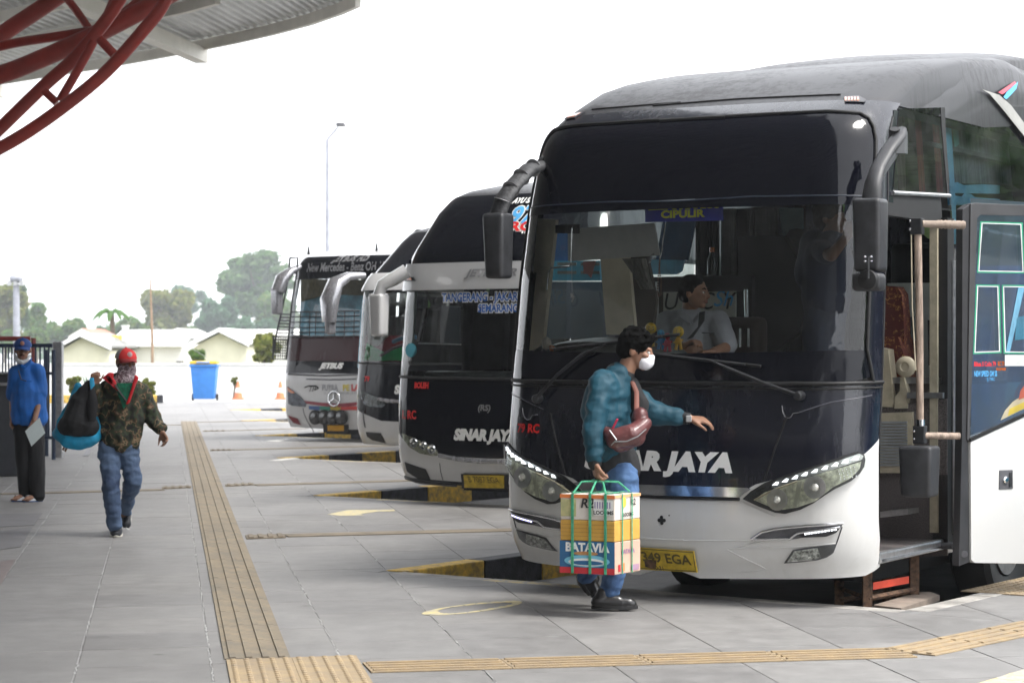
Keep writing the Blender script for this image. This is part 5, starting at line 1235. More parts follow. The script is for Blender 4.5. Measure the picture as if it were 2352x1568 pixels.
for q in rects:
    outline_rect(q, green, 2.2, .004); q2 = [(p[0]+(3 if p[0] < sum(a[0] for a in q)/4 else -3), p[1]+(3 if p[1] < sum(a[1] for a in q)/4 else -3)) for p in q]; outline_rect(q2, whit, 2.0, .004)
lpoly(z10([(985, 100), (1160, 100), (1160, 162), (985, 162)]), .004, .001, whit, 'sticker', door)
def ltext(body, px, size, mat, name='sticker_lettering', **k):
    me = text_mesh(body, size, **k); o0 = LF(px[0], px[1], .006); ex = (LF(px[0]+10, px[1]+.0, .006)-o0).normalized(); ld = Mi.to_3x3() @ ldir
    for v in me.vertices: v.co = o0+ld*v.co.x+Vector((0, 0, 1))*v.co.y
    return link_mesh(name, me, mat, door)
ltext('Bilasa S Colin 79', z10([(872, 152)])[0], .040, M['red'], bold=.001, sx=.68)
ltext('NEW SPEED GM SS', z10([(876, 206)])[0], .046, M['lettsky'], bold=.001, sx=.5); ltext('SJ 79RC', z10([(905, 236)])[0], .03, M['lettsky'], sx=.7)
ltext('RC 79', z10([(962, 150)])[0], .036, M['amber'], bold=.002, sx=.6); ltext('EKSPRES', z10([(962, 180)])[0], .022, M['amber'], bold=.001)
gr2 = lpoly(z10([(1094, 320), (1094, 400), (960, 465), (985, 410), (1030, 360)]), .004, .001, pm('pale_yellow_decal', (.45, .40, .28), .5), 'decal', door); lpoly(z10([(1094, 360), (1094, 395), (1000, 440), (1010, 400)]), .006, .001, pm('mustard_decal', (.55, .42, .06), .5), 'decal', door); lpoly(z10([(1070, 300), (1120, 230), (1120, 330), (1060, 350)]), .006, .001, pm('brick_decal', (.42, .10, .06), .5), 'decal', door)
hd_ = lpoly(z10([(950, 742), (1025, 740), (1026, 846), (948, 850)]), .012, .02, M['plast_g'], 'door_handle', door, bev=.006)
lpoly(z10([(1000, 755), (1016, 755), (1016, 832), (1000, 834)]), .02, .006, M['plast'], 'handle_slot', hd_) if False else None
mb = MB(); c = LF(*z10([(982, 796)])[0], .016); mb.lathe([(.022, -.006), (.022, .004), (.012, .008), (.001, .008)], c, 14, (Mi.to_3x3() @ ln).to_track_quat('Z', 'Y').to_matrix()); mb.build('lock', M['chrome'], door)
lpoly(z10([(1001, 756), (1015, 756), (1015, 834), (1000, 835)]), .018, .003, M['plast'], 'handle_grip', door)
# hinge arms between body and leaf
for hh in (.40,):
    mb = MB(); mb.tube([(.95, DR-.25, hh-.12), (1.3, DR, hh-.12), LF(2215, 1272, .0)], .022, 8); mb.build('hinge_arm', M['plast_g'], door, smooth=60)
# ---- interior
ci = M['cream']
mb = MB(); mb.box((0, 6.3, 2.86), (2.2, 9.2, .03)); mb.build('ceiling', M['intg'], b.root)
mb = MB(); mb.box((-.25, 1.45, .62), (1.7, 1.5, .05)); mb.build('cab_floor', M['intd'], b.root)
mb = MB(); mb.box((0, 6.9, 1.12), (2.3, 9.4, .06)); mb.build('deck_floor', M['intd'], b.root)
mb = MB(); mb.box((0, 2.22, .88), (2.3, .04, .46)); mb.build('deck_riser', M['intd'], b.root)
# dashboard: long moulded shelf
rows = []
for k in range(13):
    s_ = -1.05+2.1*k/12*.86; c = .32+.08*(s_**2)
    rows.append([(s_, c, 1.36), (s_, c+.04, 1.47), (s_, c+.2, 1.50+(.07 if s_ < -.2 else 0)), (s_, c+.42, 1.50+(.10 if -.95 < s_ < -.2 else -.02)), (s_, c+.52, 1.40), (s_, c+.5, .7)])
mb = MB(); mb.sheet(rows); mb.build('dashboard', M['dash'], b.root, smooth=50)
# instrument hood on the driver's side
mb = MB(); rows = []
for k in range(13):
    t = k/12*math.pi; rows.append([(-.78-.38*math.cos(t), .50+dd, 1.47+.13*math.sin(t)**.7+dz) for dd, dz in ((0, -.02), (.1, 0), (.3, .01), (.36, -.03))])
mb.sheet(rows); mb.build('instrument_hood', pm('blue_grey_hood', (.09, .11, .12), .5), b.root, smooth=60)
wc = Vector((-.58, 1.05, 1.44)); mb = MB(); rot = Matrix.Rotation(R(-62), 3, 'X')
pts = [wc+rot @ Vector((.23*math.cos(k*.2618), .23*math.sin(k*.2618), 0)) for k in range(25)]; mb.tube(pts, .016, 8, cap=False); mb.ball(wc, .06, (1, .5, .6)); mb.tube([wc, pts[3]], .012, 6); mb.tube([wc, pts[9]], .012, 6); mb.tube([wc, pts[18]], .012, 6); mb.build('steering_wheel', M['plast'], b.root, smooth=60)
# driver seat
sxx = -.45
mb = MB(); mb.box((sxx+.1, 1.80, 1.42), (.48, .14, .66)); mb.bevel(.06, 3); ds = mb.build('driver_seat', pm('dark_brown_seat', (.045, .032, .026), .8), b.root, smooth=50)
mb = MB(); mb.box((sxx, 1.5, 1.16), (.50, .50, .14)); mb.bevel(.05, 3); mb.build('seat_cushion', M['seatred'], ds, smooth=50); mb = MB(); mb.box((sxx, 1.5, .88), (.3, .3, .45)); mb.build('seat_base', M['intd'], ds)
# partition board behind the driver, with scribbled marks
pb_ = b.ipoly(z11([(928, 700), (1392, 695), (1392, 1060), (928, 1060)]), 2.12, .02, M['board'], 'partition_board')
def itext(body, px, d_, size, mat, **k):
    me = text_mesh(body, size, **k); c = b.at(px[0], px[1], d_)
    for v in me.vertices: v.co = Vector((c.x+v.co.x, d_, c.z+v.co.y))
    return link_mesh('scribble', me, mat, pb_)
itext('U   C Y', z11([(1150, 770)])[0], 2.11, .17, M['lettink'], shear=.2, space=1.05); itext('Sh', z11([(1310, 752)])[0], 2.108, .16, M['lettsky'], shear=.3)
b.ipoly(z11([(860, 610), (1500, 596), (1500, 700), (860, 706)]), 2.1, .05, M['intd'], 'partition_rail')
b.ipoly(z11([(1392, 690), (1500, 690), (1500, 1060), (1392, 1060)]), 2.14, .05, M['intd'], 'partition_panel')
b.ipoly(z11([(740, 690), (928, 700), (928, 1060), (740, 1060)]), 2.16, .05, pm('brown_lining', (.11, .095, .08), .8), 'partition_panel')
for x, y0, y1 in ((1462, 690, 958),): 
    A_, B_ = b.at(*z11([(x, y0)])[0], 1.9), b.at(*z11([(x+6, y1)])[0], 1.9); mb = MB(); mb.tube([A_, B_], .017, 10); mb.build('grab_rail', M['chrome'], b.root, smooth=60)
A_, B_ = b.at(*z11([(888, 640)])[0], 2.0), b.at(*z11([(890, 980)])[0], 2.0); mb = MB(); mb.tube([A_, B_], .012, 10); mb.build('grab_rail', M['alu'], b.root, smooth=60)
for x in (1424, 1478):
    A_, B_ = b.at(*z11([(x, 940)])[0], 1.7), b.at(*z11([(x, 1060)])[0], 1.7); mb = MB(); mb.tube([A_, B_], .010, 10); mb.build('seat_rail', M['chrome'], b.root, smooth=60)
# cream inner posts on the driver's side
for pts, d_, mt in ((z11([(520, 470), (700, 470), (748, 980), (560, 980)]), 1.15, ci), (z11([(120, 230), (235, 240), (150, 1030), (62, 1090), (70, 800)]), .55, ci), (z11([(690, 470), (820, 470), (880, 760), (860, 930), (748, 930)]), 1.25, pm('dark_brown_lining', (.07, .06, .05), .8))):
    b.ipoly(pts, d_, .04, mt, 'inner_post')
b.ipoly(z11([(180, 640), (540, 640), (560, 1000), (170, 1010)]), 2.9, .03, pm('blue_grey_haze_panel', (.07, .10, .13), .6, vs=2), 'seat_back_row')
b.ipoly(z11([(200, 505), (520, 505), (520, 632), (200, 632)]), 2.6, .03, M['cyan'], 'window_curtain_rail')
for y in (515, 570): 
    for x in (245, 395): b.ipoly(z11([(x, y), (x+120, y), (x+120, y+20), (x, y+20)]), 2.59, .02, M['intg'], 'vent_slot')
b.ipoly(z11([(210, 300), (330, 300), (330, 510), (205, 510)]), 2.62, .02, M['blue'], 'curtain_or_view')
# curtain bundle hanging
mb = MB(); c0 = b.at(*z11([(700, 490)])[0], 1.0); c1 = b.at(*z11([(790, 690)])[0], 1.0); rows = []
for k in range(9):
    t = k/8; z = c0.z+(c1.z-c0.z)*t; xc = c0.x+.04+(c1.x-c0.x)*t; wd = .085*(1-.45*t); rows.append([(xc+wd*(j/14-.5)*2, 1.0+.02*math.sin(j*1.9+k*.3), z) for j in range(15)])
mb.sheet(rows); mb.build('tied_curtain', M['curtain'], b.root, smooth=60)
b.ipoly(z11([(410, 510), (490, 505), (460, 615), (440, 590), (415, 590)]), .95, .01, pm('pink_cloth', (.34, .17, .17), .9), 'small_pennant')
# rear-side windows seen across the cab (bright blue coach beyond)
b.ipoly(z11([(925, 250), (1135, 250), (1085, 500), (880, 500)]), 2.7, .02, pm('blue_window_view', (.02, .07, .16), .4), 'curtain_or_view')
b.ipoly(z11([(850, 497), (1062, 500), (1045, 570), (1010, 592), (840, 592)]), 2.68, .02, pm('pale_blue_curtain', (.22, .55, .80), .6), 'curtain_or_view')
b.ipoly(z11([(1672, 165), (1825, 165), (1825, 300), (1740, 330), (1700, 345)]), 3.2, .02, pm('pale_teal_curtain', (.22, .33, .35), .8), 'curtain_or_view')
for x0, x1, mt in ((1140, 1290, 'intd'), (1300, 1400, 'curtain'), (1400, 1520, 'intd'), (1520, 1670, 'curtain')):
    mb = MB(); a_ = b.at(*z11([(x0, 170)])[0], 3.0); c_ = b.at(*z11([(x1, 600)])[0], 3.0); rows = []
    for z in (a_.z, c_.z): rows.append([(a_.x+(c_.x-a_.x)*j/30, 3.0+.02*math.sin(j*1.6), z) for j in range(31)])
    mb.sheet(rows); mb.build('curtain_or_view', M['intg'] if mt == 'curtain' else M['intd'], b.root, smooth=60)
# passenger seats in the dark beyond
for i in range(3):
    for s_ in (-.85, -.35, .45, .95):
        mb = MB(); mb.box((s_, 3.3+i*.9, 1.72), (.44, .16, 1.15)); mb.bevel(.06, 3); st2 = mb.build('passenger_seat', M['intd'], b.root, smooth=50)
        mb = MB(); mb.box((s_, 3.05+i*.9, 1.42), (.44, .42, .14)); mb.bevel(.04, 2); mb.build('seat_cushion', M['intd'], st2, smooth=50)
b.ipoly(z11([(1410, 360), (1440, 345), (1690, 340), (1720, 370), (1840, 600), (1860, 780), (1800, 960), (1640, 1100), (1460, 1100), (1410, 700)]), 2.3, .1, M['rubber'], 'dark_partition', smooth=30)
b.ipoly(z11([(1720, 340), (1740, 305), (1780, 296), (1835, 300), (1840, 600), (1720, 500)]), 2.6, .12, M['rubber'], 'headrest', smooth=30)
# sun visor: a grey cloth blind pulled half way
vb = [b.at(x, y, .42) for x, y in z11([(312, 300), (870, 260), (905, 470), (312, 508)])]
mb = MB(); mb.prism(vb, (0, .012, 0)); sv = mb.build('sun_blind', pm('grey_blind_cloth', (.40, .40, .39), .9, var=.12, vs=3), b.root)
b.ipoly(z11([(232, 275), (385, 270), (385, 330), (232, 328)]), .41, .02, M['rubber'], 'blind_motor', parent=sv)
for pts in ([(338, 295), (332, 510)], [(945, 245), (915, 455), (905, 490)]):
    mb = MB(); mb.tube([b.at(*z11([p])[0], .38) for p in pts], .0045, 6); mb.build('blind_rod', M['chrome'], sv)
for pts in ([(332, 512), (325, 540), (205, 552), (188, 580), (178, 690)], [(870, 460), (850, 470), (835, 520), (850, 500)]):
    mb = MB(); mb.tube([b.at(*z11([p])[0], .40) for p in pts], .006, 6); mb.build('blind_crank', M['chrome'], sv, smooth=60)
bd_ = [(905, 490), (903, 560), (915, 640), (912, 720), (900, 735), (890, 700), (897, 600), (905, 500)]
mb = MB()
for (p, q) in zip(bd_, bd_[1:]):
    n = 6
    for k in range(n): x, y = p[0]+(q[0]-p[0])*k/n, p[1]+(q[1]-p[1])*k/n; mb.ball(b.at(*z11([(x, y)])[0], .45), .006, seg=6)
bp2 = mb.build('prayer_beads', pm('brown_beads', (.12, .05, .03), .4), None, kind=None); bp2.matrix_world = Matrix.Translation(b.N) @ Matrix.Rotation(-b.a, 4, 'Z')
tag(bp2, 'loop of small brown beads hanging behind the windscreen beside the grey blind', 'beads')
mb = MB(); mb.tube([b.at(*z11([(338, 515)])[0], .5), b.at(*z11([(340, 715)])[0], .5)], .0015, 5); mb.box(b.at(*z11([(340, 728)])[0], .5), (.02, .003, .03)); mb.box(b.at(*z11([(346, 750)])[0], .5), (.01, .003, .04), rot=Matrix.Rotation(.4, 4, 'Y')); ky = mb.build('hanging_keys', M['alu'], None); ky.matrix_world = bp2.matrix_world; tag(ky, 'small bunch of keys hanging on a thread behind the windscreen at left', 'keys')
# destination sign
sg_ = b.ipoly(z11([(808, 130), (1308, 118), (1312, 245), (812, 256)]), .30, .01, M['sign'], 'destination_sign')
me = text_mesh('CIPULIR', .062, bold=.003, sx=1.35); c = b.at(*z11([(1050, 205)])[0], .293)
for v in me.vertices: v.co = Vector((c.x+v.co.x, .293, c.z+v.co.y))
link_mesh('sign_lettering', me, M['signy'], sg_)
me = text_mesh('LEBAK BULUS', .062, bold=.003, sx=1.3); c = b.at(*z11([(1058, 150)])[0], .293)
for v in me.vertices: v.co = Vector((c.x+v.co.x, .293, c.z+v.co.y))
link_mesh('sign_lettering', me, M['signy'], sg_)
# bobble dolls on the dash (top-level things)
def loc(v): return b.world(v)
def doll(x, y, r, col, body, label, d_=.46):
    c = loc(b.at(*z11([(x, y)])[0], d_)); zb = c.z-r-.085
    root = empty('dashboard_doll', (c.x, c.y, zb), label=label, cat='doll', group='small dolls on the dashboard')
    ym = pm('doll_'+label.split()[0], col, .35, coat=.4)
    mb = MB(origin=root.location); mb.ball(c, r, seg=18); mb.build('head', ym, root, smooth=60)
    mb = MB(origin=root.location); bc = c-Vector((0, 0, r+.022)); mb.ball(bc, .022, (1, .8, 1.1)); 
    for sx in (-1, 1): mb.tube([bc, bc+Vector((sx*.03, 0, .008 if sx > 0 else -.01))], [.009, .006], 6); mb.tube([bc+Vector((sx*.01, 0, -.01)), bc+Vector((sx*.016, 0, -.055))], [.01, .011], 6)
    mb.build('body', pm('dollbody_'+label.split()[0], body, .4), root, smooth=60)
    mb = MB(origin=root.location)
    for sx in (-1, 1): mb.ball(c+Vector((sx*r*.35, -r*.88, r*.25)), r*.11, seg=6)
    mb.tube([c+Vector((r*.45*math.cos(t), -r*.9, -r*.05-r*.35*math.sin(t))) for t in [k*math.pi/8 for k in range(9)]], r*.05, 5); mb.build('face', M['lettink'], root)
doll(847, 940, .037, (.80, .52, .03), (.75, .48, .04), 'round yellow smiling doll left of the wiper tip behind the windscreen')
doll(1025, 962, .036, (.80, .52, .03), (.8, .45, .05), 'yellow smiling doll right of the red doll behind the windscreen')
doll(912, 972, .024, (.08, .45, .80), (.05, .3, .7), 'blue small doll beside the left yellow doll behind the windscreen')
doll(955, 990, .020, (.70, .03, .08), (.6, .03, .08), 'red tiny doll between the blue and the right yellow doll')
c = loc(b.at(*z11([(175, 1038)])[0], .5)); root = empty('cap_ornament', c, label='small white and orange shell shaped ornament at the left end of the dashboard', cat='ornament')
mb = MB(); mb.ball((0, 0, 0), .045, (.7, .5, 1)); mb.build('shell', pm('shell_white', (.6, .55, .48), .5), root, smooth=60); mb = MB(); mb.ball((.035, -.01, -.03), .022); mb.build('knob', M['amber'], root, smooth=60)
c = loc(b.at(*z11([(1242, 590)])[0], 2.05)); root = empty('water_bottle', c, label='small plastic bottle with yellow cap on the partition behind the driver', cat='bottle')
mb = MB(); mb.lathe([(.035, 0), (.035, .10), (.014, .14), (.014, .155)], n=16); mb.build('bottle_body', glass('bottle_plastic', (.6, .68, .66)), root, smooth=50); mb = MB(); mb.lathe([(.018, .152), (.018, .185), (.001, .186)], n=12); mb.build('cap', M['amber'], root, smooth=50)
# ---- step stool and plank under the doorway
so_ = P3(1993, 1370, 13.75); stool = empty('step_stool', (so_.x, so_.y, -.2), label='rusty angle iron step stool with red tape bar below the open door', cat='step stool')
legs = [P3(1993, 0, 13.75), P3(2101, 0, 14.25), P3(1928, 0, 14.35), P3(2038, 0, 14.85)]
for p in legs:
    mb = MB(origin=stool.location); mb.box((p.x, p.y, .045), (.055, .008, .49)); mb.box((p.x-.024, p.y+.024, .045), (.008, .05, .49)); mb.build('leg', M['rust'], stool)
def lg(i, z): return Vector((legs[i].x, legs[i].y, z))
for i, j, z, mt, r_ in ((0, 1, .02, 'rust', .018), (0, 2, .02, 'rust', .014), (2, 3, -.06, 'rust', .018), (1, 3, -.06, 'rust', .018), (0, 1, -.19, 'rust', .014)):
    mb = MB(origin=stool.location); mb.tube([lg(i, z), lg(j, z)], r_, 4); mb.build('crossbar', M[mt], stool)
a_, c_ = lg(0, .07).lerp(lg(1, .07), .10), lg(0, .07).lerp(lg(1, .07), .86); nrm = Vector((0, 0, .045)); mb = MB(origin=stool.location); o_ = Vector((0, -.022, 0)); mb.prism([a_+o_, c_+o_, c_+o_+nrm, a_+o_+nrm], (0, .006, 0)); mb.build('red_tape_bar', M['orange'], stool)
mb = MB(origin=stool.location); mb.prism([lg(0, .27), lg(1, .27), lg(3, .27), lg(2, .27)], (0, 0, .03)); mb.build('tread_plank', M['rust'], stool)
pp = [G(2006, 1388, -.01), G(2108, 1359, -.01), G(2135, 1357, -.01), G(2158, 1366, -.01), G(2070, 1396, -.01)]
mb = MB(origin=pp[0]); mb.prism(pp, (0, 0, -.035)); pk_ = mb.build('loose_plank', pm('dusty_plank', (.27, .22, .18), .85, vs=9), label='flat dusty board lying at the kerb corner below the open door', cat='board'); pk_.location = pp[0]

# curtains, and pale blue strips painted for a coach's reflection, inside the upper glass
def cur(pts, mat, off=-.10, nm='curtain_or_view'): return b.skin(nm, S1(*pts), mat, 's', off=off, step=.12)
sheer = pm('sheer_curtain', (.30, .33, .32), .9, var=.25, vs=3, stretch=(1, 9, .6)); rc_ = pm('wine_curtain', (.22, .045, .045), .9, var=.3, vs=4, stretch=(1, 9, .5)); brc = pm('brown_curtain', (.16, .12, .11), .9, var=.3, vs=4, stretch=(1, 9, .5))
blue_refl = pm('coach_reflection_blue', (.30, .66, .88), .6, var=.1)
cur([(2222, 262), (2300, 262), (2360, 350), (2400, 420), (2225, 420)], sheer, -.16); cur([(2080, 330), (2118, 262), (2130, 262), (2128, 440), (2060, 440)], sheer, -.15)
cur([(2135, 262), (2150, 262), (2160, 440), (2146, 440)], rc_); cur([(2174, 262), (2190, 262), (2200, 440), (2186, 440)], rc_); cur([(2092, 255), (2112, 255), (2116, 440), (2098, 440)], brc)
cur([(2196, 264), (2211, 264), (2224, 560), (2216, 560)], blue_refl, -.08)
cur([(2212, 420), (2236, 417), (2250, 424), (2290, 422), (2332, 424), (2332, 444), (2212, 442)], blue_refl, -.11); cur([(2212, 446), (2245, 450), (2252, 442), (2266, 444), (2276, 452), (2332, 456), (2332, 470), (2214, 470)], blue_refl, -.11)
cur([(2228, 275), (2244, 275), (2246, 330), (2236, 338)], pm('mint_cloth', (.30, .55, .48), .8), -.13)
# ================================================================ second coach
R2 = [(.18, .10), (.30, .03), (.5, 0), (1.0, .0), (1.25, .03), (2.25, .12), (2.3, .14), (2.45, .16), (2.9, .42), (3.05, .58), (3.12, .75), (3.22, 1.3), (3.3, 2.2), (3.33, 3.2)]
W2 = [(.2, 1.2), (.45, 1.25), (1.3, 1.25), (2.3, 1.22), (2.45, 1.2), (2.9, 1.05), (3.05, .98), (3.12, .94), (3.22, .9), (3.3, .8), (3.33, .6)]
GB = 'coaches parked behind the nearest one'
def simple_front(b, white, dark, hb_c, hb_s, wl, vis0, vis1, top, vis_mat=None, hasvisor=True, glassm=None, roofm=None):
    """white lower panel, dark nose, windscreen, visor and upper glass for a coach given as heights"""
    m = lambda L: [(-t, h) for t, h in reversed(L)]
    t_r = [(0, hb_c), (.45, hb_c+.01), (.75, hb_c+(hb_s-hb_c)*.45), (1.0, hb_s)]
    b.skin('bumper', m(t_r)+t_r[1:]+[(1.0, .25), (.8, .22), (0, .20), (-.8, .22), (-1.0, .25)], white, thick=.05, step=.12)
    b.skin('front_panel', m(t_r)+t_r[1:]+[(1.0, wl), (0, wl-.02), (-1.0, wl)], dark, off=.001, step=.12)
    b.skin('windscreen', [(-.90, wl+.01), (0, wl-.01), (.90, wl+.01), (.89, vis0), (-.89, vis0)], glassm or M['shield'], off=.003, step=.14)
    for sg in (-1, 1):
        b.skin('windscreen_pillar', [(sg*.90, wl), (sg*1.0, wl), (sg*1.0, vis0), (sg*.89, vis0)], pm('pillar_pale', (.35, .38, .40), .3, coat=.5) if sg < 0 else dark, off=.002, step=.14)
    b.ltube([(-1, wl), (-.5, wl-.012), (0, wl-.018), (.5, wl-.012), (1, wl)], .013, M['rubber'], 'windscreen_seal', off=.008, seg=6)
    if hasvisor:
        vm = vis_mat or white
        vs = b.shell('visor', [vis0, vis0+.01, vis0+.05, vis1-.04, vis1, vis1+.02], vm, dmax=2.2, cap=False, off=.05)
        b.skin('upper_windscreen', [(-1, vis1-.02), (1, vis1-.02), (1, top), (-1, top)], M['blackglass'], off=.002, step=.12)
    else:
        b.skin('upper_windscreen', [(-.93, vis0), (.93, vis0), (.9, top), (-.9, top)], M['blackglass'], off=.004, step=.12)
    hs = [h for h, _ in b.Rt if h >= top-.001]; b.shell('roof', [top-.01]+hs, roofm or M['char'], off=-.003)
def inner(b, seats=True, wl=1.25, col='intd', rows=(2.5, 3.5)):
    mb = MB(); mb.box((0, 6.5, 1.05), (2.3, 9.5, .06)); mb.build('deck_floor', M['intd'], b.root)
    mb = MB(); mb.box((0, 6.5, 2.28), (2.25, 9.5, .04)); mb.build('ceiling', M['intg'], b.root)
    mb = MB(); mb.box((0, 1.15, .8), (2.2, .6, .06)); mb.build('cab_floor', M['intd'], b.root)
    mb = MB(); mb.box((0, .62, wl+.0), (2.1, .35, .10)); mb.bevel(.03, 2); mb.build('dashboard', M['dash'], b.root, smooth=50)
    for d_ in rows:
        for s_ in (-.85, -.35, .4, .9):
            mb = MB(); mb.box((s_, d_, 1.6), (.44, .14, .95)); mb.bevel(.05, 2); mb.build('passenger_seat', M[col], b.root, smooth=50)
def sidewins(b, h0, h1, m=None, n=5):
    for sg in (-1, 1):
        for k in range(n):
            a_ = 1.4+k*2.05; b.skin('side_window', [(a_, h0), (min(b.L-.3, a_+1.98), h0), (min(b.L-.3, a_+1.98), h1), (a_, h1)], m or M['darkglass'], 's', sg=sg, step=.6)
        b.skin('side_band', [(b.d0(1), h1), (b.L, h1), (b.L, h1+.12), (b.d0(1), h1+.12)], M['navy'], 's', sg=sg, step=.8)
        b.skin('side_band', [(b.d0(1), h0-.3), (b.L, h0-.3), (b.L, h0), (b.d0(1), h0)], M['navy'], 's', sg=sg, step=.8)
B2 = Bus((-.255, 21.8), 33.5, R2, W2, 'second coach from the front with white sun visor and silver mirror arm', group=GB)
b = B2
hpx = lambda y, B=None: (B or b).fp([((B or b).root.location.x/(B or b).root.location.y*F+CX, y)])[0][1]
hb_c, wl2, v0, v1 = hpx(1052), hpx(866), hpx(664), hpx(606)
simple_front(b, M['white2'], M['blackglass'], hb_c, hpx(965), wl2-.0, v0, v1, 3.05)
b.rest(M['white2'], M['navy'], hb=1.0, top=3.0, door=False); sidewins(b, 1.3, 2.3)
inner(b, wl=wl2)
b.skin('upper_side', [(.6, v1), (b.L, v1), (b.L, 3.1), (1.0, 3.1), (.7, 2.8)], M['blackglass'], 's', sg=-1, step=.5); b.skin('upper_side', [(.6, v1), (b.L, v1), (b.L, 3.1), (1.0, 3.1), (.7, 2.8)], M['blackglass'], 's', step=.5)
# silver chin line, headlamp, vents, plate
b.ltube(b.fp(z6([(1560, 985), (1700, 1015), (1880, 1035), (2150, 1040)])), .022, M['silver'], 'chrome_bar', off=.01)
hl = b.skin('headlamp', b.fp(z6([(1255, 800), (1290, 820), (1400, 865), (1480, 895), (1530, 935), (1555, 990), (1500, 990), (1400, 970), (1310, 915), (1265, 850)])), pm('yellowed_lamp', (.40, .41, .33), .25, .5, var=.35, vs=25), off=.012, thick=.03)
for x, y, r_ in ((1350, 880, .05), (1430, 905, .045), (1500, 935, .05)):
    t, h = b.fp(z6([(x, y)]))[0]; c = b.front(t, h, .02); n = (b.front(t, h, .1)-c).normalized(); mb = MB(); mb.lathe([(r_, 0), (r_*.8, .012), (r_*.4, .004), (.001, .012)], c, 16, n.to_track_quat('Z', 'Y').to_matrix()); mb.build('lamp_bowl', M['chrome'], hl, smooth=40)
b.skin('lamp_glass', b.fp(z6([(1258, 805), (1400, 868), (1530, 938), (1552, 988), (1400, 968), (1265, 850)])), M['lens'], off=.03, parent=hl)
b.skin('air_intake', b.fp(z6([(1270, 1040), (1440, 1100), (1490, 1195), (1400, 1190), (1290, 1120)])), M['rubber'], off=.006, thick=.02)
b.ltube(b.fp(z6([(1275, 1160), (1400, 1215), (1700, 1240)])), .012, M['plast_g'], 'bumper_lip', off=.004)
b.ltube([(-1, .255), (-.6, .225), (0, .205), (.6, .225), (1, .255)], .02, M['plast'], 'bumper_lip', off=.0)
b.ltube(b.fp(z6([(1560, 1050), (1590, 1200)])), .003, M['plast_g'], 'bumper_seam', off=.001)
fr = b.skin('plate_frame', b.fp(z6([(1745, 1140), (2135, 1145), (2135, 1265), (1755, 1260)])), M['plast'], off=.02, thick=.03)
b.skin('number_plate', b.fp(z6([(1775, 1148), (2108, 1152), (2108, 1258), (1780, 1254)])), M['plate'], off=.034, thick=.012, parent=fr); b.text('B 7087 EGA', z6([(1940, 1190)])[0], .085, M['platei'], off=.037, sx=.85, parent=fr)
b.text('SINAR JAYA', z6([(1930, 822)])[0], .140, M['lett'], shear=.25, bold=.010, sx=.98, off=.006)
b.text('(RS)', z6([(1930, 592)])[0], .08, M['lettgrey'], bold=.003, sx=1.1, shear=.2); b.text('BOLEH', z6([(1410, 405)])[0], .075, M['red'], bold=.006, sx=.8); b.text('1. RC', z6([(1300, 650)])[0], .115, M['red'], bold=.004, sx=.8)
b.text('TANGERANG - JAKARTA - GEBANG', z5([(2090, 1072)])[0], .115, M['lett'], bold=.013, sx=.80, off=.006, name='route_lettering_edge'); b.text('TANGERANG - JAKARTA - GEBANG', z5([(2090, 1072)])[0], .115, M['lettblue'], bold=.003, sx=.80, off=.010, name='route_lettering')
b.text('SEMARANG', z5([(2050, 1168)])[0], .105, M['lett'], bold=.013, sx=.85, off=.006, name='route_lettering_edge'); b.text('SEMARANG', z5([(2050, 1168)])[0], .105, M['lettblue'], bold=.003, sx=.85, off=.010, name='route_lettering')
b.text('JETLINER', z5([(2010, 872)])[0], .10, M['lettgrey'], bold=.004, sx=1.45, off=.056, shear=.3)
b.text('AYU SANTOSO', z5([(2345, 265)])[0], .075, M['lett'], bold=.004, sx=.9, shear=.2, off=.008); b.text('97', z5([(2240, 395)])[0], .24, M['lett'], bold=.016, sx=1.1, shear=.2, off=.006); b.text('97', z5([(2240, 395)])[0], .24, M['lettsky'], bold=.006, sx=1.1, shear=.2, off=.010)
b.text('RC', z5([(2240, 485)])[0], .125, M['lett'], bold=.012, sx=1.6, off=.006); b.text('RC', z5([(2240, 485)])[0], .125, M['red'], bold=.005, sx=1.6, off=.010); b.text('TM', z5([(2275, 522)])[0], .065, M['lett'], bold=.004, sx=1.1, off=.006)
mk = b.skin('marker_lamp', b.fp(z5([(1285, 900), (1370, 905), (1385, 940), (1300, 938)])), M['rubber'], off=.056, thick=.01); b.skin('amber_cell', b.fp(z5([(1300, 908), (1355, 910), (1362, 932), (1305, 930)])), M['amber'], off=.062, parent=mk)
t, h = b.fp(z6([(1325, 110)]))[0]
mb = MB(); mb.lathe([(.07, 0), (.001, .001)], b.front(t, h, .008), 20, Matrix.Rotation(R(90), 3, 'X')); mb.build('round_sticker', pm('teal_sticker', (.10, .40, .50), .5), b.root)
b.ltube(b.fp(z5([(1400, 1030), (1450, 1110), (1450, 1140), (1415, 1060)])), .012, M['plast_g'], 'inner_bracket', off=-.1)
def lpw(B, x, y, Y): p = P3(x, y, Y)-B.N; return Vector((p.dot(B.u), p.dot(B.w), p.z))
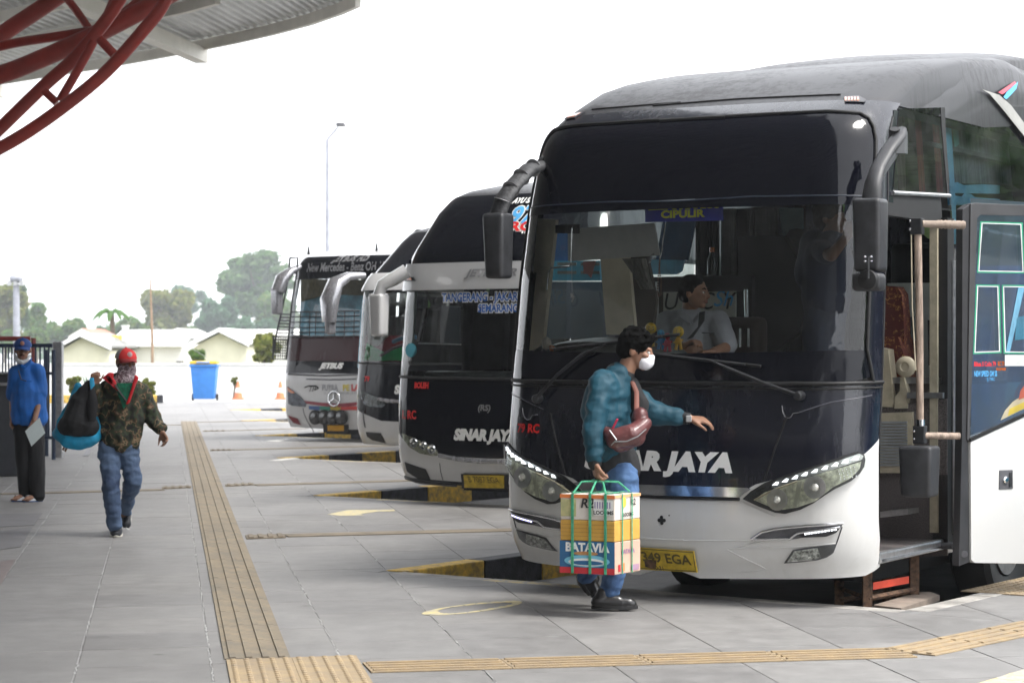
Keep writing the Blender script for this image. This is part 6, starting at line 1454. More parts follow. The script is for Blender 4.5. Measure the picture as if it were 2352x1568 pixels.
def silver_mirror(B, box, arm, Y, radii, mat=None, taper=.8):
    mat = mat or M['silver']; x0, y0, x1, y1 = box; a, c = lpw(B, x0, y0, Y), lpw(B, x1, y1, Y); w_ = abs(c.x-a.x)/2; cx_, cy_ = (a.x+c.x)/2, (a.y+c.y)/2; dep = .16
    mb = MB(); mb.hexa([(cx_-w_*taper, cy_-dep*.4, c.z), (cx_+w_*taper, cy_-dep*.4, c.z), (cx_+w_*taper, cy_+dep*.5, c.z), (cx_-w_*taper, cy_+dep*.5, c.z)], [(cx_-w_, cy_-dep*.5, a.z), (cx_+w_, cy_-dep*.5, a.z), (cx_+w_, cy_+dep*.5, a.z), (cx_-w_, cy_+dep*.5, a.z)]); mb.bevel(.035, 3)
    m_ = mb.build('mirror', mat, B.root, smooth=40)
    mb = MB(); mb.tube([lpw(B, *p) for p in arm], radii, 12, flat=.7); mb.build('mirror_arm', mat, m_, smooth=60); return m_
silver_mirror(b, (847, 674, 893, 772), [(935, 622, 22.1), (905, 640, 22.1), (878, 655, 22.1), (870, 678, 22.1)], 22.1, [.10, .10, .085, .08], M['white2'])
# dark wiper pair and grey inner post
b.ipoly(z5([(1310, 1040), (1360, 1030), (1330, 1500), (1290, 1500)]), .35, .03, pm('teal_post', (.30, .36, .36), .5), 'inner_post')
b.ipoly(z5([(1570, 1140), (1720, 1150), (1720, 1460), (1560, 1460)]), 1.6, .03, pm('dim_blue_pane', (.05, .065, .08), .5), 'rear_pane'); b.ipoly(z5([(1420, 1165), (1450, 1165), (1390, 1440), (1370, 1440)]), .8, .04, M['silver'], 'grab_handle')
b.ipoly(z5([(1380, 1452), (1730, 1462), (1730, 1472), (1380, 1462)]), .5, .02, M['alu'], 'dash_rail')
# ================================================================ third coach (its nose and slanting pillar)
R3 = [(.18, .10), (.30, .03), (.5, 0), (1.0, .0), (1.25, .03), (2.2, .10), (2.3, .12), (2.45, .2), (3.0, .85), (3.15, 1.05), (3.25, 1.4), (3.32, 2.2), (3.35, 3.0)]
W3 = [(.2, 1.2), (.45, 1.25), (1.3, 1.25), (2.3, 1.22), (2.45, 1.2), (3.0, 1.12), (3.15, 1.08), (3.25, 1.0), (3.32, .9), (3.35, .6)]
B3 = Bus((-1.24, 30.2), 33, R3, W3, 'third coach, mostly hidden, with a silver curved mirror and green reflection painted in the windscreen', group=GB)
b = B3; v0, v1 = hpx(665, b), hpx(628, b)
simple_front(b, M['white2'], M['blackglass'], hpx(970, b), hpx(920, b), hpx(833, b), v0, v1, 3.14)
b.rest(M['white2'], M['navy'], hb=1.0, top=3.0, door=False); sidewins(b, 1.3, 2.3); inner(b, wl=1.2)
b.skin('upper_side', [(.6, v1), (b.L, v1), (b.L, 3.2), (1.4, 3.2), (1.1, 2.9)], M['blackglass'], 's', sg=-1, step=.5)
b.ltube([(-1.0, v1), (-1.0, 2.7), (-1.0, 3.12)], .03, M['silver'], 'pillar_trim', off=.01, seg=8)
b.ltube(b.fp([(870, 916), (890, 920), (925, 922)]), .025, M['silver'], 'chrome_bar', off=.01)
hl = b.skin('headlamp', b.fp(z6([(905, 440), (960, 470), (1060, 510), (1120, 560), (1080, 585), (980, 580), (925, 555), (908, 500)])), pm('smoky_lamp', (.20, .22, .24), .2, .5, var=.5, vs=25), off=.012, thick=.03); b.skin('lamp_glass', b.fp(z6([(905, 440), (1060, 510), (1120, 560), (980, 580), (908, 500)])), M['lens'], off=.02, parent=hl)
vn = b.skin('air_intake', b.fp(z6([(945, 790), (1070, 800), (1110, 885), (1000, 860), (955, 830)])), M['rubber'], off=.006, thick=.02)
b.ltube(b.fp(z6([(920, 610), (925, 680), (940, 755)])), .010, M['plast_g'], 'bumper_seam', off=.001)
b.text('SINAR JAYA', (962, 896), .155, M['lett'], bold=.010, sx=1.0, off=.006, shear=.15); b.text('79', z6([(955, 350)])[0], .09, M['red'], bold=.004)
b.skin('green_reflection_sheet', b.fp(z6([(945, 50), (1100, 130), (1280, 70), (1280, 198), (918, 198)])), pm('green_painted_reflection', (.03, .50, .18), .6, vs=4), off=-.015); b.ltube(b.fp(z5([(1080, 1560), (1180, 1500), (1270, 1470)])), .02, M['rubber'], 'wiper_arm', off=.03)  # green sheet painted for the reflection low in the windscreen
b.ltube(b.fp(z5([(1080, 1445), (1150, 1415), (1270, 1405)])), .03, pm('blue_rim', (.10, .25, .40), .4), 'steering_wheel', off=-.25)
b.ipoly(z5([(960, 1060), (1140, 1060), (1120, 1400), (1040, 1480), (960, 1480)]), .5, .03, pm('pale_curtain3', (.35, .36, .33), .8), 'curtain_or_view')
m3 = silver_mirror(b, (747, 672, 770, 768), [(838, 632, 30.9), (800, 635, 30.8), (771, 650, 30.7), (757, 690, 30.6), (756, 740, 30.6)], 30.6, [.05, .09, .15, .17, .12])
b.ltube([(-.93, 1.25), (-.93, 2.2)], .02, M['cyan'], 'pillar_trim', off=.01)
# ================================================================ last coach with wire guards
R4 = [(.18, .10), (.30, .03), (.5, 0), (1.1, .0), (1.35, .05), (2.2, .12), (2.9, .24), (3.02, .32), (3.10, .5), (3.16, .9), (3.19, 1.6)]
W4 = [(.2, 1.2), (.45, 1.25), (1.3, 1.25), (2.3, 1.22), (2.9, 1.16), (3.02, 1.12), (3.10, 1.02), (3.16, .9), (3.19, .6)]
B4 = Bus((-2.87, 36.7), 33, R4, W4, 'farthest coach, white with rainbow stripe, wire window guards and four round spot lamps', group=GB)
b = B4; hb = hpx(858, b)
m4w = M['white2']
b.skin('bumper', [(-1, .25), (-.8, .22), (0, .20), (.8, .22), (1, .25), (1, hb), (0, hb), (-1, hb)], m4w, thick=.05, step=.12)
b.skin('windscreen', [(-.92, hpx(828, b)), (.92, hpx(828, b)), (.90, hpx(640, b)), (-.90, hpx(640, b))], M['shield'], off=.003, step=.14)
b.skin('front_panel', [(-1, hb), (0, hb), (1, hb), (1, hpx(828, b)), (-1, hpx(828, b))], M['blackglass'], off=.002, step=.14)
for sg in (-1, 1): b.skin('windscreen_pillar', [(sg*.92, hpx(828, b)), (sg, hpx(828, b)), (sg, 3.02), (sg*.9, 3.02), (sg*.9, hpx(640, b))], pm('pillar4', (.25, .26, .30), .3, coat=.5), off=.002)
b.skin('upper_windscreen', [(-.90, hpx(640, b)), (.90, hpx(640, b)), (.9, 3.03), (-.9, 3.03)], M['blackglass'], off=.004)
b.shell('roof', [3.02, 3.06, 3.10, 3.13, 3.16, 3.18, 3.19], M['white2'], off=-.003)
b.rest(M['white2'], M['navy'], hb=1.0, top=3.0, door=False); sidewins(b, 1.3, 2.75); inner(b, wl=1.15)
b.ipoly(z6([(330, -20), (600, 0), (930, -10), (930, 190), (330, 190)]), .55, .03, pm('dark_red_dash_cloth', (.045, .004, .006), .8, vs=4), 'dash_cloth')
b.ipoly(z5([(400, 1100), (600, 1050), (930, 1050), (930, 1420), (390, 1420)]), 1.5, .03, pm('blue_inner_view', (.10, .30, .42), .6, var=.4, vs=3), 'rear_pane'); b.ipoly(z5([(400, 920), (930, 930), (930, 1060), (620, 1050), (400, 1110)]), 1.4, .03, pm('brown_fringe', (.10, .09, .05), .9, var=.4, vs=14, stretch=(8, 8, 1)), 'fringe_curtain')
b.skin('lower_windscreen', [(-.915, hpx(829, b)), (.915, hpx(829, b)), (.905, hpx(771, b)), (-.905, hpx(771, b))], paint('maroon_glass_band', (.035, .003, .005), (.05, .01, .01), dirt=.1, rough=.15, coat=0), off=.006, step=.14)
bpy.data.materials['maroon_glass_band'].node_tree.nodes['Principled BSDF'].inputs['Specular IOR Level'].default_value = .2
# wire guards
wm_ = pm('black_wire', (.02, .02, .022), .5)
def wires(segs, off, r=.010, nm='guard_wire'):
    for p in segs: b.ltube(b.fp(z5(p)), r, wm_, nm, off=off, seg=3, n=5)
for y in (1200, 1240, 1285, 1330, 1370, 1410): wires([[(350, y-2), (600, y-5), (920, y-12)]], .10)
for x in (430, 510, 560, 640, 720, 800, 880): wires([[(x, 1195), (x-6, 1415)]], .10, .008)
# side guard frame standing off the left corner
def gl4(x, y, Y=37.2): p = P3(x, y, Y)-b.N; return Vector((p.dot(b.u), p.dot(b.w), p.z))
fr4 = None
for p in ([(310, 745), (375, 745), (370, 860), (330, 1100), (300, 1400), (285, 1470)], [(310, 745), (300, 900), (240, 1200), (200, 1370), (170, 1560)]):
    mb = MB(); mb.tube([gl4(*q) for q in z5(p)], .016, 6); mb.build('guard_frame', wm_, b.root)
for k in range(9):
    y = 1215+k*26; x0 = 240-(y-1200)*.24; x1 = 335-(y-1100)*.12; mb = MB(); mb.tube([gl4(*q) for q in z5([(x0, y), (x1, y+2)])], .010, 5); mb.build('guard_wire', wm_, b.root)
mb = MB(); mb.tube([gl4(*q) for q in z6([(175, -10), (170, 185), (280, 185), (300, 0)])], .018, 6)
for k in range(8): mb.tube([gl4(*q) for q in z6([(178, k*22), (292, k*22+4)])], .007, 4)
for k in range(5): mb.tube([gl4(*q) for q in z6([(195+k*20, -5), (192+k*19, 184)])], .007, 4)
mb.build('guard_mesh', wm_, b.root)
silver_mirror(b, (622, 662, 650, 722), [(690, 612, 37.3), (668, 622, 37.2), (648, 640, 37.1), (638, 668, 37.1)], 37.1, [.05, .10, .15, .15], None, .9)
# grille line, stripes, lamps
b.skin('stripe', b.fp(z6([(420, 528), (560, 545), (720, 555), (895, 540), (895, 565), (720, 590), (560, 572), (440, 555)])), pm('dark_red_stripe', (.25, .015, .03), .4), off=.006)
for (x0, x1, c, n) in ((470, 560, (.03, .10, .30), 'blue'), (560, 650, (.02, .22, .14), 'green'), (650, 735, (.50, .38, .03), 'yellow'), (735, 895, (.55, .04, .03), 'red')):
    y0 = 572+(560-abs(x0-700))*.03; y1 = 572+(560-abs(x1-700))*.03; b.skin('stripe', b.fp(z6([(x0, y0-8), (x1, y1-8), (x1, y1+26), (x0, y0+20)])), pm('stripe_'+n, c, .4), off=.006)
hl = b.skin('headlamp', b.fp(z6([(292, 412), (330, 440), (400, 495), (450, 555), (440, 582), (330, 572), (300, 555)])), pm('dark_lamp4', (.08, .085, .10), .2, .4, var=.5, vs=20), off=.01, thick=.02)
b.skin('indicator', b.fp(z6([(292, 415), (360, 462), (330, 470), (296, 450)])), M['amber'], off=.016, parent=hl)
b.skin('side_reflector', b.fp(z6([(295, 650), (380, 680), (408, 735), (340, 715)])), pm('dark_red_reflector', (.16, .01, .02), .3), off=.008)
b.ltube(b.fp(z6([(300, 310), (600, 322), (890, 312)])), .014, M['plast_g'], 'trim_line', off=.004); b.ltube(b.fp(z6([(450, 350), (650, 356), (865, 350)])), .010, M['plast_g'], 'trim_line', off=.004)
b.ltube(b.fp(z6([(420, 590), (430, 640), (510, 795)])), .006, M['plast_g'], 'bumper_seam', off=.002)
for k, x in enumerate((535, 608, 680, 750)):
    t, h = b.fp(z6([(x, 668)]))[0]; c = b.front(t, h, .04); rot = Matrix.Rotation(R(90), 3, 'X'); mb = MB(); mb.lathe([(.10, -.08), (.12, -.02), (.12, .02), (.10, .03)], c, 18, rot); sl_ = mb.build('spot_lamp', M['rubber'], b.root, smooth=40)
    mb = MB(); mb.lathe([(.10, .025), (.06, .035), (.001, .045)], c, 18, rot); mb.build('lamp_lens', pm('dark_spot_lens', (.10, .10, .10), .15, .6), sl_, smooth=40)
fr = b.skin('plate_frame', b.fp(z6([(590, 725), (800, 730), (800, 800), (595, 795)])), M['rubber'], off=.02, thick=.02); b.skin('number_plate', b.fp(z6([(630, 735), (770, 735), (770, 782), (635, 782)])), pm('amber_plate', (.65, .33, .02), .5), off=.03, parent=fr)
b.text('PUTRA', z6([(645, 425)])[0], .135, M['lettgrey'], bold=.006, sx=.78, off=.006); b.text('PE', z6([(780, 425)])[0], .135, pm('yellow_let', (.6, .5, .1), .5), bold=.006, sx=1.0, off=.006); b.text('LANGI', z6([(905, 425)])[0], .135, pm('red_let', (.55, .1, .1), .5), bold=.010, sx=.95, off=.006)
b.text('JL. RAYA - MERAK JAYA', z6([(735, 468)])[0], .055, M['lettgrey'], sx=1.2, off=.006); b.text('TP', z6([(490, 435)])[0], .13, M['lettink'], sx=1.1, shear=.4, off=.006)
b.ltube(b.fp(z6([(435, 420), (470, 406), (530, 408), (550, 425), (520, 440)])), .010, M['lettink'], 'emblem_line', off=.006)
t, h = b.fp(z6([(686, 512)]))[0]; c = b.front(t, h, .02)
mb = MB(); mb.tube([c+Vector((.12*math.cos(k*.3), 0, .12*math.sin(k*.3))) for k in range(22)], .012, 6)
for k in range(3): a = R(90+120*k); mb.cone(c, c+Vector((.12*math.cos(a), 0, .12*math.sin(a))), .02, .005, 6)
mb.build('star_emblem', M['chrome'], b.root, smooth=60)
b.text('JETBUS', z6([(655, 242)])[0], .12, M['lett'], bold=.008, sx=1.2, shear=.35, off=.01); b.text('JETBUS HD', z5([(815, 752)])[0], .13, M['lettgrey'], bold=.008, sx=1.1, shear=.35, off=.008); b.text('New Mercedes - Benz OH 1526', z5([(790, 822)])[0], .20, M['lettgrey'], sx=.66, off=.008, bold=.004)
for x, y in ((466, 690), (1033, 665)):
    mb = MB(); p = gl4(*z5([(x, y)])[0], 37.0); mb.tube([p+Vector((0, 0, -.06)), p+Vector((0, 0, .08))], [.03, .01], 6); mb.build('roof_antenna', M['rubber'], b.root)
# ================================================================ sky-blue coach in the next bay to the right: what the side glass of the first coach mirrors
RB = [(.18, .1), (.5, 0), (1.3, .05), (2.9, .3), (3.1, .6), (3.2, 1.4)]; WB = [(.2, 1.2), (1.3, 1.25), (2.9, 1.15), (3.1, 1.05), (3.2, .8)]
B5 = Bus((5.6, 12.6), 34, RB, WB, 'sky blue coach standing in the next bay, mirrored in the open door glass', group=GB)
b = B5
simple_front(b, M['cyan'], M['blue'], .8, .95, 1.3, 2.5, 2.6, 3.08, hasvisor=False, roofm=M['cyan']); b.rest(M['cyan'], M['blue'], hb=1.3, top=3.0, door=False); sidewins(b, 1.5, 2.6)
# ================================================================ people
class Blob:
    """a continuous skin grown over tapered limbs and ellipsoids"""
    def __init__(s): s.bm = bmesh.new()
    def cap(s, p, q, r1, r2, flat=None):
        p, q = Vector(p), Vector(q); d = q-p; L = d.length
        if L < 1e-5: return s.ell(p, (r1,)*3)
        rot = d.to_track_quat('Z', 'Y').to_matrix(); n = 14; rings = []
        prof = [(-r1*math.cos(a), r1*math.sin(a)) for a in (.25, .7, 1.15, 1.57)]+[(L+r2*math.sin(a), r2*math.cos(a)) for a in (0, .42, .87, 1.3)]
        for z, r in prof:
            rings.append([s.bm.verts.new(p+rot @ Vector((r*math.cos(2*math.pi*k/n)*(flat or 1), r*math.sin(2*math.pi*k/n), z))) for k in range(n)])
        for a, b in zip(rings, rings[1:]):
            for k in range(n): s.bm.faces.new((a[k], a[(k+1) % n], b[(k+1) % n], b[k]))
        s.bm.faces.new(rings[0][::-1]); s.bm.faces.new(rings[-1]); return s
    def chain(s, pts, rs):
        for a, b, r1, r2 in zip(pts, pts[1:], rs, rs[1:]): s.cap(a, b, r1, r2)
        return s
    def ell(s, c, r, rot=None):
        m = Matrix.Translation(Vector(c)) @ (rot.to_4x4() if rot is not None else Matrix.Identity(4)) @ Matrix.Diagonal((*r, 1))
        bmesh.ops.create_uvsphere(s.bm, u_segments=20, v_segments=14, radius=1, matrix=m); return s
    def build(s, name, mat, parent, origin, voxel=.009, smooth=3, wrinkle=0, wscale=9, wdir=(1, 1, 1), fold=None):
        me = bpy.data.meshes.new(name); s.bm.to_mesh(me); s.bm.free()
        ob = bpy.data.objects.new('tmp', me); COL.objects.link(ob)
        m = ob.modifiers.new('r', 'REMESH'); m.mode = 'VOXEL'; m.voxel_size = voxel
        if smooth: k = ob.modifiers.new('s', 'SMOOTH'); k.factor = .5; k.iterations = smooth
        bpy.context.view_layer.update(); out = evalmesh(ob); bpy.data.objects.remove(ob); bpy.data.meshes.remove(me)
        if wrinkle:
            nrm = [v.normal.copy() for v in out.vertices]
            for v, n in zip(out.vertices, nrm):
                q = Vector((v.co.x*wdir[0], v.co.y*wdir[1], v.co.z*wdir[2]))*wscale
                f = noise.noise(q)+.5*noise.noise(q*2.1+Vector((3, 1, 7)))
                f2 = 1-abs(noise.noise(q*.8+Vector((9, 2, 4))))*2
                v.co += n*(f*.6+(f2-.5)*.7)*wrinkle
        o = Vector(origin)
        for v in out.vertices: v.co -= o
        out.materials.clear(); out.name = name; ob = link_mesh(name, out, mat, parent)
        out.polygons.foreach_set('use_smooth', [True]*len(out.polygons)); return ob
def vlerp(a, b, t): return Vector(a).lerp(Vector(b), t)
def head(bl, c, yaw, s=1.0, pitch=0, roll=0, ears=True):
    """skull, jaw, nose, ears; c = centre of head; yaw 0 = facing the camera (-y); positive turns to image right"""
    rot = (Matrix.Rotation(yaw, 3, 'Z') @ Matrix.Rotation(pitch, 3, 'X') @ Matrix.Rotation(roll, 3, 'Y'))
    P = lambda x, y, z: Vector(c)+rot @ (Vector((x, y, z))*s)
    bl.ell(P(0, .012, .028), (.076*s, .092*s, .088*s), rot); bl.ell(P(0, -.022, -.030), (.058*s, .066*s, .070*s), rot)
    bl.ell(P(0, -.062, -.082), (.028*s, .024*s, .020*s), rot)                                 # chin
    bl.cap(P(0, -.080, .020), P(0, -.104, -.022), .010*s, .014*s); bl.ell(P(0, -.096, -.028), (.018*s, .013*s, .010*s), rot)   # nose
    for sx in (-1, 1):
        bl.ell(P(sx*.036, -.060, -.012), (.024*s, .026*s, .020*s), rot)                       # cheekbone
        if ears: bl.ell(P(sx*.077, .012, -.004), (.010*s, .020*s, .032*s), rot)
    bl.cap(P(-.034, -.074, .026), P(.034, -.074, .026), .012*s, .012*s)                        # brow
    bl.cap(P(-.016, -.084, -.052), P(.016, -.084, -.052), .009*s, .009*s)                      # mouth swell
    return P, rot
def face_parts(P, rot, root, org, s=1, mouth=True, moustache=False, look=(0, 0)):
    for sx in (-1, 1):
        mb = MB(origin=org); mb.ball(P(sx*.031, -.071, .006), .0125*s, seg=12); mb.build('eyeball', M['eye'], root, smooth=60)
        mb = MB(origin=org); mb.ball(P(sx*.031+look[0]*.006, -.0805, .006), .0062*s, seg=8); mb.build('iris', M['iris'], root)
        mb = MB(origin=org); mb.tube([P(sx*.014, -.086, .026), P(sx*.034, -.086, .033), P(sx*.050, -.074, .027)], [.0035*s, .005*s, .002*s], 6); mb.build('eyebrow', M['hair'], root)
        mb = MB(origin=org); mb.tube([P(sx*.017, -.080, .008), P(sx*.031, -.0845, .0145), P(sx*.046, -.074, .008)], [.0025*s]*3, 6); mb.build('eyelid', M['skin2'], root)
    if mouth:
        mb = MB(origin=org); mb.tube([P(-.024, -.086, -.054), P(0, -.0945, -.051), P(.024, -.086, -.054)], [.002*s, .0055*s, .002*s], 6); mb.tube([P(-.018, -.086, -.060), P(0, -.093, -.062), P(.018, -.086, -.060)], [.002*s, .0065*s, .002*s], 6); mb.build('lips', M['lip'], root, smooth=60)
    if moustache:
        mb = MB(origin=org); mb.tube([P(-.028, -.088, -.048), P(0, -.099, -.040), P(.028, -.088, -.048)], [.002*s, .006*s, .002*s], 6); mb.build('moustache', M['hair'], root)
def hair_cap(P, rot, root, org, s=1, back=True, front=.035, mat=None, seed=1, thick=.012, fluff=60):
    """short hair: a grown cap over the skull with a rough edge"""
    bl = Blob(); bl.ell(P(0, .022, .044), ((.078+thick)*s, (.090+thick)*s, (.078+thick)*s), rot)
    bl.ell(P(0, .055, .0), ((.068+thick)*s, (.055+thick)*s, .070*s), rot)
    for sx in (-1, 1): bl.ell(P(sx*.070, .018, .022), (.016*s, .040*s, .040*s), rot)
    rnd = random.Random(seed)
    for k in range(fluff):
        a = rnd.uniform(0, 6.28); e = rnd.uniform(.1, 1.3); v = Vector((math.cos(a)*math.cos(e)*.084, .02+math.sin(a)*math.cos(e)*.096, .05+math.sin(e)*.082))
        bl.ell(P(*v), (rnd.uniform(.010, .018)*s,)*3, rot)
    ob = bl.build('hair', mat or M['hair'], root, org, .006, 1, wrinkle=.004, wscale=60)
    return ob
def hand(bl, wrist, d, n, s=1.0, curl=.5, thumb=1, spread=.12):
    """palm and five fingers: d = direction of the hand, n = back-of-hand normal, curl bends the fingers towards the palm"""
    d = Vector(d).normalized(); n = Vector(n); n = (n-d*n.dot(d)).normalized(); side = d.cross(n)*thumb
    W_ = Vector(wrist); palm = W_+d*.085*s
    for k in range(4):
        o = side*(.030-.020*k)*s
        bl.cap(W_+o*.55+d*.008, W_+d*(.085-.004*abs(k-1))*s+o, .014*s, .0115*s)
    L = (.068, .078, .072, .056)
    for k in range(4):
        o = side*(.030-.020*k)*s; base = W_+d*(.085-.004*abs(k-1))*s+o; c = curl*(1+.10*k); dd = (d+side*spread*(1.2-k*.8)).normalized()
        p = base; ang = 0
        for j, f in enumerate((.44, .32, .24)):
            ang += c*(.75, 1.0, .8)[j]; v = dd*math.cos(ang)-n*math.sin(ang); q = p+v*L[k]*f*s; bl.cap(p, q, (.0098-.001*j)*s, (.0090-.001*j)*s); p = q
    tb = W_+d*.022*s+side*.026*s; v1 = (side*.75+d*.75-n*.25).normalized(); v2 = (side*.25+d*.95-n*(.25+curl*.4)).normalized()
    m = tb+v1*.040*s; bl.cap(tb, m, .0155*s, .0115*s); bl.cap(m, m+v2*.034*s, .0110*s, .0085*s); bl.cap(m+v2*.034*s, m+v2*.034*s+(v2-n*.3).normalized()*.022*s, .009*s, .0075*s)
def shoe(root, org, heel, toe, w, mat, sole, h=.07, name='shoe', laces=None, socks=None, tall=.0):
    h0, t0 = Vector(heel), Vector(toe); d = (t0-h0); L = d.length; d.normalize(); up = Vector((0, 0, 1)); up = (up-d*up.dot(d)).normalized(); sd_ = d.cross(up)
    bl = Blob(); 
    bl.cap(h0+d*.04+up*.040, h0+d*(L-.055)+up*.030, w*.50, w*.46); bl.cap(h0+d*(L-.10)+up*.028, h0+d*(L-.04)+up*.024, w*.50, w*.40); bl.cap(h0+d*.05+up*.045, h0+d*.07+up*(h+.02+tall), w*.47, w*.43); bl.cap(h0+d*.07+up*(h), h0+d*.16+up*.045, w*.40, w*.42)
    ob = bl.build(name, mat, root, org, .006, 3)
    mb = MB(origin=org); k = 18; pts = []
    for i in range(k):
        t = 2*math.pi*i/k; x = math.cos(t); y = math.sin(t); pts.append(h0+d*(L/2+x*L/2)+sd_*(y*w*.52*(1+.12*x))+up*(-.002))
    mb.prism(pts, up*.022); mb.bevel(.004, 1); mb.build('sole', sole, ob)
    if laces:
        mb = MB(origin=org)
        for j in range(4): c = h0+d*(.12+.028*j)+up*(h+.022-.013*j); mb.tube([c-sd_*w*.22+d*.012, c+up*.006, c+sd_*w*.22-d*.012], .0035, 5)
        mb.build('laces', laces, ob)
    return ob
# ---------------------------------------------------------------- man with tied cartons
YT = 13.3
def T_(x, y, dy=0): return P3(x, y, YT+dy)
org = Vector(((1405-CX)/F*YT, YT, 0)); man = empty('person', org, label='man in teal bomber jacket and white face mask walking past the nearest coach', cat='person')
hc = T_(1462, 806, 0)
sk = Blob(); P_, rot_ = head(sk, hc, R(78), 1.0, pitch=R(14))
sk.cap(T_(1446, 830), T_(1428, 872), .052, .060)                                                            # neck
sk.chain([T_(1428, 872), T_(1405, 950), T_(1402, 1050), T_(1405, 1100)], [.065, .10, .09, .09])
shR, elR, wrR = T_(1378, 892, -.16), T_(1362, 985, -.22), T_(1366, 1062, -.24)
shL, elL, wrL = T_(1440, 900, .14), T_(1505, 950, .16), T_(1583, 961, .12)
sk.chain([shR, elR, wrR], [.05, .040, .028]); sk.chain([shL, elL, wrL], [.05, .038, .027])
hand(sk, wrR+Vector((0, 0, .01)), (.12, 0, -1), (-1, -.2, 0), 1.08, curl=1.05, thumb=-1)
hand(sk, wrL, (1, 0, -.10), (0, -.35, 1), 1.05, curl=.42, thumb=1)
hipN, knN, anN = T_(1428, 1095, -.07), T_(1438, 1215, -.08), T_(1400, 1360, -.02)
hipF, knF, anF = T_(1405, 1095, .08), T_(1420, 1228, .10), T_(1342, 1325, .20)
sk.chain([hipN, knN, anN], [.085, .055, .04]); sk.chain([hipF, knF, anF], [.085, .055, .04])
sk.build('body', M['skin2'], man, org, .0065, 2)
hair_cap(P_, rot_, man, org, 1.0, seed=5, thick=.013)
bl = Blob()
for k in range(34):
    r_ = random.Random(k+40); bl.ell(P_(r_.uniform(-.05, .05), r_.uniform(-.072, -.03), r_.uniform(.070, .105)), (.022, .018, .014), rot_)
bl.build('hair_fringe', M['hair'], man, org, .006, 1, wrinkle=.004, wscale=70)
mb = MB(origin=org); mb.ball(P_(.031, -.0745, .008), .012, seg=10); mb.ball(P_(-.031, -.0745, .008), .012, seg=10); mb.build('eyes', M['eye'], man, smooth=60)
# mask
bl = Blob(); bl.ell(P_(0, -.064, -.048), (.058, .054, .050), rot_); bl.ell(P_(0, -.092, -.030), (.030, .026, .036), rot_); mk_ = bl.build('face_mask', pm('white_mask_cloth', (.82, .81, .86), .85, var=.03, bump=.3, bs=60), man, org, .006, 2, wrinkle=.003, wscale=30)
mb = MB(origin=org); mb.tube([P_(.058, -.066, -.018), P_(.077, -.02, .004), P_(.080, .012, .022)], .0035, 6); mb.tube([P_(.056, -.06, -.075), P_(.073, -.02, -.055), P_(.082, .010, -.02)], .0035, 6); mb.build('ear_loop', M['lett'], mk_)
# jacket
teal = pm('teal_satin_jacket', (.007, .058, .090), .58, var=.12, vs=5, bump=.25, bs=250, spec=.35)
J = Blob(); J.chain([T_(1420, 866), T_(1402, 905), T_(1400, 960), T_(1398, 1020), T_(1402, 1046)], [.088, .128, .138, .132, .118])
J.chain([T_(1425, 880, .08), T_(1425, 960, .06), T_(1422, 1030, .06)], [.09, .115, .10]); J.chain([T_(1385, 885, -.10), T_(1378, 950, -.08), T_(1385, 1020, -.07)], [.095, .115, .11])
J.chain([shR+Vector((.01, .03, .02)), elR, vlerp(elR, wrR, .82)], [.074, .064, .054]); J.ell(vlerp(elR, wrR, .70), (.060, .060, .06))
J.chain([shL+Vector((-.02, 0, 0)), elL, vlerp(elL, wrL, .62)], [.084, .074, .058]); J.ell(vlerp(elL, wrL, .58), (.060, .062, .062))
jk = J.build('jacket', teal, man, org, .008, 2, wrinkle=.012, wscale=10, wdir=(1.1, .8, 1.8))
rib = pm('black_ribbing', (.014, .015, .017), .9, bump=.4, bs=300)
bl = Blob(); bl.cap(vlerp(elR, wrR, .80), vlerp(elR, wrR, 1.02), .050, .042); bl.build('cuff', rib, man, org, .006, 1)
bl = Blob(); bl.cap(vlerp(elL, wrL, .68), vlerp(elL, wrL, .90), .044, .036); bl.build('cuff', rib, man, org, .006, 1)
bl = Blob(); bl.chain([T_(1415, 858), T_(1432, 862)], [.068, .066]); bl.build('collar', rib, man, org, .006, 1)
tee = pm('dark_tee', (.018, .018, .02), .9); bl = Blob(); bl.chain([T_(1402, 1045), T_(1408, 1075)], [.128, .132]); bl.chain([T_(1432, 1055, -.02), T_(1440, 1078, -.02)], [.09, .085]); bl.chain([T_(1450, 880), T_(1468, 930), T_(1462, 970)], [.045, .06, .06]); bl.build('tee_shirt', tee, man, org, .008, 2, wrinkle=.006, wscale=10)
jean = pm('blue_denim', (.085, .165, .31), .85, var=.2, vs=5, bump=.3, bs=220, c2=(.03, .075, .19))
jean2 = pm('dark_denim', (.02, .05, .13), .85, var=.2, vs=5, bump=.3, bs=220)
jb = Blob(); jb.chain([T_(1412, 1075), T_(1414, 1110)], [.128, .125]); jb.chain([hipN, knN, vlerp(knN, anN, .90)], [.100, .074, .060]); jb.chain([hipF, knF, vlerp(knF, anF, .95)], [.10, .076, .056]); jb.ell(anN+Vector((0, 0, .01)), (.062, .062, .05)); jb.build('jeans', jean, man, org, .007, 1, wrinkle=.013, wscale=11, wdir=(1, 1, 1.7))
blk = pm('black_leather_shoe', (.012, .012, .013), .35, bump=.1, bs=80, coat=.3)
shoe(man, org, T_(1357, 1398, -.03)+Vector((0, 0, .004)), T_(1466, 1398, -.03)+Vector((0, 0, .004)), .082, blk, M['rubber'], .06, tall=.012)
shoe(man, org, T_(1322, 1322, .22), T_(1352, 1368, .22)+Vector((0, 0, .0)), .09, blk, M['rubber'], .06)
mb = MB(origin=org); c = wrL+Vector((.0, 0, .002)); mb.lathe([(.034, -.012), (.035, 0), (.034, .012)], vlerp(elL, wrL, .97), 18, (wrL-elL).to_track_quat('Z', 'Y').to_matrix()); mb.build('wrist_watch', M['plast'], man, smooth=40)
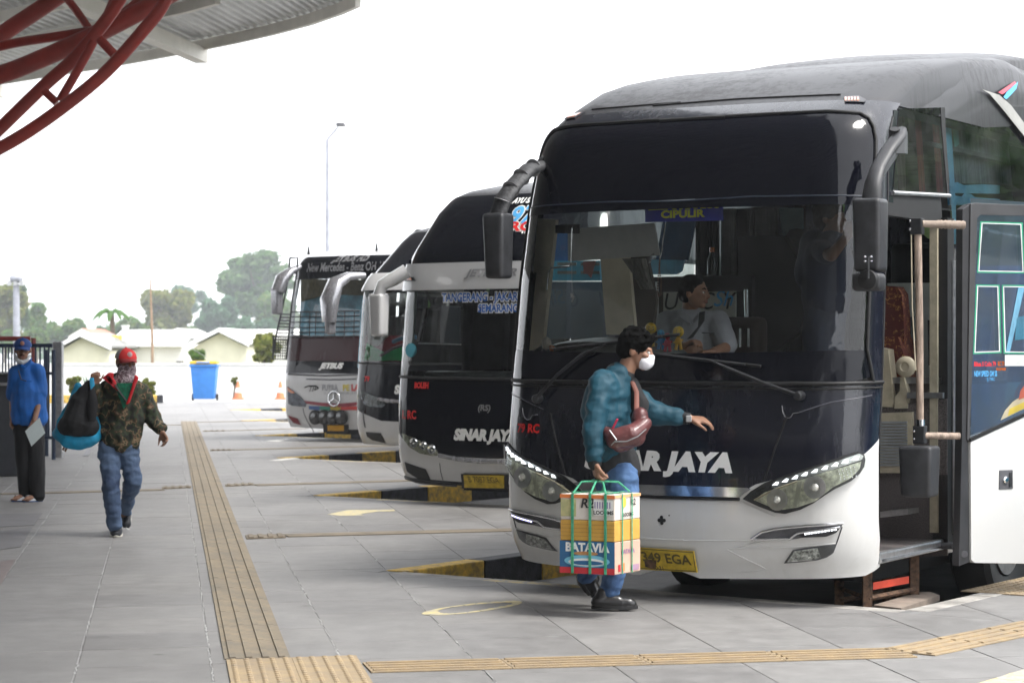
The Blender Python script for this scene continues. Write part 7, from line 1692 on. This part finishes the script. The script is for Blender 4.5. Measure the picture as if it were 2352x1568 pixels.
mb = MB(origin=org); mb.box(vlerp(elL, wrL, .97)+Vector((0, -.036, 0)), (.034, .012, .038)); mb.bevel(.004); mb.build('watch_face', M['alu'], man)
# bum bag across the chest
leath = pm('maroon_leather', (.12, .035, .035), .4, var=.3, vs=7, bump=.3, bs=60, coat=.2)
bag_o = T_(1440, 985, -.20); bag = empty('waist_bag', bag_o, label='maroon leather waist bag worn across the chest of the man in the teal jacket', cat='bag')
bl = Blob(); bl.chain([T_(1392, 990, -.20), T_(1415, 1008, -.24), T_(1450, 1000, -.24), T_(1482, 972, -.20)], [.030, .062, .068, .040]); bl.chain([T_(1425, 1022, -.22), T_(1465, 1005, -.22)], [.045, .045]); bl.ell(T_(1470, 962, -.17), (.05, .05, .07)); bo = bl.build('pouch', leath, bag, bag_o, .006, 2, wrinkle=.004, wscale=14)
mb = MB(origin=bag_o); mb.tube([T_(1462, 945, -.15), T_(1462, 900, -.08), T_(1448, 868, -.02)], [.016, .015, .014], 8, flat=.4); mb.build('strap', pm('brown_strap', (.2, .07, .05), .6), bag)
mb = MB(origin=bag_o); mb.tube([T_(1412, 1014, -.313), T_(1440, 1013, -.32), T_(1465, 1002, -.315), T_(1484, 985, -.27)], .004, 6); mb.build('zip', M['lettgrey'], bag, smooth=60)
mb = MB(origin=bag_o); mb.tube([T_(1400, 988, -.285), T_(1416, 1010, -.315)], .005, 6); mb.tube([T_(1404, 1022, -.28), T_(1415, 1010, -.315)], .004, 6); mb.build('zip', M['lettgrey'], bag)
mb = MB(origin=bag_o); mb.tube([T_(1405, 988, -.22), T_(1418, 962, -.24)], .012, 8, flat=.4); mb.build('pull_tab', pm('crimson_ribbon', (.55, .03, .08), .5), bag)
# cartons tied with green twine
def cardmat(name, base, **k): return pm(name, base, .7, var=.06, vs=9, **k)
yc = 12.95
c00 = P3(1286, 1315, yc); c10 = P3(1412, 1317, yc-.14); c11 = P3(1471, 1303, yc+.10); c01 = c00+(c11-c10)
c00.z = c10.z = c11.z = c01.z = P3(0, 1314, yc).z
Hh = lambda y: P3(0, y, yc).z
stack = empty('tied_cartons', (c00+c11)/2, label='stack of printed cartons tied with green twine carried by the man in the teal jacket', cat='cartons')
so2 = (c00+c11)/2
def carton(z0, z1, mat, inset=0.0, name='carton'):
    mb = MB(origin=so2); cen = (c00+c11)/2; q = [cen+(p-cen)*(1-inset) for p in (c00, c10, c11, c01)]
    mb.prism([(p.x, p.y, z0) for p in q], (0, 0, z1-z0)); mb.bevel(.004, 1); return mb.build(name, mat, stack)
zb, zm, zu, zt = Hh(1314), Hh(1240), Hh(1192), Hh(1133)
k1 = carton(zb, zm-.001, cardmat('pale_peach_card', (.62, .42, .32))); k2 = carton(zm+.001, zu-.001, cardmat('golden_card', (.62, .36, .07), bump=.3, bs=20), .008); k3 = carton(zu+.001, zt, cardmat('printed_white_card', (.72, .66, .60)), .012)
u1 = (c10-c00); u2 = (c11-c10)
def fpanel(f, a0, a1, z0, z1, mat, par, out=.002, name='print'):
    """printed area on the left (f=0) or right (f=1) face"""
    o_, uu = (c00, u1) if f == 0 else (c10, u2); nn = Vector((uu.y, -uu.x, 0)).normalized(); q = [o_+uu*a0, o_+uu*a1]
    mb = MB(origin=so2); mb.prism([(q[0].x+nn.x*out, q[0].y+nn.y*out, z0), (q[1].x+nn.x*out, q[1].y+nn.y*out, z0), (q[1].x+nn.x*out, q[1].y+nn.y*out, z1), (q[0].x+nn.x*out, q[0].y+nn.y*out, z1)], nn*.0006); return mb.build(name, mat, par)
def ftext(f, body, a, z, size, mat, par, out=.0035, **k):
    o_, uu = (c00, u1) if f == 0 else (c10, u2); nn = Vector((uu.y, -uu.x, 0)).normalized(); d_ = uu.normalized(); c = o_+uu*a; me = text_mesh(body, size, **k)
    for v in me.vertices: v.co = Vector((c.x, c.y, z))+d_*v.co.x+Vector((0, 0, v.co.y))+nn*out-so2
    return link_mesh('print', me, mat, par)
bluec = cardmat('blue_print', (.03, .13, .28)); redc = cardmat('red_print', (.55, .03, .04)); orgc = cardmat('orange_print', (.75, .22, .06))
fpanel(0, .0, 1, zb, zm, bluec, k1); fpanel(0, 0, 1, zb, zb+.035, redc, k1, .003)
ftext(0, 'BATAVIA', .5, zm-.037, .068, M['lett'], k1, bold=.003, sx=.98)
def oval(f, a, z, ra, rz, mat, par, out, w=1):
    o_, uu = (c00, u1) if f == 0 else (c10, u2); nn = Vector((uu.y, -uu.x, 0)).normalized(); d_ = uu.normalized(); c = o_+uu*a+nn*out; c.z = z
    mb = MB(origin=so2); pts = [c+d_*ra*math.cos(t)+Vector((0, 0, rz*math.sin(t))) for t in [k*math.pi/12 for k in range(24)]]; mb.prism(pts, nn*.0005); return mb.build('print', mat, par)
skyc = cardmat('sky_print', (.18, .50, .66))
oval(0, .48, zb+.115, .075, .012, cardmat('tan_print', (.50, .25, .10)), k1, .004); oval(0, .5, zb+.072, .14, .035, skyc, k1, .004); oval(0, .5, zb+.066, .115, .022, M['lett'], k1, .0048); oval(0, .5, zb+.062, .10, .013, bluec, k1, .0056)
ftext(1, 'BATAVIA', .5, zm-.06, .036, cardmat('mauve_print', (.35, .20, .35)), k1, bold=.001); fpanel(1, .12, .2, zb+.015, zb+.055, redc, k1, .003); fpanel(1, .28, .36, zb+.015, zb+.06, orgc, k1, .003); fpanel(1, .62, .92, zb+.012, zb+.045, cardmat('mauve2', (.4, .25, .35)), k1, .003)
fpanel(0, 0, 1, zt-.022, zt-.001, orgc, k3); fpanel(1, 0, 1, zt-.018, zt-.001, cardmat('pale_orange_print', (.75, .42, .2)), k3)
fpanel(0, .02, .30, zu+.02, zt-.03, cardmat('multi_print', (.55, .50, .25), c2=(.12, .2, .1)), k3, .003); ftext(0, 'R2', .50, zt-.052, .075, M['lettink'], k3, bold=.002, shear=.2); fpanel(0, .62, .97, zu+.03, zt-.03, M['lett'], k3, .003); ftext(0, 'LOCOMS', .80, zu+.045, .030, M['lettink'], k3, bold=.001, out=.005)
for i in range(7): fpanel(0, .64+i*.045, .655+i*.045, zu+.07, zt-.04, cardmat('violet_bar', (.2, .15, .35)), k3, .0045) if i < 1 else fpanel(0, .64+i*.045, .655+i*.045, zu+.07, zt-.04, bpy.data.materials['violet_bar'], k3, .0045)
ftext(1, 'LOCOMS', .5, zu+.03, .028, M['lettink'], k3, bold=.001); oval(1, .35, zt-.045, .02, .03, M['signy'], k3, .003); ftext(1, 'R2', .7, zt-.05, .05, M['lettink'], k3, bold=.001)
for i in range(4): fpanel(0, 0, 1, zu-.022*(i+1)-.004, zu-.022*(i+1)-.002, cardmat('card_edge%d' % i, (.35, .18, .05)), k2, .002)
twm = pm('green_twine', (.07, .38, .22), .45, var=.2, vs=40)
def band(f, a, w_=.011):
    o_, uu = (c00, u1) if f == 0 else (c10, u2); nn = Vector((uu.y, -uu.x, 0)).normalized(); d_ = uu.normalized(); c = o_+uu*a; back = -nn*(u2.length if f == 0 else u1.length)
    mb = MB(origin=so2); path = [c+nn*.007, c+nn*.007]; path[0].z = zb; path[1].z = zt
    mb.prism([(path[0]+d_*-w_/2), (path[0]+d_*w_/2), (path[1]+d_*w_/2+Vector((0, 0, .003))), (path[1]-d_*w_/2+Vector((0, 0, .003)))], nn*.003)
    t0 = path[1]+Vector((0, 0, .004)); mb.prism([t0-d_*w_/2, t0+d_*w_/2, t0+d_*w_/2+back, t0-d_*w_/2+back], (0, 0, .003))
    mb.build('twine', twm, stack)
for a in (.24, .56, .84): band(0, a, .016)
for a in (.25, .62): band(1, a, .009)
grip = Vector((wrR.x+.012, wrR.y-.005, wrR.z-.105))
mb = MB(origin=so2)
for a, w_ in ((.24, .35), (.56, .5), (.84, .6)):
    s0 = c00+u1*a; s0.z = zt+.004; mb.tube([s0, s0.lerp(grip, .5)+Vector((-.02 if a < .4 else .01, 0, .03)), grip], .006, 6)
for a in (.3, .8):
    s0 = c01+u1*a; s0.z = zt+.004; mb.tube([s0, s0.lerp(grip, .5)+Vector((.03, 0, .025)), grip], .006, 6)
mb.tube([grip+Vector((-.03, 0, .0)), grip, grip+Vector((.03, 0, .0))], .010, 8); mb.build('carry_loop', twm, stack, smooth=60)
# ---------------------------------------------------------------- man in camouflage jacket
YC = 18.5
def C_(x, y, dy=0): return P3(x, y, YC+dy)
z13_ = lambda x, y: z13([(x, y)])[0]
def C3(x, y, dy=0): return C_(*z13_(x, y), dy)
org = Vector((C3(860, 0).x, YC, 0)); cman = empty('person', org, label='man in camouflage jacket and red and grey cap walking with a rucksack', cat='person')
sk = Blob(); hc = C3(882, 275); P_, rot_ = head(sk, hc, R(28), .96, pitch=R(5))
sk.cap(C3(868, 330, .02), C3(862, 420, .02), .05, .06); sk.chain([C3(862, 430), C3(850, 620), C3(830, 860)], [.07, .09, .08])
shR, elR, wrR = C3(742, 470, .02), C3(640, 590, -.05), C3(655, 430, -.14)
shL, elL, wrL = C3(975, 480, .02), C3(1050, 630, .06), C3(1130, 758, -.02)
sk.chain([shR, elR, wrR], [.05, .04, .028]); sk.chain([shL, elL, wrL], [.05, .038, .026])
hand(sk, wrR+Vector((0, 0, .0)), (.15, -.1, 1), (0, -1, .2), .95, curl=1.1, thumb=1); hand(sk, wrL, (.45, -.1, -1), (.5, .8, .3), .95, curl=.7, thumb=-1)
hN, kN, aN = C3(762, 870, 0), C3(775, 1140, -.12), C3(800, 1400, -.10)
hF, kF, aF = C3(888, 870, .02), C3(930, 1100, -.02), C3(868, 1330, .50)
sk.chain([hN, kN, aN], [.06, .045, .035]); sk.chain([hF, kF, aF], [.06, .045, .035]); sk.build('body', M['skin2'], cman, org, .008, 2)
face_parts(P_, rot_, cman, org, .96, mouth=False)
bl = Blob(); bl.ell(P_(0, .03, -.0), (.080, .075, .075), rot_); bl.build('hair', M['hair'], cman, org, .008, 1)
camo = ramp_mat('camouflage_cloth', [(0, (.012, .013, .010)), (.42, (.026, .038, .018)), (.50, (.065, .034, .020)), (.54, (.20, .14, .08)), (.58, (.022, .032, .015)), (.64, (.010, .010, .009))], 13, detail=4, distort=.25, rough=.85)
J = Blob(); J.chain([C3(860, 440), C3(855, 560), C3(845, 700), C3(838, 800)], [.12, .135, .140, .138]); J.chain([C3(785, 480), C3(775, 640), C3(775, 790)], [.095, .10, .10]); J.chain([C3(930, 480), C3(925, 640), C3(910, 790)], [.10, .105, .095])
J.chain([shR, elR, vlerp(elR, wrR, .86)], [.085, .078, .055]); J.chain([shL, elL, vlerp(elL, wrL, .86)], [.082, .075, .050]); J.ell(vlerp(elL, wrL, .78), (.062, .062, .055))
J.build('jacket', camo, cman, org, .008, 1, wrinkle=.020, wscale=10, wdir=(1.3, 1.3, 1))
bl = Blob(); bl.chain([C3(770, 835), C3(905, 835)], [.085, .085]); bl.build('waistband', camo, cman, org, .009, 1)
redl = pm('red_lining', (.55, .012, .02), .7, bump=.2, bs=50)
for pts in ([(725, 372), (760, 360), (800, 400), (830, 480), (812, 470), (790, 440), (740, 395)], [(710, 385), (760, 345), (790, 350), (780, 400), (800, 450)], [(940, 360), (965, 380), (940, 440), (900, 560), (875, 570), (905, 500), (925, 430)]):
    mb = MB(origin=org); q = [C3(x, y, -.165) for x, y in pts]; mb.prism(q, (0, .05, 0)); mb.bevel(.008, 2); mb.build('collar_lining', redl, cman, smooth=60)
mb = MB(origin=org); q = [C3(x, y, -.150) for x, y in ((800, 420), (930, 420), (915, 460), (880, 575), (862, 598), (840, 540), (812, 470))]; mb.prism(q, (0, .03, 0)); mb.build('tee_shirt', pm('green_tee', (.01, .17, .09), .8, vs=30, var=.3), cman)
mb = MB(origin=org); mb.tube([C3(805, 432, -.165), C3(850, 500, -.17), C3(885, 545, -.165)], .018, 8, flat=.4); mb.build('bag_strap', M['rubber'], cman)
bl = Blob(); bl.ell(P_(0, -.035, -.055), (.070, .075, .062), rot_); bl.chain([P_(0, -.03, -.06), C3(862, 425, -.05)], [.075, .085]); bl.chain([C3(840, 415, -.06), C3(895, 415, -.06)], [.07, .065])
bl.build('neck_scarf', ramp_mat('patterned_scarf', [(0, (.10, .06, .07)), (.47, (.45, .38, .40)), (.53, (.09, .05, .06)), (.60, (.40, .33, .36))], 26, detail=1, distort=2), cman, org, .007, 2, wrinkle=.008, wscale=18)
# cap
capr = pm('red_cap_cloth', (.62, .03, .03), .75, bump=.2, bs=150); capg = pm('grey_cap_cloth', (.30, .30, .29), .8, bump=.2, bs=150)
def cap(P_, rot_, root, org, front, back, s=1.0, split=True, badge=None, brim=None):
    rows = []; rb = []
    for i in range(9):
        e = i/8*math.pi/2; r = []
        for k in range(25):
            a = k/24*2*math.pi; r.append(P_(.090*s*math.cos(e)*math.sin(a), .016-.104*s*math.cos(e)*math.cos(a), .034+.086*s*math.sin(e)))
        rows.append(r)
    c0 = MB(origin=org); cf = [r[19:]+r[1:6] for r in rows] if split else rows
    if split:
        f = MB(origin=org); f.sheet([r[20:24]+r[0:5] for r in rows]); o = f.build('cap', front, root, smooth=60); g = MB(origin=org); g.sheet([r[4:21] for r in rows]); g.build('cap_back', back, o, smooth=60)
    else:
        f = MB(origin=org); f.sheet(rows); o = f.build('cap', front, root, smooth=60)
    mb = MB(origin=org); top, bot = [], []
    for i in range(6):
        t = i/5; top.append([P_(.086*s*math.sin(a)*(1-.02*t), .016-(.100+.075*t*math.cos(a*.9))*s*math.cos(a), .040-.016*t-.020*abs(math.sin(a))*t) for a in [(-60+k*10)*math.pi/180 for k in range(13)]])
    mb.sheet(top); mb.sheet([[p+Vector((0, 0, -.006)) for p in r] for r in top]); mb.build('cap_brim', brim or front, o, smooth=60)
    mb = MB(origin=org); mb.ball(P_(0, .016, .034+.086*s), .008); mb.build('cap_button', front, o)
    if badge: mb = MB(origin=org); mb.ball(P_(0, -.086, .075), .022, (1, .3, 1)); mb.build('cap_badge', badge, o, smooth=60)
    return o
cap(P_, rot_, cman, org, capr, capg, 1.03, badge=pm('white_embroidery', (.75, .55, .55), .8), brim=pm('dark_red_brim', (.30, .03, .03), .8))
den = pm('faded_denim', (.085, .13, .21), .85, var=.3, vs=3.0, bump=.4, bs=200, c2=(.020, .040, .095))
jb = Blob(); jb.chain([C3(778, 872), C3(895, 872)], [.088, .085]); jb.chain([hN, kN, aN], [.096, .070, .060]); jb.ell(aN+Vector((0, 0, .02)), (.064, .064, .05)); jb.chain([hF, kF, vlerp(kF, aF, .9)], [.095, .072, .055]); jb.build('jeans', den, cman, org, .008, 1, wrinkle=.016, wscale=11, wdir=(1, 1, 1.6))
cvs = pm('dark_canvas_shoe', (.025, .028, .035), .7); wht = pm('white_rubber_sole', (.6, .58, .52), .6)
h_ = C3(812, 1500, .12); h_.z = .003; t_ = C3(812, 1500, -.14); t_.z = .003; shoe(cman, org, h_, t_, .10, cvs, wht, .055, laces=M['lett'], tall=.01)
h_ = C3(872, 1330, .62); t_ = C3(880, 1415, .52); shoe(cman, org, h_, t_, .095, cvs, wht, .05, laces=M['lett'])
# rucksack
bo_ = C3(560, 640, -.1); bg_ = empty('rucksack', bo_, label='black and turquoise rucksack held at the shoulder by the man in camouflage', cat='rucksack')
blkc = pm('black_nylon', (.012, .012, .014), .75, bump=.3, bs=90); trq = pm('turquoise_padding', (.01, .32, .56), .7, var=.2, vs=6, bump=.2, bs=60)
bl = Blob(); bl.chain([C3(620, 440, -.10), C3(570, 560, -.12), C3(540, 690, -.12)], [.05, .10, .13]); bl.chain([C3(480, 720, -.12), C3(620, 720, -.12)], [.09, .09]); bl.build('panel', blkc, bg_, bo_, .009, 2, wrinkle=.008, wscale=10)
bl = Blob(); bl.chain([C3(545, 445, -.02), C3(500, 560, -.03), C3(430, 690, -.05), C3(418, 755, -.06)], [.035, .035, .04, .05]); bl.chain([C3(420, 765, -.07), C3(480, 815, -.10), C3(560, 828, -.10), C3(640, 800, -.08), C3(672, 730, -.05), C3(680, 670, -.02)], [.055, .070, .072, .07, .05, .03]); bl.ell(C3(550, 770, -.02), (.22, .10, .10)); bl.build('rim', trq, bg_, bo_, .009, 2, wrinkle=.007, wscale=12)
mb = MB(origin=bo_); mb.tube([C3(645, 380, -.19), C3(640, 440, -.22), C3(648, 560, -.22), C3(640, 690, -.22)], [.012, .02, .045, .03], 8, flat=.4); mb.build('strap', blkc, bg_, smooth=60)
mb = MB(origin=bo_); mb.tube([C3(640, 385, -.2), C3(645, 430, -.225), C3(640, 470, -.225)], [.018, .02, .008], 8, flat=.4); mb.build('strap_tab', trq, bg_, smooth=60)
mb = MB(origin=bo_); mb.tube([C3(455, 852, -.05), C3(440, 885, -.05), C3(455, 895, -.05), C3(468, 870, -.05), C3(470, 850, -.05)], .009, 8); mb.build('strap_end', pm('brown_webbing', (.2, .11, .07), .8), bg_, smooth=60)
# ---------------------------------------------------------------- man in blue shirt
YB = 22.7
def D3(x, y, dy=0): return P3(*z13_(x, y), YB+dy)
org = Vector((D3(205, 0).x, YB, 0)); bman = empty('person', org, label='man in bright blue shirt and blue cap standing by the gate', cat='person')
sk = Blob(); hc = D3(158, 190); P_, rot_ = head(sk, hc, R(10), 1.0, pitch=R(4))
sk.cap(D3(165, 250, .02), D3(172, 300, .02), .05, .06); sk.chain([D3(190, 330, .03), D3(195, 500, .03), D3(205, 700, .03)], [.07, .09, .08])
shR, elR, wrR = D3(112, 350, .02), D3(88, 520, .06), D3(85, 660, .02); shL, elL, wrL = D3(262, 340, .02), D3(285, 500, .04), D3(240, 680, -.14)
sk.chain([shR, elR, wrR], [.045, .036, .026]); sk.chain([shL, elL, wrL], [.045, .038, .027])
hand(sk, wrR, (-.1, -.1, -1), (-1, .1, 0), 1, curl=.6, thumb=1); hand(sk, wrL, (-.25, -.15, -1), (.3, -1, 0), 1.05, curl=.8, thumb=-1)
hN, kN, aN = D3(160, 740, .02), D3(165, 960, -.02), D3(185, 1195, .0); hF, kF, aF = D3(245, 740, .02), D3(255, 960, -.03), D3(265, 1205, -.06)
sk.chain([hN, kN, aN], [.08, .05, .035]); sk.chain([hF, kF, aF], [.08, .05, .035])
for a, tx in ((D3(185, 1215, .0), D3(110, 1238, -.10)), (D3(262, 1222, -.04), D3(190, 1245, -.16))):
    a = Vector((a.x, a.y, .045)); t = Vector((tx.x, tx.y, .032)); sk.chain([a, t], [.036, .028])
    for k in range(5): o = Vector((-.03, -.07+.018*k, 0)); sk.cap(t+Vector((0, (k-2)*.014, 0)), t+Vector((-.035, (k-2)*.017-.012, -.008)), .010, .009)
sk.build('body', M['skin2'], bman, org, .008, 2); face_parts(P_, rot_, bman, org, 1, moustache=True)
bl = Blob(); bl.ell(P_(0, .03, .01), (.082, .075, .075), rot_); bl.build('hair', M['hair'], bman, org, .008, 1)
cb = pm('blue_cap_cloth', (.012, .055, .22), .8, bump=.2, bs=150); cap(P_, rot_, bman, org, cb, cb, 1.03, split=False, badge=pm('cap_emblem', (.45, .2, .12), .6))
bl = Blob(); bl.chain([P_(-.072, -.03, -.045), P_(-.05, -.075, -.095), P_(0, -.095, -.118), P_(.05, -.075, -.095), P_(.072, -.03, -.045)], [.010, .018, .024, .018, .010]); bl.build('lowered_mask', pm('pale_mask', (.62, .64, .66), .8), bman, org, .006, 2)
shb = pm('bright_blue_shirt', (.010, .125, .46), .75, var=.15, vs=4, bump=.25, bs=160)
J = Blob(); J.chain([D3(185, 310, .03), D3(190, 420, .03), D3(198, 580, .03), D3(205, 665, .03)], [.085, .13, .135, .130]); J.chain([D3(140, 340, .03), D3(145, 520, .03), D3(150, 665, .03)], [.085, .10, .105]); J.chain([D3(240, 340, .03), D3(250, 520, .03), D3(258, 665, .03)], [.085, .10, .108])
J.chain([shR, vlerp(shR, elR, .9)], [.080, .068]); J.chain([shL, vlerp(shL, elL, .88)], [.082, .078]); J.build('shirt', shb, bman, org, .009, 2, wrinkle=.011, wscale=8)
for pts in (((150, 285), (185, 312), (175, 322), (140, 300)), ((200, 262), (222, 240), (215, 275), (180, 318), (178, 300))):
    mb = MB(origin=org); mb.prism([D3(x, y, -.105) for x, y in pts], (0, .02, 0)); mb.bevel(.004); mb.build('collar', shb, bman)
mb = MB(origin=org); mb.tube([D3(128, 330, -.13), D3(148, 395, -.15), D3(185, 405, -.15)], .006, 6); mb.build('lanyard', M['plast'], bman)
mb = MB(origin=org); mb.prism([D3(x, y, -.122) for x, y in ((155, 400), (225, 405), (225, 412), (155, 407))], (0, .01, 0)); mb.build('pocket_flap', shb, bman)
tr = pm('black_trousers', (.012, .012, .014), .85, var=.2, bump=.2, bs=150)
jb = Blob(); jb.chain([D3(160, 745, .03), D3(240, 745, .03)], [.105, .105]); jb.chain([hN, kN, vlerp(kN, aN, .98)], [.095, .080, .072]); jb.chain([hF, kF, vlerp(kF, aF, .98)], [.095, .082, .076]); jb.build('trousers', tr, bman, org, .009, 2, wrinkle=.009, wscale=7, wdir=(1.6, 1.6, .7))
san = pm('white_blue_sandal', (.6, .62, .66), .5); sanb = pm('blue_sandal_sole', (.04, .10, .28), .6)
for a, tx in ((D3(200, 1215, .0), D3(82, 1240, -.10)), (D3(275, 1222, -.04), D3(160, 1248, -.16))):
    a = Vector((a.x, a.y, 0)); t = Vector((tx.x, tx.y, 0)); d = (t-a).normalized(); sd_ = Vector((-d.y, d.x, 0)); mb = MB(origin=org)
    mb.prism([a-sd_*.035-d*.02, a+sd_*.035-d*.02, a.lerp(t, .6)+sd_*.042, t+sd_*.02+d*.0, t-sd_*.02, a.lerp(t, .6)-sd_*.042], (0, 0, .018)); s_ = mb.build('sandal', sanb, bman)
    mb = MB(origin=org); c = a.lerp(t, .52); mb.sheet([[c+sd_*.045*math.cos(k*math.pi/8)+Vector((0, 0, .012+.056*math.sin(k*math.pi/8)))+d*dd for k in range(9)] for dd in (-.035, -.01, .02, .045)]); mb.build('sandal_strap', san, s_, smooth=60)
pc_ = D3(245, 760, -.22); mb = MB(origin=pc_); mb.prism([D3(x, y, -.30) for x, y in ((175, 755), (275, 660), (315, 768), (220, 860))], (0, .004, 0)); pp_ = mb.build('paper', pm('pale_paper', (.66, .74, .74), .7, var=.03), label='folded white sheet of paper held by the man in the blue shirt', cat='paper'); pp_.location = pc_
# ---------------------------------------------------------------- driver
b = B1
def V3(x, y, d_): return b.world(b.at(*z11([(x, y)])[0], d_))
org = V3(1140, 1060, 1.45); dman = empty('person', org, label='driver in grey uniform shirt looking to his left behind the windscreen', cat='person')
sk = Blob(); hc = V3(1128, 712, 1.45); P_, rot_ = head(sk, hc, R(64), 1.0, pitch=R(2))
sk.cap(V3(1100, 780, 1.48), V3(1105, 860, 1.50), .054, .062); sk.chain([V3(1105, 880, 1.52), V3(1120, 1000, 1.50), V3(1120, 1160, 1.45)], [.07, .10, .11])
sR, eR, wR = V3(955, 905, 1.50), V3(915, 1060, 1.38), V3(1060, 1050, 1.10); sL, eL, wL = V3(1275, 900, 1.52), V3(1340, 1060, 1.38), V3(1250, 1090, 1.12)
sk.chain([sR, eR, wR], [.05, .04, .028]); sk.chain([sL, eL, wL], [.05, .04, .028]); hand(sk, wR, b.u*.6+Vector((0, 0, .25)), (0, 0, 1), 1, curl=.8, thumb=-1); hand(sk, wL, -b.u*.5-b.w*.5, (0, 0, 1), 1, curl=.7, thumb=1)
hp = b.world(Vector((-.47, 1.52, 1.22)))
for sx in (-.14, .12): sk.chain([b.world(Vector((-.47+sx, 1.5, 1.30))), b.world(Vector((-.47+sx*1.2, 1.05, 1.20))), b.world(Vector((-.47+sx*1.2, .98, .75)))], [.09, .07, .05])
sk.chain([V3(1120, 1100, 1.45), hp], [.14, .14]); sk.build('body', M['skin'], dman, org, .0075, 2); face_parts(P_, rot_, dman, org, 1, look=(.8, 0)); hair_cap(P_, rot_, dman, org, 1.0, seed=9, thick=.004, fluff=0)
gs = pm('grey_uniform_shirt', (.33, .34, .37), .8, var=.1, vs=5, bump=.25, bs=160)
J = Blob(); J.chain([V3(1100, 880, 1.50), V3(1115, 960, 1.48), V3(1120, 1180, 1.46)], [.095, .145, .155]); J.chain([V3(1010, 900, 1.50), V3(1010, 1100, 1.48)], [.085, .11]); J.chain([V3(1215, 900, 1.50), V3(1225, 1100, 1.48)], [.085, .11]); J.chain([sR, vlerp(sR, eR, .9)], [.085, .075]); J.chain([sL, vlerp(sL, eL, .9)], [.085, .075]); J.build('shirt', gs, dman, org, .009, 2, wrinkle=.009, wscale=9)
for pts in (((1040, 820), (1085, 850), (1105, 920), (1075, 900), (1030, 860)), ((1150, 840), (1165, 850), (1125, 905), (1112, 890))):
    mb = MB(origin=org); mb.prism([V3(x, y, 1.34) for x, y in pts], b.w*.015); mb.bevel(.003); mb.build('collar', gs, dman)
mb = MB(origin=org); mb.prism([V3(x, y, 1.325) for x, y in ((1160, 835), (1195, 830), (1190, 890), (1115, 1000), (1080, 1010), (1150, 930))], b.w*.01); mb.build('seat_belt', pm('dark_belt', (.03, .032, .035), .6), dman)
mb = MB(origin=org); mb.prism([V3(x, y, 1.335) for x, y in ((1175, 965), (1255, 965), (1255, 972), (1175, 972))], b.w*.01); mb.build('pocket_flap', M['dash'], dman)
tb = Blob(); tb.chain([b.world(Vector((-.47, 1.5, 1.30))), b.world(Vector((-.47, 1.52, 1.26)))], [.16, .16])
for sx in (-.14, .12): tb.chain([b.world(Vector((-.47+sx, 1.5, 1.30))), b.world(Vector((-.47+sx*1.2, 1.03, 1.22))), b.world(Vector((-.47+sx*1.2, .98, .85)))], [.10, .082, .07])
tb.build('trousers', tr, dman, org, .01, 2)
# ---------------------------------------------------------------- passenger standing in the aisle
org = V3(1930, 1060, 1.35); org.z = .64; pman = empty('person', org, label='man in dark blue clothes standing in the dim aisle by the doorway', cat='person')
sk = Blob(); hc = V3(2010, 235, 1.5); P_, rot_ = head(sk, hc, R(60), 1.0)
sk.cap(hc-Vector((0, 0, .07)), hc-Vector((.02, 0, .16)), .05, .06); sh = V3(1960, 420, 1.5); sk.chain([hc-Vector((0, 0, .18)), V3(1985, 500, 1.5), V3(1975, 760, 1.5)], [.11, .13, .12])
sR, eR, wR = V3(1900, 420, 1.5), V3(2010, 470, 1.25), V3(2110, 350, 1.2); sk.chain([sR, eR, wR], [.05, .042, .03]); hand(sk, wR, (.4, 0, 1), (0, -1, 0), 1, curl=.9, thumb=1)
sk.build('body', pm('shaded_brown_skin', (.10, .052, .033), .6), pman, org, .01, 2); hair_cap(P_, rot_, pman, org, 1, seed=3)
nb = pm('navy_work_shirt', (.008, .013, .035), .8, var=.2, vs=4); bl = Blob(); bl.chain([hc-Vector((0, 0, .20)), V3(1985, 500, 1.5), V3(1975, 760, 1.5)], [.13, .17, .16]); bl.chain([V3(1900, 400, 1.5), V3(1890, 600, 1.5)], [.10, .12]); bl.chain([sR, vlerp(sR, eR, .7)], [.08, .07]); bl.build('shirt', nb, pman, org, .01, 2, wrinkle=.012, wscale=7)
bl = Blob(); f1, f2 = V3(1900, 1060, 1.45), V3(2010, 1060, 1.5); f1.z = f2.z = .72; bl.chain([V3(1975, 780, 1.5), V3(1930, 900, 1.45), f1], [.15, .11, .08]); bl.chain([V3(1975, 780, 1.5), V3(1990, 900, 1.5), f2], [.15, .11, .08]); bl.build('trousers', pm('navy_trousers', (.010, .016, .035), .85), pman, org, .01, 2, wrinkle=.01, wscale=7)
for f in (f1, f2): shoe(pman, org, Vector((f.x, f.y+.1, .65)), Vector((f.x, f.y-.14, .65)), .09, blk, M['rubber'], .05)
